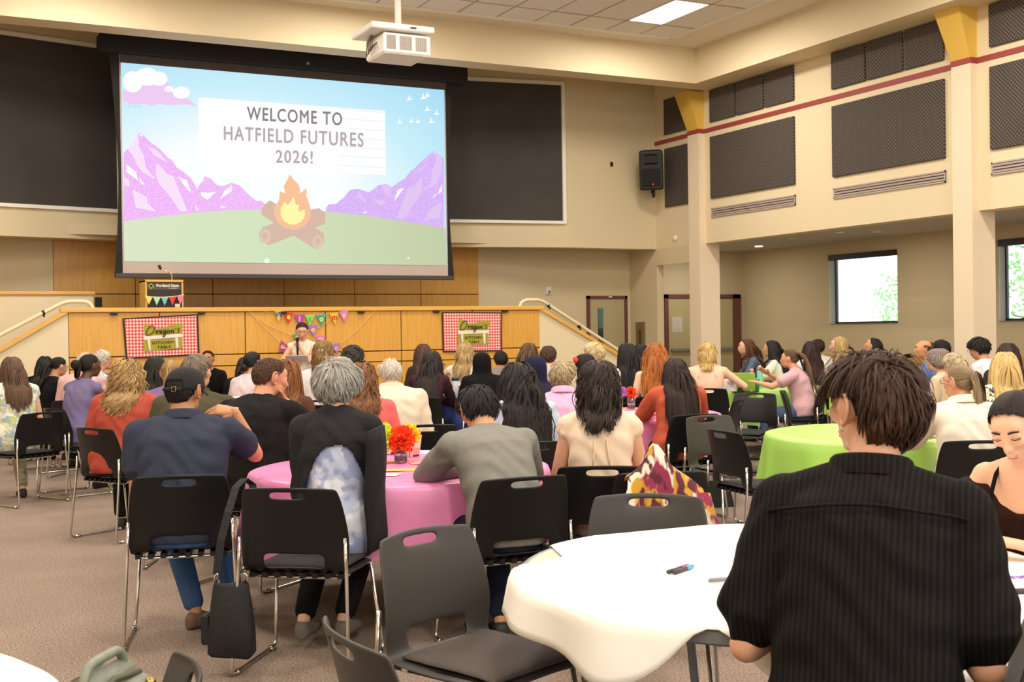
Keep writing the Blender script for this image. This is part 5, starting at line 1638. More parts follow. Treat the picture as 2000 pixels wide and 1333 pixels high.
    pr = [(h0, *[float(np.interp(h0, [p_[0] for p_ in prof], [p_[i] for p_ in prof])) for i in (1, 2)])] + [q for q in pr if q[0] > h0 + 0.01]
    ntop = 0.53 if not tank else 0.40 - neck_open
    pr = [q for q in pr if q[0] <= ntop + 1e-6]
    rr_ = []
    for t, a, b in pr:
        c_, r_, f_, A_, B_ = ring(t, a, b)
        g_ = inf + (loose * 0.8 if 0.0 < t < 0.3 else 0)
        rr_.append((c_, r_, f_, A_ + g_ * (1.0 if t < .48 else .6), B_ + g_ * (1.0 if t < .48 else .45)))
    top_.loft(rr_)
    for q, S, E_, Wp, nrm, hk, hd_ in arms:
        k = (0.92 if fem else 1.06) * (0.85 + 0.15 * w) * (1 + fat * .12)
        if not tank:
            top_.ell(S, np.array([0.054, 0.053, 0.056]) * k + inf * (0.8 if sleeve != 'cap' else 0.4))
            top_.cap(frame(s, 0.50, sp)[0] + np.array([q * 0.03, -0.01, -0.002]), S, 0.050 * k + inf * .6, 0.046 * k + inf * 0.9)
        if sleeve == 'cap': top_.cap(S, S + (E_ - S) * 0.16, 0.050 * k + inf * .6, 0.049 * k + inf * 0.7, ends=2)
        elif sleeve in ('short', 'elbow'): top_.cap(S, S + (E_ - S) * (0.62 if sleeve == 'short' else 0.80), 0.050 * k + inf, 0.046 * k + inf * 1.5, ends=2)
        elif sleeve == 'off':
            top_.cap(S + (E_ - S) * 0.20, S + (E_ - S) * 0.85, 0.052 * k + inf * 1.3, 0.047 * k + inf * 1.6, ends=2)
            c0_, a0_ = frame(s, 0.37, sp)
            top_.cap(c0_ + np.array([q * 0.10 * w, 0.03, 0.0]), S + (E_ - S) * 0.32, 0.075, 0.060 * k + inf, ends=2)
        elif sleeve in ('long', 'three'):
            top_.cap(S, E_, 0.050 * k + inf, 0.040 * k + inf); top_.cap(E_, E_ + (Wp - E_) * (0.93 if sleeve == 'long' else 0.35), 0.041 * k + inf, 0.029 * k + inf * 0.9, ends=2)
    if bust:
        pb, ab = frame(s, 0.33, sp)
        for q in (-1, 1): top_.ell(pb + np.array([q * 0.07, 0.088 + .02 * bust, 0]), (0.072, 0.05 * bust, 0.066))
    def wr(V, F):
        # soft cloth folds
        a = 0.004 + loose * 0.12
        k = np.sin(V[:, 2] * 46 + 5 * np.sin(V[:, 0] * 13) + 3 * np.sin(V[:, 1] * 11)) * np.sin(V[:, 0] * 21 + V[:, 2] * 9 + rg.random() * 6)
        cx = V - np.array([0, 0, 0]); n_ = np.stack([V[:, 0], V[:, 1] - np.interp(V[:, 2], [hz, nb[2]], [0, nb[1]]), 0 * V[:, 0]], 1)
        n_ /= np.linalg.norm(n_, axis=1)[:, None] + 1e-6
        V = V + n_ * (a * k)[:, None]
        return post(V, F) if post else (V, F)
    jt = grow(top_, vox, 3, wr)
    tr = Blob()
    inf2 = 0.005
    tr.loft([(lambda q: (q[0], q[1], q[2], q[3] + inf2, q[4] + inf2))(ring(*p_)) for p_ in prof[:3]])
    lowA = []
    for H_, K, A, T in lg:
        tr.cap(H_, K, 0.090, 0.066); tr.cap(K, K + (A - K) * 0.4, 0.066, 0.062); tr.cap(K + (A - K) * 0.4, K + (A - K) * 0.93, 0.062, 0.052, ends=2)
    jtr = grow(tr, max(vox, 0.014), 2) if trousers else None
    sh = []
    for H_, K, A, T in lg:
        b_ = Blob()
        fdir = unit(np.array([T[0] - A[0], T[1] - A[1], 0])); r_ = np.array([fdir[1], -fdir[0], 0]); u_ = np.array([0, 0, 1.0])
        z0 = A[2] - 0.085
        heel = np.array([A[0], A[1], 0]) - fdir * 0.055
        b_.loft([(heel + fdir * t + u_ * (z0 + h_ / 2 + 0.0), r_, u_, w_, h_ / 2) for t, w_, h_ in ((0, 0.022, 0.06), (0.02, 0.034, 0.085), (0.07, 0.038, 0.095), (0.13, 0.042, 0.07), (0.19, 0.046, 0.055), (0.24, 0.036, 0.042), (0.262, 0.018, 0.03))], 16, 2.8)
        sh.append(grow(b_, 0.011, 1))
    PEOPLE.append(dict(x=x, y=y, rz=R(face), label=label, group=group, jb=jb, jt=jt, jtr=jtr, sh=sh, sk=sk, shirt=shirt_mat or fabric(shirt), trm=trouser_mat or (fabric(trousers) if trousers else None),
                       shoe=shoe, hair=hair, hc=hc, HM=HM, hsz=hsz, arms=arms, near=near, rg=rg, extra=extra, sp=sp, s=s, hz=hz, nb=nb, frame=frame, w=w, collar=collar, fem=fem, tank=tank, prof=prof, ring=ring, inf=inf, lg=lg, fat=fat))
    if chair_ and not stand:
        cr = R(chair_rz if chair_rz is not None else face)
        oy = 0.07
        chair(x - math.sin(R(face)) * oy + chair_off * math.cos(R(face)), y + math.cos(R(face)) * oy + chair_off * math.sin(R(face)), cr, clabel or 'black stacking chair of the ' + ' '.join(label.split()[:11]), cgrey)
    return PEOPLE[-1]

M_EYE = mat('eye_white', 'ece6df', 0.2); M_IRIS = mat('iris_brown', '3a2416', 0.15); M_LIP = {}
def finish(p):
    root = empty('person', (p['x'], p['y'], 0), p['rz'], p['label'], 'person', p['group'])
    sm = skin(p['sk'])
    V, F = JOBS[p['jb']][5]
    VV, FF, n = [V], list(F), len(V)
    for q, S, E_, Wp, nrm, hk, hd_ in p['arms']:
        hv, hf = JOBS[(HAND if p['near'] else HANDLO)[hk]][5]
        d = hd_ if hd_ is not None else unit(Wp - E_); z = unit(nrm - d * (nrm @ d)); xx = np.cross(d, z)
        B_ = np.stack([xx, d, z], 1)
        hv2 = hv.copy()
        if q < 0: hv2[:, 0] *= -1
        k = (0.92 if p['fem'] else 1.02)
        W_ = hv2 * k @ B_.T + Wp
        VV.append(W_); FF += [tuple(i + n for i in (f if q > 0 else f[::-1])) for f in hf]; n += len(W_)
    link('body', mesh_from('body', np.concatenate(VV), FF, sm, True), root)
    V, F = JOBS[p['jt']][5]
    link('shirt', mesh_from('shirt', V, F, p['shirt'], True), root)
    if p['jtr'] is not None:
        V, F = JOBS[p['jtr']][5]
        link('trousers', mesh_from('trousers', V, F, p['trm'], True), root)
    for j in p['sh']:
        V, F = JOBS[j][5]
        link('shoe', mesh_from('shoe', V, F, mat('shoe_' + p['shoe'], p['shoe'], 0.6), True), root)
    hc, HM, hs = p['hc'], p['HM'], p['hsz']
    def HP(x, y, z): return hc + HM @ (np.array([x, y, z]) * hs)
    # face details
    for q in (-1, 1):
        e = MB().ell((0, 0, 0), (0.0135 * hs, 0.009 * hs, 0.0062 * hs), 12, 8).build('eye', M_EYE, root, True)
        e.matrix_local = Matrix.Translation(HP(q * 0.031, 0.0785, 0.002)) @ Matrix(HM.tolist()).to_4x4()
        MB().ell((0, 0.0070 * hs, 0), (0.0056 * hs, 0.0035 * hs, 0.0056 * hs), 10, 6).build('iris', M_IRIS, e, True)
    if p['near']:
        for q in (-1, 1):
            def ep(a, b, o=0.0): return HP(q * (0.0905 - 0.30 * a + o), -0.012 + a, -0.008 + b)
            e = MB().tube([ep(0.014, 0.010), ep(0.013, 0.024), ep(0.002, 0.034), ep(-0.012, 0.030), ep(-0.020, 0.014), ep(-0.019, -0.006), ep(-0.011, -0.022), ep(0.000, -0.034), ep(0.008, -0.032), ep(0.011, -0.022)], [0.003, 0.0042, 0.0048, 0.0048, 0.0048, 0.0046, 0.0048, 0.0058, 0.0055, 0.003], 8)
            e.tube([ep(0.008, 0.018), ep(-0.006, 0.016), ep(-0.011, 0.002), ep(-0.006, -0.014), ep(0.004, -0.018)], [0.0025, 0.0035, 0.0035, 0.0035, 0.0025], 6)
            e.build('ear', skin(p['sk']), root, True)
    h = p['hair']
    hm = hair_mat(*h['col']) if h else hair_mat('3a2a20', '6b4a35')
    br = MB()
    for q in (-1, 1):
        br.tube([HP(q * 0.014, 0.0925, 0.020), HP(q * 0.030, 0.0915, 0.0245), HP(q * 0.047, 0.080, 0.020)], [0.0032 * hs, 0.0036 * hs, 0.002 * hs], 6)
    br.build('eyebrows', hm, root, True)
    lipc = {SK_D: '6b3a34', SK_T: 'a5604f'}.get(p['sk'], 'c2706a')
    lp = MB().ell((0, -0.001, 0.0046), (0.0205, 0.0072, 0.0042), 12, 6).ell((0, -0.0015, -0.0046), (0.018, 0.0078, 0.0048), 12, 6).xf(Matrix.Scale(hs, 4)).build('lips', mat('lips_' + lipc, lipc, 0.4), root, True)
    lp.matrix_local = Matrix.Translation(HP(0, 0.0895, -0.0695)) @ Matrix(HM.tolist()).to_4x4()
    # trunk surface that long hair slides over
    def torso(pw, lay):
        zt = p['nb'][2] + 0.004
        m = pw[:, 2] < zt
        if m.any():
            q = pw[m]
            cy = np.interp(q[:, 2], [p['hz'], p['nb'][2]], [0.0, p['nb'][1]])
            k = np.clip((zt - q[:, 2]) / 0.055, 0, 1)
            a = (0.06 + (0.155 * p['w'] - 0.06 + 0.03) * k) + p['inf']; b = (0.06 + 0.062 * k) * (0.6 + .4 * p['w']) * (1 + p['fat'] * .3) + p['inf'] + 0.012 + 0.018 * lay[m]
            ex, ey = q[:, 0] / a, (q[:, 1] - cy) / b
            r_ = np.hypot(ex, ey); ins = r_ < 1
            ey2 = np.where(q[:, 1] - cy < 0.035, -1, 1) * np.sqrt(np.clip(1 - np.clip(ex, -.98, .98) ** 2, 0, 1))
            q[ins, 1] = (cy + ey2 * b)[ins]
            pw = pw.copy(); pw[m] = q
        return pw
    p['torso'] = torso
    if h:
        kw = {k: v for k, v in h.items() if k not in ('col', 'style')}
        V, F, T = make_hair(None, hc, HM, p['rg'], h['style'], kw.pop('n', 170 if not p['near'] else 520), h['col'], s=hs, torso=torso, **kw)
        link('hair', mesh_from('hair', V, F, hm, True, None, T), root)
    if p['collar']:
        cm = fabric(p['collar']) if isinstance(p['collar'], str) else p['collar']
        c_, a_ = p['frame'](p['s'], 0.53, p['sp'])
        mb = MB(); nn = 28
        r0 = (0.075 if p['fem'] else 0.084) + p['fat'] * .01
        V = []
        for k, (dr, dz) in enumerate(((0.006, -0.02), (-0.001, 0.022), (0.005, 0.030), (0.012, 0.024), (0.026, -0.014))):
            for j in range(nn):
                t = 2 * math.pi * j / nn
                V.append(c_ + np.array([(r0 + dr) * math.cos(t) * 0.96, (r0 + dr) * math.sin(t) * 0.9 - 0.004, dz - 0.020 * math.sin(t)]))
        F = [(k * nn + j, k * nn + (j + 1) % nn, (k + 1) * nn + (j + 1) % nn, (k + 1) * nn + j) for k in range(4) for j in range(nn)]
        mb.add(V, F).build('collar', cm, root, True)
    if p['extra']: p['extra'](p, root, HP)
    return root
# ---------------------------------------------------------------- hair looks, patterned cloths, wearables
BLACK, DKBR, BROWN, AUB = ('0d0b0b', '2e2622'), ('1c1310', '4a3428'), ('3a2618', '7a5638'), ('5a3016', '9c6030')
BLOND, DKBL, GREY, WHITEH, RED = ('a07a45', 'e6c88a'), ('7a5c38', 'c4a06a'), ('6f6a63', 'c2beb6'), ('a89c8b', 'e4dccd'), ('7a3c12', 'c77a34')
def H(style, col, **k): return dict(style=style, col=col, **k)
def long_(col, L=0.45, **k): return H('down', col, **{**dict(length=L, wid=0.0062, n=420, vol=0.8), **k})
def short_(col, L=0.05, **k): return H('short', col, **{**dict(length=L, wid=0.0058, n=420, vol=0.7, steps=6), **k})
def pulled_(col, **k): return H('pulled', col, **{**dict(gather=(0, -0.95, 0.1), wid=0.006, n=420, vol=0.25, mess=0.05), **k})

def blotch(name, base, cols, scale, lo=0.55, stretch=None, rough=0.85):
    """woven print: blots of several colours over a base cloth"""
    m = fabric(base).copy() if False else mat('print_' + name, base, rough, bump=(7, 0.3))
    nt, n, l, b = ND(m)
    tc = n('TexCoord'); prev = None
    for i, c in enumerate(cols):
        mp = n('Mapping'); mp.inputs['Location'].default_value = (3.1 * i, 1.7 * i, 5.3 * i)
        if stretch: mp.inputs['Scale'].default_value = stretch
        nz = n('TexNoise'); nz.inputs['Scale'].default_value = scale * (1 + 0.3 * i); nz.inputs['Detail'].default_value = 2
        gt = n('ValToRGB'); gt.color_ramp.elements[0].position = lo; gt.color_ramp.elements[1].position = lo + 0.05
        mx = n('Mix', data_type='RGBA')
        l(tc.outputs['Object'], mp.inputs[0]); l(mp.outputs[0], nz.inputs[0]); l(nz.outputs['Fac'], gt.inputs[0]); l(gt.outputs[0], mx.inputs[0])
        if prev is None: mx.inputs[6].default_value = (*lin(base), 1)
        else: l(prev, mx.inputs[6])
        mx.inputs[7].default_value = (*lin(c), 1)
        prev = mx.outputs[2]
    l(prev, b.inputs['Base Color'])
    return m
def stripes(name, c1, c2, scale, axis='X', prof='SIN'):
    m = mat('stripe_' + name, c1, 0.85, bump=(7, 0.25), spec=0.12)
    nt, n, l, b = ND(m)
    tc = n('TexCoord'); wv = n('TexWave'); wv.bands_direction = axis; wv.inputs['Scale'].default_value = scale; wv.inputs['Distortion'].default_value = 0.3
    r = n('ValToRGB'); r.color_ramp.elements[0].position, r.color_ramp.elements[1].position = 0.55, 0.75
    r.color_ramp.elements[0].color, r.color_ramp.elements[1].color = (*lin(c1), 1), (*lin(c2), 1)
    l(tc.outputs['Object'], wv.inputs[0]); l(wv.outputs['Fac'], r.inputs[0]); l(r.outputs[0], b.inputs['Base Color'])
    return m
P_FLORAL = blotch('floral', 'e6e6dd', ('b9c27a', '9db3c9', 'd8cf9a'), 13)
P_TIEDYE = blotch('tiedye', 'b9bfd6', ('d9dae4', '9aa1c4'), 9, 0.5)
P_PLAID = blotch('plaid', 'd3d5da', ('aeb4c2', '8e96a8'), 30, 0.55)
P_BW = blotch('blackwhite', 'e2d9cc', ('1d1a19', '2c2725'), 22, 0.52)
P_IKAT = blotch('ikat', 'e9d9c4', ('8f2a4c', 'c9972c', '5a2030'), 12, 0.5, (1, 1, 0.4))
P_PANTS = blotch('scribble', '161516', ('d8d4cc',), 16, 0.62, (1, 1, 0.5))
P_STRIPE = stripes('rose', 'ead9dd', 'c9a6b3', 28)
P_RIB = stripes('black_rib', '110f0e', '1d1a18', 24)
P_FLOW = blotch('lemon', 'e9e2c4', ('d9c23a', '6f8a45', '3c4a33'), 26, 0.52)

def cap_hat(p, root, HP):
    """black cotton cap: crown, bill over the forehead and a strap with a brass buckle at the back"""
    M = p['HM']; hc = p['hc']
    B = Matrix.Translation(hc + M @ np.array([0, -0.006, 0.024])) @ Matrix(M.tolist()).to_4x4()
    m = MB(); V = []; nu, nv = 32, 12
    for i in range(nv + 1):
        a = math.pi / 2 * i / nv
        for j in range(nu):
            t = 2 * math.pi * j / nu
            r = math.cos(a) ** 0.75
            V.append((0.092 * r * math.cos(t), 0.114 * r * math.sin(t), -0.02 + 0.112 * math.sin(a) ** 0.9 - 0.012 * math.sin(t) * (1 - i / nv) * -1))
    F = []
    for i in range(nv):
        for j in range(nu):
            a, b = i * nu + j, i * nu + (j + 1) % nu
            t = 2 * math.pi * (j + 0.5) / nu
            if i < 3 and abs(t - 1.5 * math.pi) < 0.5: continue
            F.append((a, b, b + nu, a + nu))
    cm = mat('cap_cotton', '1b1a1c', 0.9, bump=(60, 0.2))
    o = m.add(V, F).build('cap', cm, root, True); o.matrix_local = B
    so = o.modifiers.new('t', 'SOLIDIFY'); so.thickness = 0.004
    m = MB(); V = []; F = []
    for i in range(9):
        u = -1 + 2 * i / 8
        for j in range(5):
            v = j / 4
            V.append((0.078 * u, 0.085 - 0.05 * u * u + v * 0.075 * (1 - 0.35 * u * u), -0.008 - 0.018 * v - 0.022 * u * u))
    for i in range(8):
        for j in range(4):
            a = i * 5 + j; F.append((a, a + 1, a + 6, a + 5))
    b_ = m.add(V, F).build('bill', cm, o, True)
    so = b_.modifiers.new('t', 'SOLIDIFY'); so.thickness = 0.004
    m = MB()
    m.tube([(0.092 * math.cos(t), 0.114 * math.sin(t) - 0.002, -0.014 - 0.012) for t in np.linspace(1.5 * math.pi - 0.6, 1.5 * math.pi + 0.6, 12)], 0.010, 6)
    m.build('strap', cm, o, True)
    MB().tube(_bent([(0.012, -0.121, -0.014), (0.034, -0.119, -0.014), (0.034, -0.119, -0.038), (0.012, -0.121, -0.038), (0.012, -0.121, -0.014)], 0.004), 0.0022, 6).build('buckle', mat('brass', 'a98d4a', 0.3, 1.0), o, True)

def drape_head(p, root, HP, m, name, rings, face=True, low=-0.3):
    """cloth that wraps the head; rings: (z below the head centre, half width, half depth, y shift)"""
    nu = 40; V = []; F = []
    hc, M = p['hc'], p['HM']
    for k, (z, a, b, y) in enumerate(rings):
        tt = np.clip(-z / 0.2, 0, 1)
        for j in range(nu):
            t = 2 * math.pi * j / nu
            f = 1 + (0.03 + .02 * tt) * math.sin(7 * t + k * 0.8) * (0.3 + tt)
            v = np.array([a * f * math.cos(t), y + b * f * math.sin(t), z])
            q = M @ v
            w_ = hc + (q if z > -0.08 else v * min(1, (-0.08 - z) / 0.08) + q * (1 - min(1, (-0.08 - z) / 0.08)))
            V.append(w_)
    n = len(rings)
    for k in range(n - 1):
        for j in range(nu):
            t = 2 * math.pi * (j + 0.5) / nu
            zm = (rings[k][0] + rings[k + 1][0]) / 2
            if face and abs(t - math.pi / 2) < 0.75 and -0.11 < zm < 0.055: continue
            a, b = k * nu + j, k * nu + (j + 1) % nu
            F.append((a, a + nu, b + nu, b))
    F.append(tuple(range(nu)))
    o = MB().add(V, F).build(name, m, root, True)
    so = o.modifiers.new('t', 'SOLIDIFY'); so.thickness = 0.003
    return o
def hijab(col):
    def f(p, root, HP):
        drape_head(p, root, HP, fabric(col), 'headscarf', [(0.112, .03, .035, -.01), (0.100, .062, .075, -.01), (0.07, .086, .108, -.01), (0.02, .096, .12, -.012), (-0.04, .096, .118, -.014), (-0.09, .098, .112, -.012), (-0.14, .118, .112, -.02), (-0.19, .165, .125, -.03), (-0.25, .205, .15, -.035), (-0.33, .215, .165, -.04)])
    return f
def beanie(col):
    def f(p, root, HP):
        drape_head(p, root, HP, mat('knit_' + col, col, 0.95, bump=(90, 0.5)), 'knit_cap', [(0.115, .025, .03, -.015), (0.105, .055, .07, -.015), (0.08, .082, .105, -.012), (0.04, .092, .116, -.01), (0.01, .093, .116, -.012), (-0.03, .088, .09, -.035), (-0.06, .085, .075, -.05)], True)
    return f
def glasses(p, root, HP):
    m = MB()
    for q in (-1, 1):
        m.tube([HP(q * 0.032 + 0.021 * math.cos(t), 0.098 + 0.004 * abs(math.cos(t)), 0.001 + 0.016 * math.sin(t)) for t in np.linspace(0, 6.283, 15)], 0.0016, 5, cap=False)
        m.tube([HP(q * 0.053, 0.096, 0.006), HP(q * 0.078, 0.06, 0.006), HP(q * 0.083, -0.005, 0.002)], 0.0017, 5)
    m.tube([HP(-0.011, 0.102, 0.004), HP(0, 0.108, 0.006), HP(0.011, 0.102, 0.004)], 0.0015, 5)
    m.build('glasses', mat('glasses_dark', '2a2422', 0.3), root, True)
def straps(col, w_=0.006):
    """two thin shoulder straps over bare shoulders"""
    def f(p, root, HP):
        fr, s, sp = p['frame'], p['s'], p['sp']
        for q in (-1, 1):
            P = []
            for t, off in ((0.38, -1), (0.44, -1), (0.485, -0.75), (0.505, -0.1), (0.485, 0.7), (0.43, 1.0), (0.38, 1.05)):
                c_, a_ = fr(s, t, sp)
                b_ = np.interp(t, [q_[0] for q_ in p['prof']], [q_[2] for q_ in p['prof']]) * (.6 + .4 * p['w']) + 0.017
                P.append(c_ + np.array([q * 0.085 * p['w'], off * b_, 0.0 + (0.02 if t > .5 else 0)]))
            MB().tube(P, w_, 6).build('strap', fabric(col), root, True)
    return f
def surf_y(V, x, z, r=0.03):
    d = (V[:, 0] - x) ** 2 + (V[:, 2] - z) ** 2
    k = d < r * r
    return V[k, 1].min() if k.any() else None

# ---------------------------------------------------------------- the people, nearest first
def front_man(p, root, HP):
    V, F = JOBS[p['jt']][5]
    zs = p['nb'][2] - 0.072
    P = []
    for x in np.linspace(-0.215, 0.215, 31):
        z = zs - 0.02 + 0.038 * math.cos(x * 6.5)
        y = surf_y(V, x, z, 0.02)
        if y is not None: P.append((x, y - 0.002, z))
    MB().tube(P, 0.0042, 6).build('yoke_seam', p['shirt'], root, True)
    e = MB()
    e.tube([HP(-0.094, -0.010, -0.048) + np.array([0.006 * math.sin(t) * 0.4, 0.006 * math.sin(t), 0.007 * math.cos(t) - .004]) for t in np.linspace(0, 6.28, 13)], 0.0016, 6, cap=False)
    e.build('earring', M_CHROME, root, True)
person(1706, 2.58, 'person in black short-sleeved shirt with tousled brown hair at near white table', rel=-7, top=690, lean=12, hunch=16, yaw=50, pitch=-2, w=1.02, fem=False, sk='dba587', shirt_mat=P_RIB, sleeve='elbow', trousers='1f2430',
       hair=short_(('1a100b', '55382a'), 0.135, n=3400, wid=0.0028, vol=1.25, mess=0.34, back=0.1, steps=10, sidelen=0.26, napelen=1.15, ragged=0.7, earclear=0.02), armL=((-0.17, 0.34, 0.775), (-0.35, -0.6, -0.9), (0, 0, 1)), armR=((0.16, 0.36, 0.775), (0.3, -0.6, -0.9), (0, 0, 1)), vox=0.0085, near=True, collar=P_RIB, loose=0.016, extra=front_man, clabel='black stacking chair turned sideways under the front man in black shirt', chair_rz=84, chair_off=0.075, hand=('pen', 'relax'))

def brown_dress(p, root, HP):
    straps('1a1413', 0.008)(p, root, HP)
    # lowered lids and lashes
    for q in (-1, 1):
        e = MB().ell((0, 0, 0.002), (0.0172, 0.0112, 0.0098), 14, 8).build('eyelid', skin(SK_L), root, True)
        e.matrix_local = Matrix.Translation(HP(q * 0.031, 0.0795, 0.004)) @ Matrix(p['HM'].tolist()).to_4x4()
        MB().tube([HP(q * (0.031 - 0.016), 0.0885, -0.003), HP(q * 0.031, 0.0925, -0.0062), HP(q * (0.031 + 0.017), 0.0855, -0.002)], 0.0016, 5).build('eyelash', M_BLACK, root, True)
person(1984, 4.0, 'person in off-shoulder brown dress looking down at the right edge', rel=150, top=752, lean=12, hunch=16, yaw=8, pitch=-28, roll=6, w=1.0, sk=SK_L, shirt='2e1a13', sleeve='off', tank=True, neck_open=-0.035, trousers='1d1a1c',
       hair=pulled_(('160e0e', '33241f'), gather=(0.1, -0.95, -0.15), n=2600, wid=0.0036, bunr=0.05, vol=1.5, mess=0.1), armL=((-0.10, 0.34, 0.785), (-1, -0.3, -0.6), (0, 0, 1)), armR=((0.12, 0.32, 0.785), (1, -.3, -.6), (0, 0, 1)), vox=0.009, near=True, extra=brown_dress, bust=0.4, hand=('relax', 'pen'))

person(357, 5.82, 'person in black cap and navy shirt resting raised right hand near his face', rel=-4, top=718, lean=10, hunch=14, yaw=-32, pitch=-6, w=1.16, fem=False, sk='c08a62', shirt='383c4c', sleeve='short', trousers='41608f', shoe='6f5547', loose=0.008,
       hair=short_(BLACK, 0.03, n=900, wid=0.0035, vol=0.1, maxel=-0.02, earclear=0.05), armL=((-0.08, 0.30, 0.67), (-0.25, -0.4, -0.9), (0, 0, 1)), armR=((0.24, 0.33, 1.075), (0.45, 0.0, -1.0), (-0.1, -0.55, 0.8), (-0.85, 0.05, 0.12)), vox=0.0095, near=True, collar='383c4c', extra=cap_hat, legs=(((-0.09, 0.42, 0.5), (0.04, 0.20, 0.085), (0.15, 0.29, 0.03)), ((0.15, 0.43, 0.5), (0.22, 0.42, 0.085), (0.26, 0.56, 0.03))), hand=('relax', 'relax'))

def grey_cardigan(p, root, HP):
    V, F = JOBS[p['jt']][5]
    me = mesh_from('t', V, F, M_BLACK, True)
    N = np.empty(len(V) * 3, np.float32); me.vertices.foreach_get('normal', N); N = N.reshape(-1, 3)
    bpy.data.meshes.remove(me)
    hang = np.clip((0.85 - V[:, 2]) / 0.3, 0, 1)[:, None]
    V2 = V + N * (0.010 + 0.012 * hang)
    V2[:, 2] -= 0.02 * hang[:, 0]
    def keep(Q):
        x, y, z = Q[:, 0], Q[:, 1], Q[:, 2]
        cy = np.interp(z, [p['hz'], p['nb'][2]], [0.0, p['nb'][1]])
        arc = 0.95 - np.abs((x - 0.01) / 0.17) ** 2.6 * 0.34
        back = y < cy + 0.04
        return ~(back & (z < arc)) & (z > 0.5)
    V3, F3 = cut(V2, F, keep)
    o = link('cardigan', mesh_from('cardigan', V3, F3, mat('black_knit', '161416', 0.95, bump=(40, 0.3)), True), root)
    so = o.modifiers.new('t', 'SOLIDIFY'); so.thickness = 0.006; so.offset = 1
    m = MB()
    for q in (-1, 1):
        # the right front of the cardigan hangs down past the seat
        if q < 0: continue
        V = []; nn = 9
        for i in range(nn):
            z = 1.02 - 0.56 * i / (nn - 1)
            for j in range(7):
                u = j / 6
                V.append((0.150 + 0.075 * u + 0.006 * math.sin(i * 1.1 + j), -0.135 + 0.15 * u * u + 0.010 * math.sin(5 * u + i * 0.7), z + 0.02 * u))
        F = [(i * 7 + j, i * 7 + j + 1, i * 7 + j + 8, i * 7 + j + 7) for i in range(nn - 1) for j in range(6)]
        m.add(V, F)
    o2 = m.build('cardigan_front', MATS['black_knit'], root, True)
    so = o2.modifiers.new('t', 'SOLIDIFY'); so.thickness = 0.012
person(657, 5.6, 'person with wavy grey hair in black cardigan over tie-dyed blue blouse', rel=-6, top=700, lean=6, hunch=14, yaw=-22, w=0.90, sk=SK_L, shirt_mat=P_TIEDYE, sleeve='long', trousers='191719', shoe='6b655c', loose=0.008, hem=-0.13,
       hair=short_(GREY, 0.12, n=2200, wid=0.0036, vol=1.1, mess=0.22, curl=0.004, cfreq=45, steps=11, sidelen=0.9, napelen=0.6), armL=((-0.07, 0.30, 0.68), (-0.1, -0.6, -0.9), (0, 0, 1)), armR=((0.08, 0.30, 0.70), (0.1, -0.6, -0.9), (0, 0, 1)), vox=0.0095, near=True, extra=grey_cardigan, chair_=False,
       legs=(((-0.10, 0.42, 0.49), (-0.16, 0.02, 0.13), (-0.14, 0.14, 0.03)), ((0.12, 0.43, 0.49), (0.02, 0.06, 0.12), (0.05, 0.19, 0.03))))
person(930, 5.55, 'person in grey long-sleeved sweater bowing over the pink table', rel=22, top=757, lean=20, hunch=30, yaw=2, pitch=-34, w=0.98, fem=False, sk='cf9a76', shirt='84827a', sleeve='long', trousers='232a3c', shoe='2b2a2c', loose=0.008,
       hair=short_(BLACK, 0.085, n=1352, wid=0.0036, vol=1.1, mess=0.32, back=-0.1, steps=8), armL=((-0.02, 0.52, 0.79), (-1.0, 0.0, -0.3), (0, 0, 1)), armR=((0.10, 0.52, 0.79), (1.0, -.2, -.4), (0, 0, 1)), vox=0.0095, near=True, legs=(((-0.12, 0.43, 0.5), (-0.05, 0.25, 0.09), (-0.03, 0.40, 0.03)), ((0.12, 0.43, 0.5), (0.02, 0.16, 0.09), (0.06, 0.30, 0.03))))
def pleat(p, root, HP):
    V, F = JOBS[p['jt']][5]
    z0 = p['nb'][2] - 0.14
    for x0 in (-0.028, 0.028):
        P = [(x0 * (1 + 0.5 * t), surf_y(V, x0, z0 - 0.13 * t, 0.03) - 0.002, z0 - 0.13 * t) for t in (0, 0.35, 0.7, 1.0)]
        MB().tube(P, [0.004, 0.006, 0.006, 0.002], 6).build('pleat', p['shirt'], root, True)
person(1168, 5.95, 'person in peach sleeveless blouse with dark wavy shoulder-length hair', rel=2, top=703, lean=4, hunch=8, yaw=-6, w=0.93, sk='d9a083', shirt='ead0b6', sleeve='cap', trousers='a88a82', loose=0.010, hem=-0.03,
       hair=long_(('15100e', '3f2e27'), 0.215, n=1352, wid=0.0042, vol=1.2, curl=0.011, cfreq=38, mess=0.16), armL='lap', armR='lap', vox=0.0095, near=True, extra=pleat)
person(1010, 7.25, 'person with very long wavy black hair in pale denim jacket', rel=16, top=705, lean=8, hunch=14, yaw=8, w=0.98, sk=SK_T, shirt='bccada', sleeve='long', trousers='8ea4c0', loose=0.012,
       hair=long_(BLACK, 0.50, n=1196, wid=0.0046, vol=1.2, curl=0.012, cfreq=26, mess=0.2), armL='lap', armR='lap', vox=0.012, near=True)
person(524, 7.1, 'person with cropped brown hair in black t-shirt resting chin on hand', rel=-38, top=697, lean=12, hunch=14, yaw=-28, pitch=-10, w=1.2, fem=False, sk='d79a7a', shirt='1b191a', sleeve='short', trousers='2b2d36', loose=0.010, fat=0.7,
       hair=short_(('3a281d', '6b4f3c'), 0.012, n=1560, wid=0.0028, vol=0.15, earclear=-0.05), armL='table', armR=((0.06, 0.30, 1.06), (0.9, 0.2, -0.9), (0, 1, 0.3)), vox=0.0105, near=True)
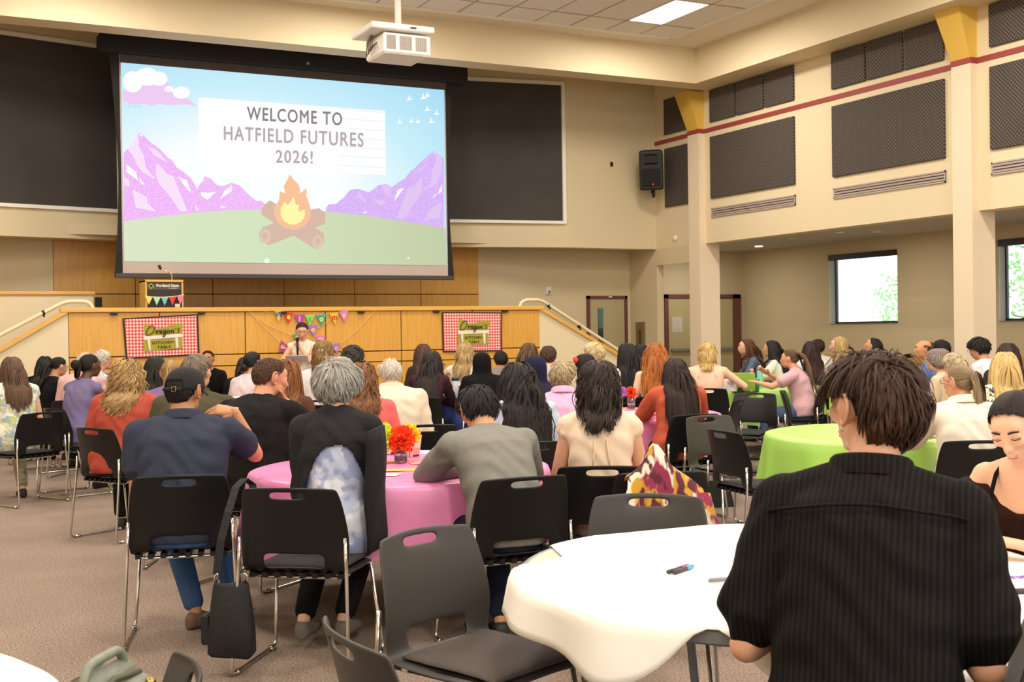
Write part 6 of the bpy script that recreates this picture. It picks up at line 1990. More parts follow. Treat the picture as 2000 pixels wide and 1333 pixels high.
person(382, 7.75, 'person with grey-brown hair in olive shirt behind the black cap', rel=-12, top=690, lean=10, hunch=12, yaw=-22, w=1.12, fem=False, sk=SK_L, shirt='4c4835', sleeve='short', trousers='33343a', fat=0.4,
       hair=short_(('4a4038', '958573'), 0.05, n=1248, wid=0.0037, vol=0.5), armL='lap', armR='lap', vox=0.013, collar='4c4835')
person(705, 7.9, 'person with curly brown hair in coral pink top', rel=4, top=706, lean=8, yaw=-8, sk=SK_L, shirt='ec6a68', sleeve='short', hair=H('down', ('4a2e1c', '9a6c42'), length=0.28, n=780, wid=0.0050, vol=1.3, curl=0.012, cfreq=60), armL='lap', armR='lap', vox=0.014)
person(558, 8.2, 'person with long auburn hair beside the black t-shirt', rel=-16, top=699, lean=14, hunch=14, yaw=-14, sk=SK_L, shirt='5a3c30', sleeve='long', hair=long_(('4a2610', '96602f'), 0.52, n=884, wid=0.0053, vol=1.1), armL='lap', armR='lap', vox=0.014)
person(246, 8.8, 'person in rust orange sweater with voluminous blond curls', rel=-14, top=703, lean=9, hunch=14, yaw=-6, w=1.1, sk=SK_L, shirt='ad4d3d', sleeve='long', trousers='1e1d22', loose=0.010, fat=0.4,
       hair=H('down', ('6e5230', 'd0ab72'), length=0.25, n=1500, wid=0.0042, vol=2.4, curl=0.016, cfreq=60, mess=0.3), armL='lap', armR='lap', vox=0.013, chair_rz=-52)
person(1098, 8.6, 'person with short sandy grey hair in pink collared shirt', rel=0, top=705, lean=8, yaw=-28, sk='d99f80', shirt='e5aed0', sleeve='long', hair=short_(('7d6648', 'd1bb94'), 0.075, n=988, wid=0.0042, vol=0.8, curl=0.006), armL='lap', armR='lap', vox=0.014, collar='e5aed0')
person(760, 9.0, 'person with balding white hair in cream shirt leaning left', rel=8, top=697, lean=14, hunch=16, yaw=10, roll=-6, w=1.12, fem=False, sk='dfa284', shirt='dccbb4', sleeve='long', fat=0.4,
       hair=short_(WHITEH, 0.05, n=988, wid=0.0037, vol=0.4, bald=0.55), armL='lap', armR='lap', vox=0.014, collar='dccbb4', chair_=False)
person(1318, 9.3, 'person in rust cardigan with long straight black hair at far pink table', rel=14, top=697, lean=4, hunch=10, yaw=6, sk=SK_M, shirt='c05a43', sleeve='long', trousers='151416', shoe='151416', loose=0.014, hem=-0.10,
       hair=long_(('17100e', '3f2d26'), 0.50, n=832, wid=0.0050, vol=0.35), armL='table', armR='table', vox=0.013, chair_rz=34)
person(331, 9.8, 'person with blond ponytail in purple shirt', rel=-8, top=702, lean=8, sk=SK_L, shirt='83699a', sleeve='long', hair=pulled_(DKBL, gather=(0, -0.9, 0.25), tail=0.36, tailw=0.022), vox=0.016)
person(1044, 10.0, 'person in navy headscarf and navy robe', rel=26, top=697, lean=8, sk=SK_T, shirt='23233b', sleeve='long', trousers='23233b', extra=hijab('24243c'), vox=0.016, loose=0.015)
person(1142, 11.5, 'person with black bob and red flower facing left over the pink table', rel=58, top=690, lean=12, yaw=6, pitch=-14, sk=SK_M, shirt='cfc9c2', sleeve='short', hair=long_(BLACK, 0.22, n=572, vol=0.8), vox=0.016,
       extra=lambda p, root, HP: MB().ell(HP(-0.075, 0.045, 0.055), (0.03, 0.03, 0.03), 10, 7).ell(HP(-0.06, 0.06, 0.075), (0.022, 0.022, 0.022), 10, 7).build('flower', mat('red_flower', 'd2362c', 0.7), root, True))
person(302, 11.2, 'person with long black hair and dark top beside blond ponytail', rel=0, top=693, sk=SK_T, shirt='8a7398', sleeve='long', hair=long_(BLACK, 0.42, n=520, vol=0.7), vox=0.018)
person(688, 11.2, 'person with short dark curly hair in black shirt', rel=-6, top=674, sk=SK_M, shirt='171618', sleeve='short', hair=short_(('1b1718', '57493f'), 0.06, n=832, wid=0.0046, vol=1.1, curl=0.012, cfreq=70), armR='table', vox=0.016)
person(940, 12.2, 'person in black headscarf and black robe', rel=8, top=690, sk=SK_T, shirt='121113', sleeve='long', trousers='121113', extra=hijab('141315'), vox=0.016, loose=0.015)
person(1832, 11.2, 'person in mauve knit cap and beige top', rel=62, top=683, sk=SK_L, shirt='d6c0a1', sleeve='long', hair=short_(GREY, 0.1, n=312), extra=beanie('85746c'), vox=0.016)
person(843, 12.3, 'person in maroon sweater with straight black hair leaning on blue table', rel=-18, top=684, lean=16, sk=SK_M, shirt='44282d', sleeve='long', hair=long_(('100c0d', '3a2c2a'), 0.45, n=624, vol=0.7), armL='fold', armR='fold', vox=0.015)
person(173, 11.3, 'person in lavender sleeveless waistcoat with black hair tied behind', rel=-44, top=690, lean=10, hunch=14, yaw=-14, sk='6a4433', shirt='776d92', sleeve='none', trousers='a98f55', shoe='1a1818', hair=pulled_(BLACK, gather=(0, -0.98, 0.0), bunr=0.045, tail=0.10, tailw=0.04), armL='table', armR='table', vox=0.015, chair_rz=-62)
person(22, 10.9, 'person in white floral blouse with straight brown hair at the left edge', rel=16, top=695, lean=4, sk=SK_L, shirt_mat=P_FLORAL, sleeve='cap', trouser_mat=blotch('khaki_print', 'a39a80', ('c4bca6', '86806a'), 14), trousers='a39a80', shoe='1b1a1c', hair=long_(('3c291e', '7a5b45'), 0.36, n=676, vol=0.8), vox=0.015, loose=0.012, hem=-0.10, chair_=False,
       legs=(((-0.12, 0.44, 0.5), (-0.12, 0.36, 0.085), (-0.13, 0.50, 0.03)), ((0.12, 0.42, 0.49), (0.08, 0.14, 0.085), (0.10, 0.27, 0.03))))
person(1280, 11.8, 'person with very long copper red hair and bare shoulders', rel=2, top=668, sk='efc4a8', shirt='e6b79c', sleeve='none', tank=True, neck_open=0.06, hair=long_(RED, 0.52, n=728, wid=0.0053, vol=1.0, curl=0.008, cfreq=20), extra=straps('2a1c18', 0.004), vox=0.015)
person(977, 14.3, 'person with short dark hair and glasses behind the long wavy hair', rel=-4, top=686, fem=False, sk=SK_T, shirt='8a7d75', sleeve='long', hair=short_(BLACK, 0.03, n=676), extra=glasses, vox=0.017, yaw=20)
person(492, 12.0, 'person with black hair in a bun and pink striped shirt', rel=-46, top=685, sk=SK_M, shirt_mat=P_STRIPE, sleeve='long', hair=pulled_(BLACK, gather=(0, -0.8, -0.5), bunr=0.035), vox=0.017)
person(630, 12.0, 'person in white long-sleeved top with hair clip holding brown waves', rel=-8, top=663, sk=SK_L, shirt='e6dbde', sleeve='long', trousers='26293a', hair=long_(('5e4428', 'a98756'), 0.22, n=676, vol=0.8, curl=0.010, cfreq=40), vox=0.016,
       extra=lambda p, root, HP: MB().tube([HP(-0.02, -0.118, 0.02), HP(-0.012, -0.125, 0.0)], 0.006, 6).tube([HP(0.012, -0.124, 0.02), HP(0.002, -0.128, 0.0)], 0.006, 6).build('hair_clip', mat('clip_silver', 'd5dbe2', 0.3, 0.6), root, True))
person(826, 14.5, 'person with long brown hair behind the maroon sweater', rel=10, top=670, sk=SK_L, shirt='3a2c2b', sleeve='long', hair=long_(('2a1a14', '6b4c3c'), 0.42, n=520), vox=0.018)
person(1224, 12.4, 'person with long straight black hair in cream top', rel=22, top=668, yaw=10, sk=SK_M, shirt='e0d7c8', sleeve='long', hair=long_(BLACK, 0.52, n=572, vol=0.6), vox=0.016)
person(908, 14.6, 'person with wavy blond hair in white ruffled top', rel=-14, top=668, sk='efc9b0', shirt='efe1cf', sleeve='cap', hair=long_(('8a693f', 'd8b880'), 0.32, n=572, curl=0.009, cfreq=30), armL=((-0.40, 0.34, 0.84), (-1, -0.4, -0.5), (0, 0, 1)), vox=0.016)
person(165, 12.7, 'person with bald head and pale pink shirt behind lavender waistcoat', rel=-24, top=684, fem=False, sk='e2a58c', shirt='d9afae', sleeve='long', hair=short_(WHITEH, 0.03, n=416, bald=0.95), vox=0.018, w=1.08)
person(1070, 12.8, 'person with neat short brown hair behind navy headscarf', rel=-10, top=675, fem=False, sk=SK_L, shirt='b5b0c0', sleeve='short', hair=short_(('2a1c14', '5d4433'), 0.04, n=676), vox=0.018)
person(1160, 13.0, 'person with short platinum hair looking left near right stairs', rel=72, top=668, sk=SK_L, shirt='b3bbd0', sleeve='short', hair=short_(('b39a6c', 'ecd9ac'), 0.085, n=676, vol=0.8), vox=0.017)
person(478, 13.2, 'person with black hair hidden behind pink striped shirt', rel=-20, top=697, sk=SK_M, shirt='1a181b', sleeve='long', hair=long_(BLACK, 0.36, n=390), vox=0.02)
person(1381, 13.2, 'person with short wavy blond hair in thin-strapped cream camisole', rel=-2, top=668, w=1.12, fat=0.3, sk='efc3a6', shirt='e9dcc2', sleeve='none', tank=True, neck_open=0.12, trousers='cabb9c', hair=H('down', ('a5803f', 'eacb8c'), length=0.17, n=624, wid=0.0056, vol=1.2, curl=0.010, cfreq=40), extra=straps('efe2c8', 0.005), armL='table', armR=((0.30, 0.36, 0.88), (1, -.5, -.7), (0, 0, 1)), vox=0.015)
person(1912, 13.0, 'person with thick black hair and white shirt bending forward', rel=58, top=658, pitch=-20, lean=12, fem=False, sk=SK_M, shirt='dde1e8', sleeve='long', hair=short_(BLACK, 0.08, n=780, vol=1.1), extra=glasses, vox=0.017)
def pink_bow(p, root, HP):
    g = HP(0, -0.118, 0.03)
    MB().ell(g + np.array([0.03, 0, 0.01]), (0.035, 0.015, 0.025), 10, 7).ell(g + np.array([-0.03, 0, 0.01]), (0.035, 0.015, 0.025), 10, 7).tube([g, g + np.array([0.01, -0.05, -0.15]), g + np.array([0.0, -0.06, -0.3])], [0.012, 0.014, 0.008], 6).build('hair_bow', mat('black_ribbon', '141214', 0.6), root, True)
person(1543, 13.2, 'person in pink t-shirt and blue jeans with bow-tied ponytail', rel=76, top=682, lean=14, hunch=6, sk='deA37f'.lower(), shirt='d0a8ac', sleeve='short', trousers='4a5a7c', shoe='2a2a2e', hem=-0.06, loose=0.008, hair=pulled_(('3c2a1e', '8a6a4a'), gather=(0, -0.9, 0.35), tail=0.42, tailw=0.03, n=520), extra=pink_bow, armL=((-0.16, 0.50, 0.86), (-1, -.4, -.6), (0, 0, 1)), armR=((0.12, 0.46, 0.95), (1, -.3, -.8), (0, 0.5, 1)), vox=0.014, hand=('flat', 'flat'))
person(112, 13.3, 'person with black ponytail and glasses in black top looking down right', rel=-62, top=696, pitch=-16, lean=10, sk=SK_M, shirt='17151a', sleeve='long', hair=pulled_(BLACK, gather=(0, -0.95, -0.1), tail=0.34), extra=glasses, vox=0.017)
person(86, 14.1, 'person with black hair in black top at far left', rel=-30, top=695, sk=SK_M, shirt='17151a', sleeve='long', hair=long_(BLACK, 0.28, n=468), vox=0.018)
person(197, 13.6, 'person with white hair and glasses in pale plaid shirt', rel=-64, top=683, fem=False, sk='dfa488', shirt_mat=P_PLAID, sleeve='short', hair=short_(WHITEH, 0.045, n=572), extra=glasses, vox=0.017)
person(1032, 14.0, 'person with long straight brown hair in front of the stair wall', rel=-30, top=668, sk=SK_L, shirt='6d5548', sleeve='long', hair=long_(('3c2818', '7c5a3e'), 0.46, n=520, vol=0.6), vox=0.018)
person(1250, 14.2, 'person with dark bob and light blue shirt looking left', rel=62, top=671, sk=SK_M, shirt='b4bfd8', sleeve='short', hair=long_(BLACK, 0.26, n=468), vox=0.018)
person(405, 15.3, 'person in black cardigan facing the camera before the stage', rel=172, top=683, sk=SK_T, shirt='141315', sleeve='long', hair=pulled_(BLACK, gather=(0, -0.9, -0.2), bunr=0.03), vox=0.017)
person(1507, 15.4, 'person with long black hair in white t-shirt at lime table', rel=72, top=663, sk=SK_M, shirt='e2d9d5', sleeve='short', trousers='2d3444', hair=long_(BLACK, 0.45, n=520, vol=0.6), armR='table', armL='table', vox=0.017)
person(1583, 15.6, 'person with long dark brown hair in white vest', rel=12, top=665, sk=SK_L, shirt='e8e0da', sleeve='cap', hair=long_(('1f1211', '4a3030'), 0.46, n=520, vol=0.7), vox=0.018)
person(1638, 16.0, 'person with long blond hair in black jacket by the aisle', rel=96, top=656, sk=SK_L, shirt='2a2523', sleeve='long', hair=long_(BLOND, 0.38, n=572, curl=0.008, cfreq=26), vox=0.017)
person(1706, 15.8, 'person with black hair looking up to the left', rel=82, top=659, pitch=20, sk=SK_M, shirt='3b3436', sleeve='long', hair=long_(BLACK, 0.3, n=468), vox=0.018)
person(1805, 14.0, 'person with bald head in blue patterned shirt', rel=104, top=662, fem=False, sk='d99870', shirt_mat=blotch('blue_dots', '6b80bb', ('8ea0d0',), 30), sleeve='long', hair=short_(('4a3c33', '7a6a5c'), 0.012, n=312, bald=0.95), vox=0.017, w=1.08)
person(1838, 13.9, 'person with short black hair beside the bald head', rel=34, top=664, fem=False, sk=SK_M, shirt='4a4a55', sleeve='long', hair=short_(BLACK, 0.06, n=676, vol=1.0), vox=0.018)
person(1458, 16.6, 'person with long auburn hair in denim jacket looking left', rel=98, top=660, sk=SK_L, shirt='5b687d', sleeve='long', hair=long_(('3a2216', '7e5334'), 0.4, n=520), armL='table', armR='table', vox=0.018)
person(1597, 17.0, 'person with dark hair farthest back in the right corner', rel=4, top=662, sk=SK_M, shirt='d8d2cc', sleeve='long', hair=short_(DKBR, 0.09, n=468), vox=0.02)
person(1866, 10.2, 'person with cropped sandy grey hair in beige top', rel=52, top=692, sk=SK_L, shirt='cdb795', sleeve='long', hair=short_(('9a8666', 'd8c7a4'), 0.09, n=780, vol=0.8), extra=glasses, vox=0.016)
person(1875, 6.95, 'person in cream jacket with greying ponytail and glasses', rel=18, top=712, lean=8, yaw=36, sk='dda283', shirt='eadfcd', sleeve='long', trousers='8c7f70', hair=pulled_(('6b563c', 'b59d78'), gather=(0, -0.98, 0.18), tail=0.13, tailw=0.04, n=936, wid=0.0042), extra=glasses, armL='table', armR='table', vox=0.012, near=True, collar='eadfcd', loose=0.012)
person(1962, 8.7, 'person with straight blond hair in black and white blouse', rel=14, top=685, sk=SK_L, shirt_mat=P_BW, sleeve='short', hair=long_(('a57f48', 'eacb8d'), 0.38, n=832, vol=0.8, mess=0.06), armL='table', vox=0.015)
person(1968, 11.4, 'person with dark brown hair behind the blond hair at right', rel=0, top=668, sk=SK_M, shirt='3a3133', sleeve='long', hair=long_(DKBR, 0.5, n=572), vox=0.018)

# the speaker stands before the stage front with a microphone and a paper
def lids(p, root, HP):
    for q in (-1, 1):
        e = MB().ell((0, 0, 0.0015), (0.0150, 0.0098, 0.0068), 12, 7).build('eyelid', skin(p['sk']), root, True)
        e.matrix_local = Matrix.Translation(HP(q * 0.031, 0.0795, 0.003)) @ Matrix(p['HM'].tolist()).to_4x4()
sp_ = person(590, 15.75, 'person standing with microphone in white sleeveless top before the stage', rel=176, top=628, stand=True, w=0.88, lean=4, hunch=10, pitch=-22, yaw=4, sk='e0a888', shirt='f0e2cd', sleeve='none', trouser_mat=P_PANTS, trousers='161516', hem=-0.09,
       hair=pulled_(('24130f', '4b2f25'), gather=(0, -0.95, -0.1), bunr=0.03, n=572), armL=((0.03, 0.24, 1.30), (-0.9, -0.2, -0.8), (0, 1, 0.2)), armR=((0.10, 0.30, 1.12), (1, -0.4, -0.6), (0, 0, 1)), vox=0.012, chair_=False, hand=('grip', 'pen'), group='people standing', extra=lids)
run_jobs()
for _p in PEOPLE: finish(_p)
JOBS.clear()
# ---------------------------------------------------------------- chairs standing free or turned away from their sitters
def relchair(px, d, rel, label, grey=False):
    x, y = floor_at(px, d)
    return chair(x, y, R(rel) - math.atan2(x, y), label, grey)
relchair(600, 5.36, -20, 'black stacking chair with shoulder bag hung on it under grey-haired sitter')
relchair(826, 8.75, 4, 'black stacking chair right under the cream shirt sitter')
relchair(46, 10.7, 34, 'black stacking chair under the white floral blouse')
relchair(938, 3.78, -132, 'grey-sheened black stacking chair with its seat toward the white table', True)
relchair(890, 2.74, -66, 'black stacking chair cut by the bottom edge of the picture', True)
relchair(1252, 4.45, 176, 'grey-sheened black stacking chair tucked behind the white table', True)
relchair(1425, 8.7, -140, 'grey-sheened black stacking chair facing the lime table beside black handbag', True)
relchair(1478, 7.75, -58, 'black stacking chair close left of the empty lime table')
relchair(1456, 11.7, 160, 'black stacking chair beyond the grey-sheened chair with handbag')
relchair(1385, 11.1, 78, 'black stacking chair seen edge-on beyond the grey-sheened chair')
relchair(1580, 12.2, -92, 'black stacking chair seen edge-on beside blue jeans')
relchair(1245, 14.0, 0, 'black stacking chair in front of the dark bob by the wall')
chair(0.215, 2.40, R(80), 'black stacking chair holding an olive purse at lower left')
# ---------------------------------------------------------------- things on the tables, bags, screens
ZT_ = 0.745
def on(T, px, py, z=0.742):
    p = at(px, py, Z=z); return float(p[0]), float(p[1])
# paper flowers in a jar on the pink table
def pompom(r, n, seed):
    rg = np.random.default_rng(seed); m = MB()
    P = rg.normal(size=(n, 3)); P /= np.linalg.norm(P, axis=1)[:, None]
    for p in P:
        e1 = unit(np.cross(p, rg.normal(size=3))); e2 = np.cross(p, e1); l = r * (0.85 + 0.25 * rg.random()); w = r * 0.30
        m.add([p * 0.1 * r, p * l * 0.75 + e1 * w, p * l + e2 * w * 0.4, p * l * 0.98 - e2 * w * 0.4, p * l * 0.75 - e1 * w], [(0, 1, 2), (0, 2, 3), (0, 3, 4)])
    m.ell((0, 0, 0), (r * 0.6,) * 3, 10, 7)
    return m
def tissue(c): return mat('tissue_' + c, c, 0.8)
def flower(x, y, z, r, c, lab, seed, zb):
    f = empty('paper_flower', (x, y, zb), 0, lab, 'flower', 'tissue paper flowers on the tables')
    pompom(r, 170, seed).xf(Matrix.Translation((0, 0, z - zb))).build('petals', tissue(c), f)
    MB().tube([(0, 0, 0.0), (0.006, 0.004, (z - zb) * 0.5), (0, 0, z - zb)], 0.003, 6).build('stem', mat('stem_green', '6c8f3a', 0.6), f)
M_JAR = mat('jar_glass', 'f6f2f2', 0.05, trans=0.9, spec=0.4)
def jar(x, y, lab, h=0.12):
    j = empty('glass_jar', (x, y, ZT_), 0, lab, 'jar', 'glass jars on the pink tables')
    MB().lathe([(0.03, 0), (0.036, 0.006), (0.036, h * 0.72), (0.028, h * 0.84), (0.030, h), (0.027, h), (0.025, h * 0.84), (0.032, h * 0.7), (0.032, 0.01)], (0, 0, 0), 20).build('glass', M_JAR, j, True)
    MB().lathe([(0.031, 0.009), (0.031, 0.03)], (0, 0, 0), 16).build('water', mat('pebbles', 'e6c7cf', 0.4), j)
x, y = on(T2, 783, 905)
jar(x, y, 'clear glass jar of flowers in the middle of the near pink table')
flower(x + 0.0, y, 0.875, 0.082, 'ff5a24', 'orange tissue flower in the jar on the near pink table', 1, ZT_ + 0.012)
flower(x + 0.10, y + 0.12, 0.885, 0.066, 'ffe23c', 'yellow tissue flower behind the orange one', 2, ZT_ + 0.012)
flower(x - 0.09, y + 0.06, 0.885, 0.085, 'e0f04a', 'lime yellow tissue flower left of the orange one', 3, ZT_ + 0.012)
M_CUPR = stripes('popcorn', 'f2d5c3', 'd4403c', 60)
def carton(px, py, lab):
    x, y = on(T2, px, py)
    t = empty('paper_carton', (x, y, ZT_), R(25), lab, 'carton', 'striped paper cartons on the pink table')
    m = MB().add([(-.03, -.03, 0), (.03, -.03, 0), (.03, .03, 0), (-.03, .03, 0), (-.042, -.042, .125), (.042, -.042, .125), (.042, .042, .125), (-.042, .042, .125)], BOXF)
    m.build('box', M_CUPR, t)
    MB().cbox(-.028, .028, -.0405, -.036, .05, .10, 0.002).build('label', mat('carton_label', 'f4cdb6', 0.7), t)
    MB().box(-.026, .026, -.0315, -.029, 0.002, 0.012).build('base_band', mat('carton_band', '4a1d22', 0.6), t)
carton(805, 893, 'red striped paper carton right of the orange flower')
carton(762, 888, 'red striped paper carton left of the orange flower')
def card(px, py, w, h, rz_, c, lab, z=0.7445):
    p = at(px, py, Z=z)
    return MB().cbox(-w / 2, w / 2, -h / 2, h / 2, 0, 0.002, 0.0006).build('card', mat('card_' + c, c, 0.7), None, False, (p[0], p[1], z), R(rz_), label=lab, cat='card', group='cards and papers on the tables')
card(768, 919, 0.28, 0.10, -24, 'f6b24c', 'long orange card in front of the flower jar')
card(825, 905, 0.14, 0.10, -10, 'f4a868', 'pale orange card right of the flower jar')
card(757, 928, 0.12, 0.10, -40, 'fbeee2', 'white card at the near edge of the pink table')
card(752, 903, 0.11, 0.08, -20, 'f7bf7c', 'small orange card left of the flower jar')
card(850, 884, 0.30, 0.21, -35, 'f6ead8', 'white leaflet by the grey sweater arm')
card(1245, 806, 0.3, 0.21, -35, 'f4e6da', 'white leaflet on the far pink table')
card(1225, 800, 0.12, 0.09, 10, 'f0b27a', 'orange card on the far pink table')
x, y = on(T3, 1233, 800)
jar(x, y, 'clear glass jar of flowers on the far pink table')
flower(x, y, 0.895, 0.055, 'ff6a2c', 'orange tissue flower on the far pink table', 5, ZT_ + 0.012)
flower(x - 0.075, y + 0.03, 0.90, 0.05, 'd597e0', 'lilac tissue flower on the far pink table', 6, ZT_ + 0.012)

# pens and notes on the white table
def pen(px, py, rz_, body, tip, lab):
    p = at(px, py, Z=0.752)
    t = empty('marker_pen', (p[0], p[1], 0.7505), R(rz_), lab, 'pen', 'marker pens on the white table')
    MB().tube([(-0.045, 0, 0), (0.03, 0, 0)], 0.006, 10).build('barrel', mat('pen_' + body, body, 0.4), t, True)
    MB().tube([(0.03, 0, 0), (0.034, 0, 0), (0.07, 0, 0)], [0.006, 0.0068, 0.0062], 10).build('pen_cap', mat('pen_' + tip, tip, 0.4), t, True)
pen(1320, 1112, 24, '3b3a40', 'e0408f', 'dark marker with pink cap on the white table')
pen(1331, 1113, 26, '3b3a40', '48a7d8', 'dark marker with blue cap beside the pink one')
pen(1412, 1131, -8, '8a8d92', 'b9bcc0', 'grey marker left of the front man')
p = at(1990, 1140, Z=0.748)
nb_ = empty('notepad', (p[0], p[1], 0.7455), R(-20), 'white notepad with purple writing at the right edge', 'notepad')
MB().cbox(-0.16, 0.16, -0.11, 0.11, 0, 0.012, 0.002).build('board', mat('notepad_board', '4a3430', 0.6), nb_)
MB().cbox(-0.155, 0.155, -0.105, 0.105, 0.012, 0.016, 0.001).build('page', mat('notepad_page', 'f3eee6', 0.7), nb_)
V, F = text_mesh('Who', 0.07, bold=0.004)
MB().add([(v[0] - 0.02, v[1] + 0.02, 0.0166) for v in V], F).build('writing', mat('purple_ink', '7b4fa6', 0.6), nb_)
MB().tube([(-0.13, 0.04, 0.018), (-0.09, 0.05, 0.018)], 0.003, 5).build('leaf_doodle', mat('green_ink', '5cae5c', 0.6), nb_)

# shoulder bag on the second chair, handbag on the floor, purse on the near chair
M_BAG = mat('black_bag', '161517', 0.75, bump=(50, 0.2))
p = at(452, 1190, d=5.18)
bg = empty('shoulder_bag', (p[0], p[1], 0), R(-26), 'black fabric shoulder bag hanging by its strap from the chair', 'bag')
m = MB()
V = []; F = []
for k, (z, a, b) in enumerate(((0.085, 0.085, 0.045), (0.10, 0.10, 0.055), (0.20, 0.098, 0.055), (0.30, 0.088, 0.04), (0.385, 0.078, 0.016), (0.40, 0.074, 0.012))):
    for j in range(24):
        t = 2 * math.pi * j / 24
        cx_, sx_ = math.cos(t), math.sin(t)
        V.append((a * np.sign(cx_) * abs(cx_) ** 0.5, b * np.sign(sx_) * abs(sx_) ** 0.5 + 0.004 * math.sin(3 * t + k), z + 0.006 * math.sin(2 * t)))
for k in range(5):
    for j in range(24):
        F.append((k * 24 + j, k * 24 + (j + 1) % 24, (k + 1) * 24 + (j + 1) % 24, (k + 1) * 24 + j))
F += [tuple(range(24))[::-1], tuple(range(120, 144))]
m.add(V, F).build('bag_body', M_BAG, bg, True)
MB().cbox(-0.125, -0.095, -0.03, 0.03, 0.14, 0.27, 0.008).build('side_pocket', M_BAG, bg)
for q in (-1, 1):
    MB().tube(_bent([(q * 0.07, -0.0, 0.395), (q * 0.07, 0, 0.43), (q * 0.055, 0, 0.445), (q * 0.062, 0, 0.40)], 0.006), 0.004, 6).build('clasp', M_CHROME, bg, True)
V = []; F = []
P = [(-0.062, 0, 0.44), (-0.045, 0.02, 0.58), (-0.02, 0.06, 0.70), (0.0, 0.13, 0.80), (0.03, 0.17, 0.832), (0.06, 0.20, 0.80), (0.075, 0.16, 0.66), (0.068, 0.03, 0.46)]
for x_, y_, z_ in P: V += [(x_ - 0.017, y_, z_), (x_ + 0.017, y_, z_)]
F = [(2 * i, 2 * i + 1, 2 * i + 3, 2 * i + 2) for i in range(len(P) - 1)]
o = MB().add(V, F).build('bag_strap', M_BAG, bg); so = o.modifiers.new('t', 'SOLIDIFY'); so.thickness = 0.003
p = at(1396, 990, Z=0.0)
hb = empty('handbag', (p[0], p[1], 0), R(-20), 'black leather handbag standing on the carpet by grey-sheened chair', 'bag')
MB().add([(-.15, -.06, 0), (.15, -.06, 0), (.15, .06, 0), (-.15, .06, 0), (-.11, -.03, .21), (.11, -.03, .21), (.11, .03, .21), (-.11, .03, .21)], BOXF).build('bag_body', mat('black_leather', '151314', 0.4), hb)
for q in (-1, 1):
    MB().tube(_bent([(-0.07, q * 0.025, 0.2), (-0.05, q * 0.03, 0.34), (0.05, q * 0.03, 0.34), (0.07, q * 0.025, 0.2)], 0.04), 0.007, 8).build('handle', mat('black_leather', '151314', 0.4), hb, True)
pu = empty('purse', (0.345, 2.45, 0.475), R(55), 'olive grey leather purse with brass stud on the near chair', 'bag')
M_PU = mat('olive_leather', '7d8072', 0.5, bump=(35, 0.25))
for k, (y0, y1, h) in enumerate(((-0.06, -0.02, 0.32), (-0.018, 0.022, 0.35), (0.024, 0.062, 0.335))):
    MB().cbox(-0.10, 0.10, y0, y1, 0, h, 0.02).build('compartment', M_PU, pu, True)
MB().tube(_bent([(-0.085, 0, 0.33), (-0.07, 0.0, 0.37), (0.07, 0, 0.37), (0.085, 0, 0.33)], 0.03), 0.010, 8).build('handle', M_PU, pu, True)
MB().ell((0.07, -0.062, 0.30), (0.012, 0.012, 0.012), 10, 7).build('stud', mat('brass', 'a98d4a', 0.3, 1.0), pu, True)
MB().tube([(-0.10, -0.03, 0.312), (-0.03, -0.035, 0.335), (0.08, -0.035, 0.32)], 0.007, 6).build('trim_cord', mat('dark_olive', '4a4a38', 0.6), pu, True)
p = at(240, 958, Z=0.0)
tb = empty('tote_bag', (p[0], p[1], 0), R(10), 'lemon print tote bag on the floor by the rust sweater', 'bag')
MB().add([(-.13, -.05, 0), (.13, -.05, 0), (.13, .05, 0), (-.13, .05, 0), (-.12, -.02, .15), (.12, -.02, .15), (.12, .02, .15), (-.12, .02, .15)], BOXF).build('bag_body', P_FLOW, tb)
MB().tube(_bent([(-0.06, 0, 0.14), (-0.05, 0, 0.22), (0.05, 0, 0.22), (0.06, 0, 0.14)], 0.03), 0.006, 6).build('handle', P_FLOW, tb, True)
p = at(92, 898, Z=0.0)
bp = empty('backpack', (p[0], p[1], 0), R(20), 'black backpack slumped on the floor at left', 'bag')
MB().ell((0, 0, 0.14), (0.17, 0.12, 0.15), 18, 12).build('bag_body', M_BAG, bp, True)
MB().ell((0, -0.10, 0.10), (0.11, 0.05, 0.08), 14, 8).build('pocket', M_BAG, bp, True)
MB().tube(_bent([(-0.05, 0, 0.28), (-0.04, 0, 0.33), (0.04, 0, 0.33), (0.05, 0, 0.28)], 0.02), 0.008, 6).build('handle', M_BAG, bp, True)

# patterned jacket draped over a chair back beside the peach blouse
x, y = floor_at(1262, 5.75)
a_ = R(14) - math.atan2(x, y)
chair(x, y, a_, 'black stacking chair hidden under the patterned jacket')
V = []; F = []
prof_ = [(-0.40, 0.52), (-0.375, 0.62), (-0.35, 0.72), (-0.335, 0.80), (-0.315, 0.842), (-0.285, 0.848), (-0.255, 0.82), (-0.235, 0.72), (-0.215, 0.60)]
nx = 22
for k, (yy, zz_) in enumerate(prof_):
    for i in range(nx + 1):
        u = -1 + 2 * i / nx
        peak = 0.10 * math.exp(-((u + 0.25) / 0.28) ** 2) * (1 if zz_ > 0.8 else 0.5)
        wd = 0.17 + 0.07 * (0.85 - zz_) / 0.33
        V.append((u * wd, yy + 0.018 * math.sin(9 * u + k) * (0.85 - zz_) * 3, zz_ + peak - 0.05 * u * u * (zz_ > 0.78) - 0.06 * max(0, u) * (zz_ > .78)))
F = [(k * (nx + 1) + i, k * (nx + 1) + i + 1, (k + 1) * (nx + 1) + i + 1, (k + 1) * (nx + 1) + i) for k in range(len(prof_) - 1) for i in range(nx)]
o = link('draped_jacket', mesh_from('draped_jacket', V, F, P_IKAT, True), None, (x, y, 0), a_, label='maroon and gold patterned jacket draped over a chair back', cat='jacket')
so = o.modifiers.new('t', 'SOLIDIFY'); so.thickness = 0.008; so.offset = 1

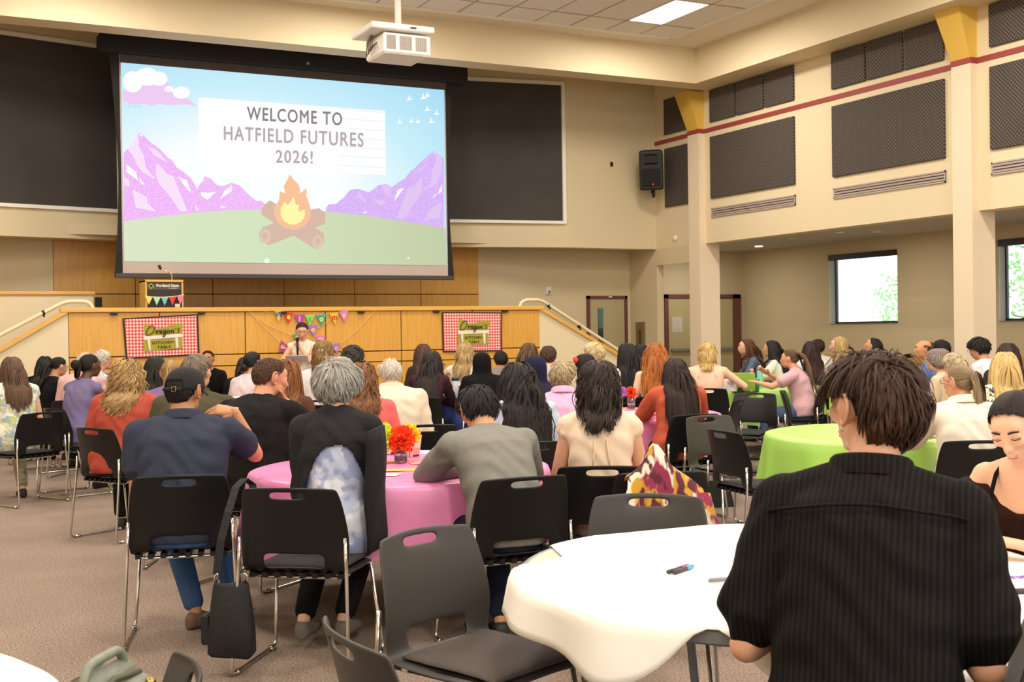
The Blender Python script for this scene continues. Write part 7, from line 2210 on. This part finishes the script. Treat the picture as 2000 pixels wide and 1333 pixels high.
# laptops, bottles, microphone
def laptop(px, d, rel, lid, lab, z=0.744):
    x, y = floor_at(px, d)
    t = empty('laptop', (x, y, z), R(rel) - math.atan2(x, y), lab, 'laptop')
    MB().cbox(-0.16, 0.16, -0.11, 0.11, 0, 0.014, 0.004).build('base', mat('laptop_grey', '9b9c9e', 0.4, 0.6), t)
    o = MB().cbox(-0.16, 0.16, -0.004, 0.004, 0, 0.215, 0.003).build('lid', lid, t)
    o.matrix_local = Matrix.Translation((0, 0.11, 0.012)) @ Matrix.Rotation(R(-18), 4, 'X')
    MB().box(-0.15, 0.15, -0.0052, -0.004, 0.012, 0.205).build('display', mat('laptop_display', '1c1d20', 0.2), o)
    MB().box(-0.14, 0.14, -0.06, 0.09, 0.014, 0.0155).build('keyboard', mat('laptop_keys', '2a2a2c', 0.6), t)
laptop(455, 9.95, 165, mat('laptop_silver', 'b9b6b0', 0.4, 0.5), 'silver laptop with raised lid before the pink striped shirt')
laptop(1450, 13.72, 168, mat('lime_lid', 'a3cf52', 0.5), 'laptop with lime green lid on the far lime table')
def bottle(px, d, h, r, c, capc, lab, z=0.744, neck=0.6):
    x, y = floor_at(px, d)
    b = empty('bottle', (x, y, z), 0, lab, 'bottle', 'drink bottles on the tables')
    MB().lathe([(r * 0.92, 0), (r, 0.008), (r, h * 0.74), (r * 0.9, h * 0.79), (r * neck, h * 0.84)], (0, 0, 0), 20).build('bottle_body', mat('bottle_' + c, c, 0.35), b, True)
    MB().lathe([(r * neck * 1.08, h * 0.84), (r * neck * 1.1, h * 0.94), (r * neck * 0.8, h)], (0, 0, 0), 18).build('bottle_cap', mat('bottle_' + capc, capc, 0.4), b, True)
bottle(887, 12.72, 0.25, 0.037, 'ece9ec', '3a4154', 'white water bottle with dark lid on the blue table', neck=0.95)
bottle(1467, 13.6, 0.26, 0.034, 'efe6dc', 'e0a284', 'white bottle with peach lid right of the green laptop')
bottle(1483, 14.3, 0.27, 0.036, '7fc4b8', 'efe9e4', 'teal bottle with white lid on the lime table', neck=0.5)
x, y = floor_at(1476, 13.62)
MB().lathe([(0.03, 0), (0.04, 0.14), (0.037, 0.14), (0.028, 0.01)], (x, y, 0.744), 18).build('drink_cup', mat('cup_green', '4f9a4c', 0.4), None, True, label='green plastic cup beside the white bottle', cat='cup')
bottle(708, 10.3, 0.25, 0.034, '2c2b2e', 'c9c9cc', 'black bottle with silver lid standing among the middle crowd', neck=0.8)
x, y = floor_at(1446, 13.5)
mc_ = empty('microphone', (x, y, 0.765), R(60), 'black microphone lying on the lime table', 'microphone')
MB().tube([(-0.11, 0, 0), (0.06, 0, 0)], [0.013, 0.018], 10).build('handle', M_BLACK, mc_, True)
MB().ell((0.085, 0, 0), (0.03, 0.028, 0.028), 12, 8).build('grille', mat('mic_grille', '2b2b2d', 0.5, 0.6), mc_, True)
x, y = floor_at(430, 10.15)
MB().cbox(-0.15, 0.15, -0.003, 0.003, 0, 0.22, 0.002).xf(Matrix.Rotation(R(-25), 4, 'X')).build('display_card', mat('card_white', 'f2efe9', 0.7), None, False, (x, y, 0.746), R(-18), label='white folded card standing by the silver laptop', cat='card')
x, y = floor_at(1432, 13.7)
x2, y2 = floor_at(1420, 13.55)
MB().cbox(-0.10, 0.10, -0.004, 0.004, 0, 0.15, 0.003).xf(Matrix.Rotation(R(-20), 4, 'X')).build('tablet', mat('tablet_pale', 'd9d3d3', 0.3), None, False, (x2, y2, 0.75), R(-30), label='pale tablet propped near the blond camisole sitter', cat='tablet')

# microphone and paper held by the speaker
a_ = sp_['arms']
cr = math.cos(sp_['rz']); sr = math.sin(sp_['rz'])
def to_world(p): return (sp_['x'] + p[0] * cr - p[1] * sr, sp_['y'] + p[0] * sr + p[1] * cr, p[2])
wl = a_[0][3]
hm = empty('microphone', to_world(wl + np.array([0.02, 0.05, 0.02])), sp_['rz'], 'black handheld microphone held by the standing speaker', 'microphone')
MB().tube([(0, 0, -0.12), (0, 0, 0.06)], [0.013, 0.018], 10).build('handle', M_BLACK, hm, True)
MB().ell((0, 0, 0.085), (0.027, 0.027, 0.03), 12, 8).build('grille', mat('mic_grille', '2b2b2d', 0.5, 0.6), hm, True)
wr_ = a_[1][3]
MB().cbox(-0.14, 0.14, -0.10, 0.12, -0.002, 0.002, 0.001).xf(Matrix.Rotation(R(24), 4, 'X')).build('paper_notes', mat('notes_white', 'e9e6ee', 0.7), None, False, to_world(wr_ + np.array([-0.05, 0.10, 0.03])), sp_['rz'], label='white sheet of notes in the hand of the speaker', cat='paper')
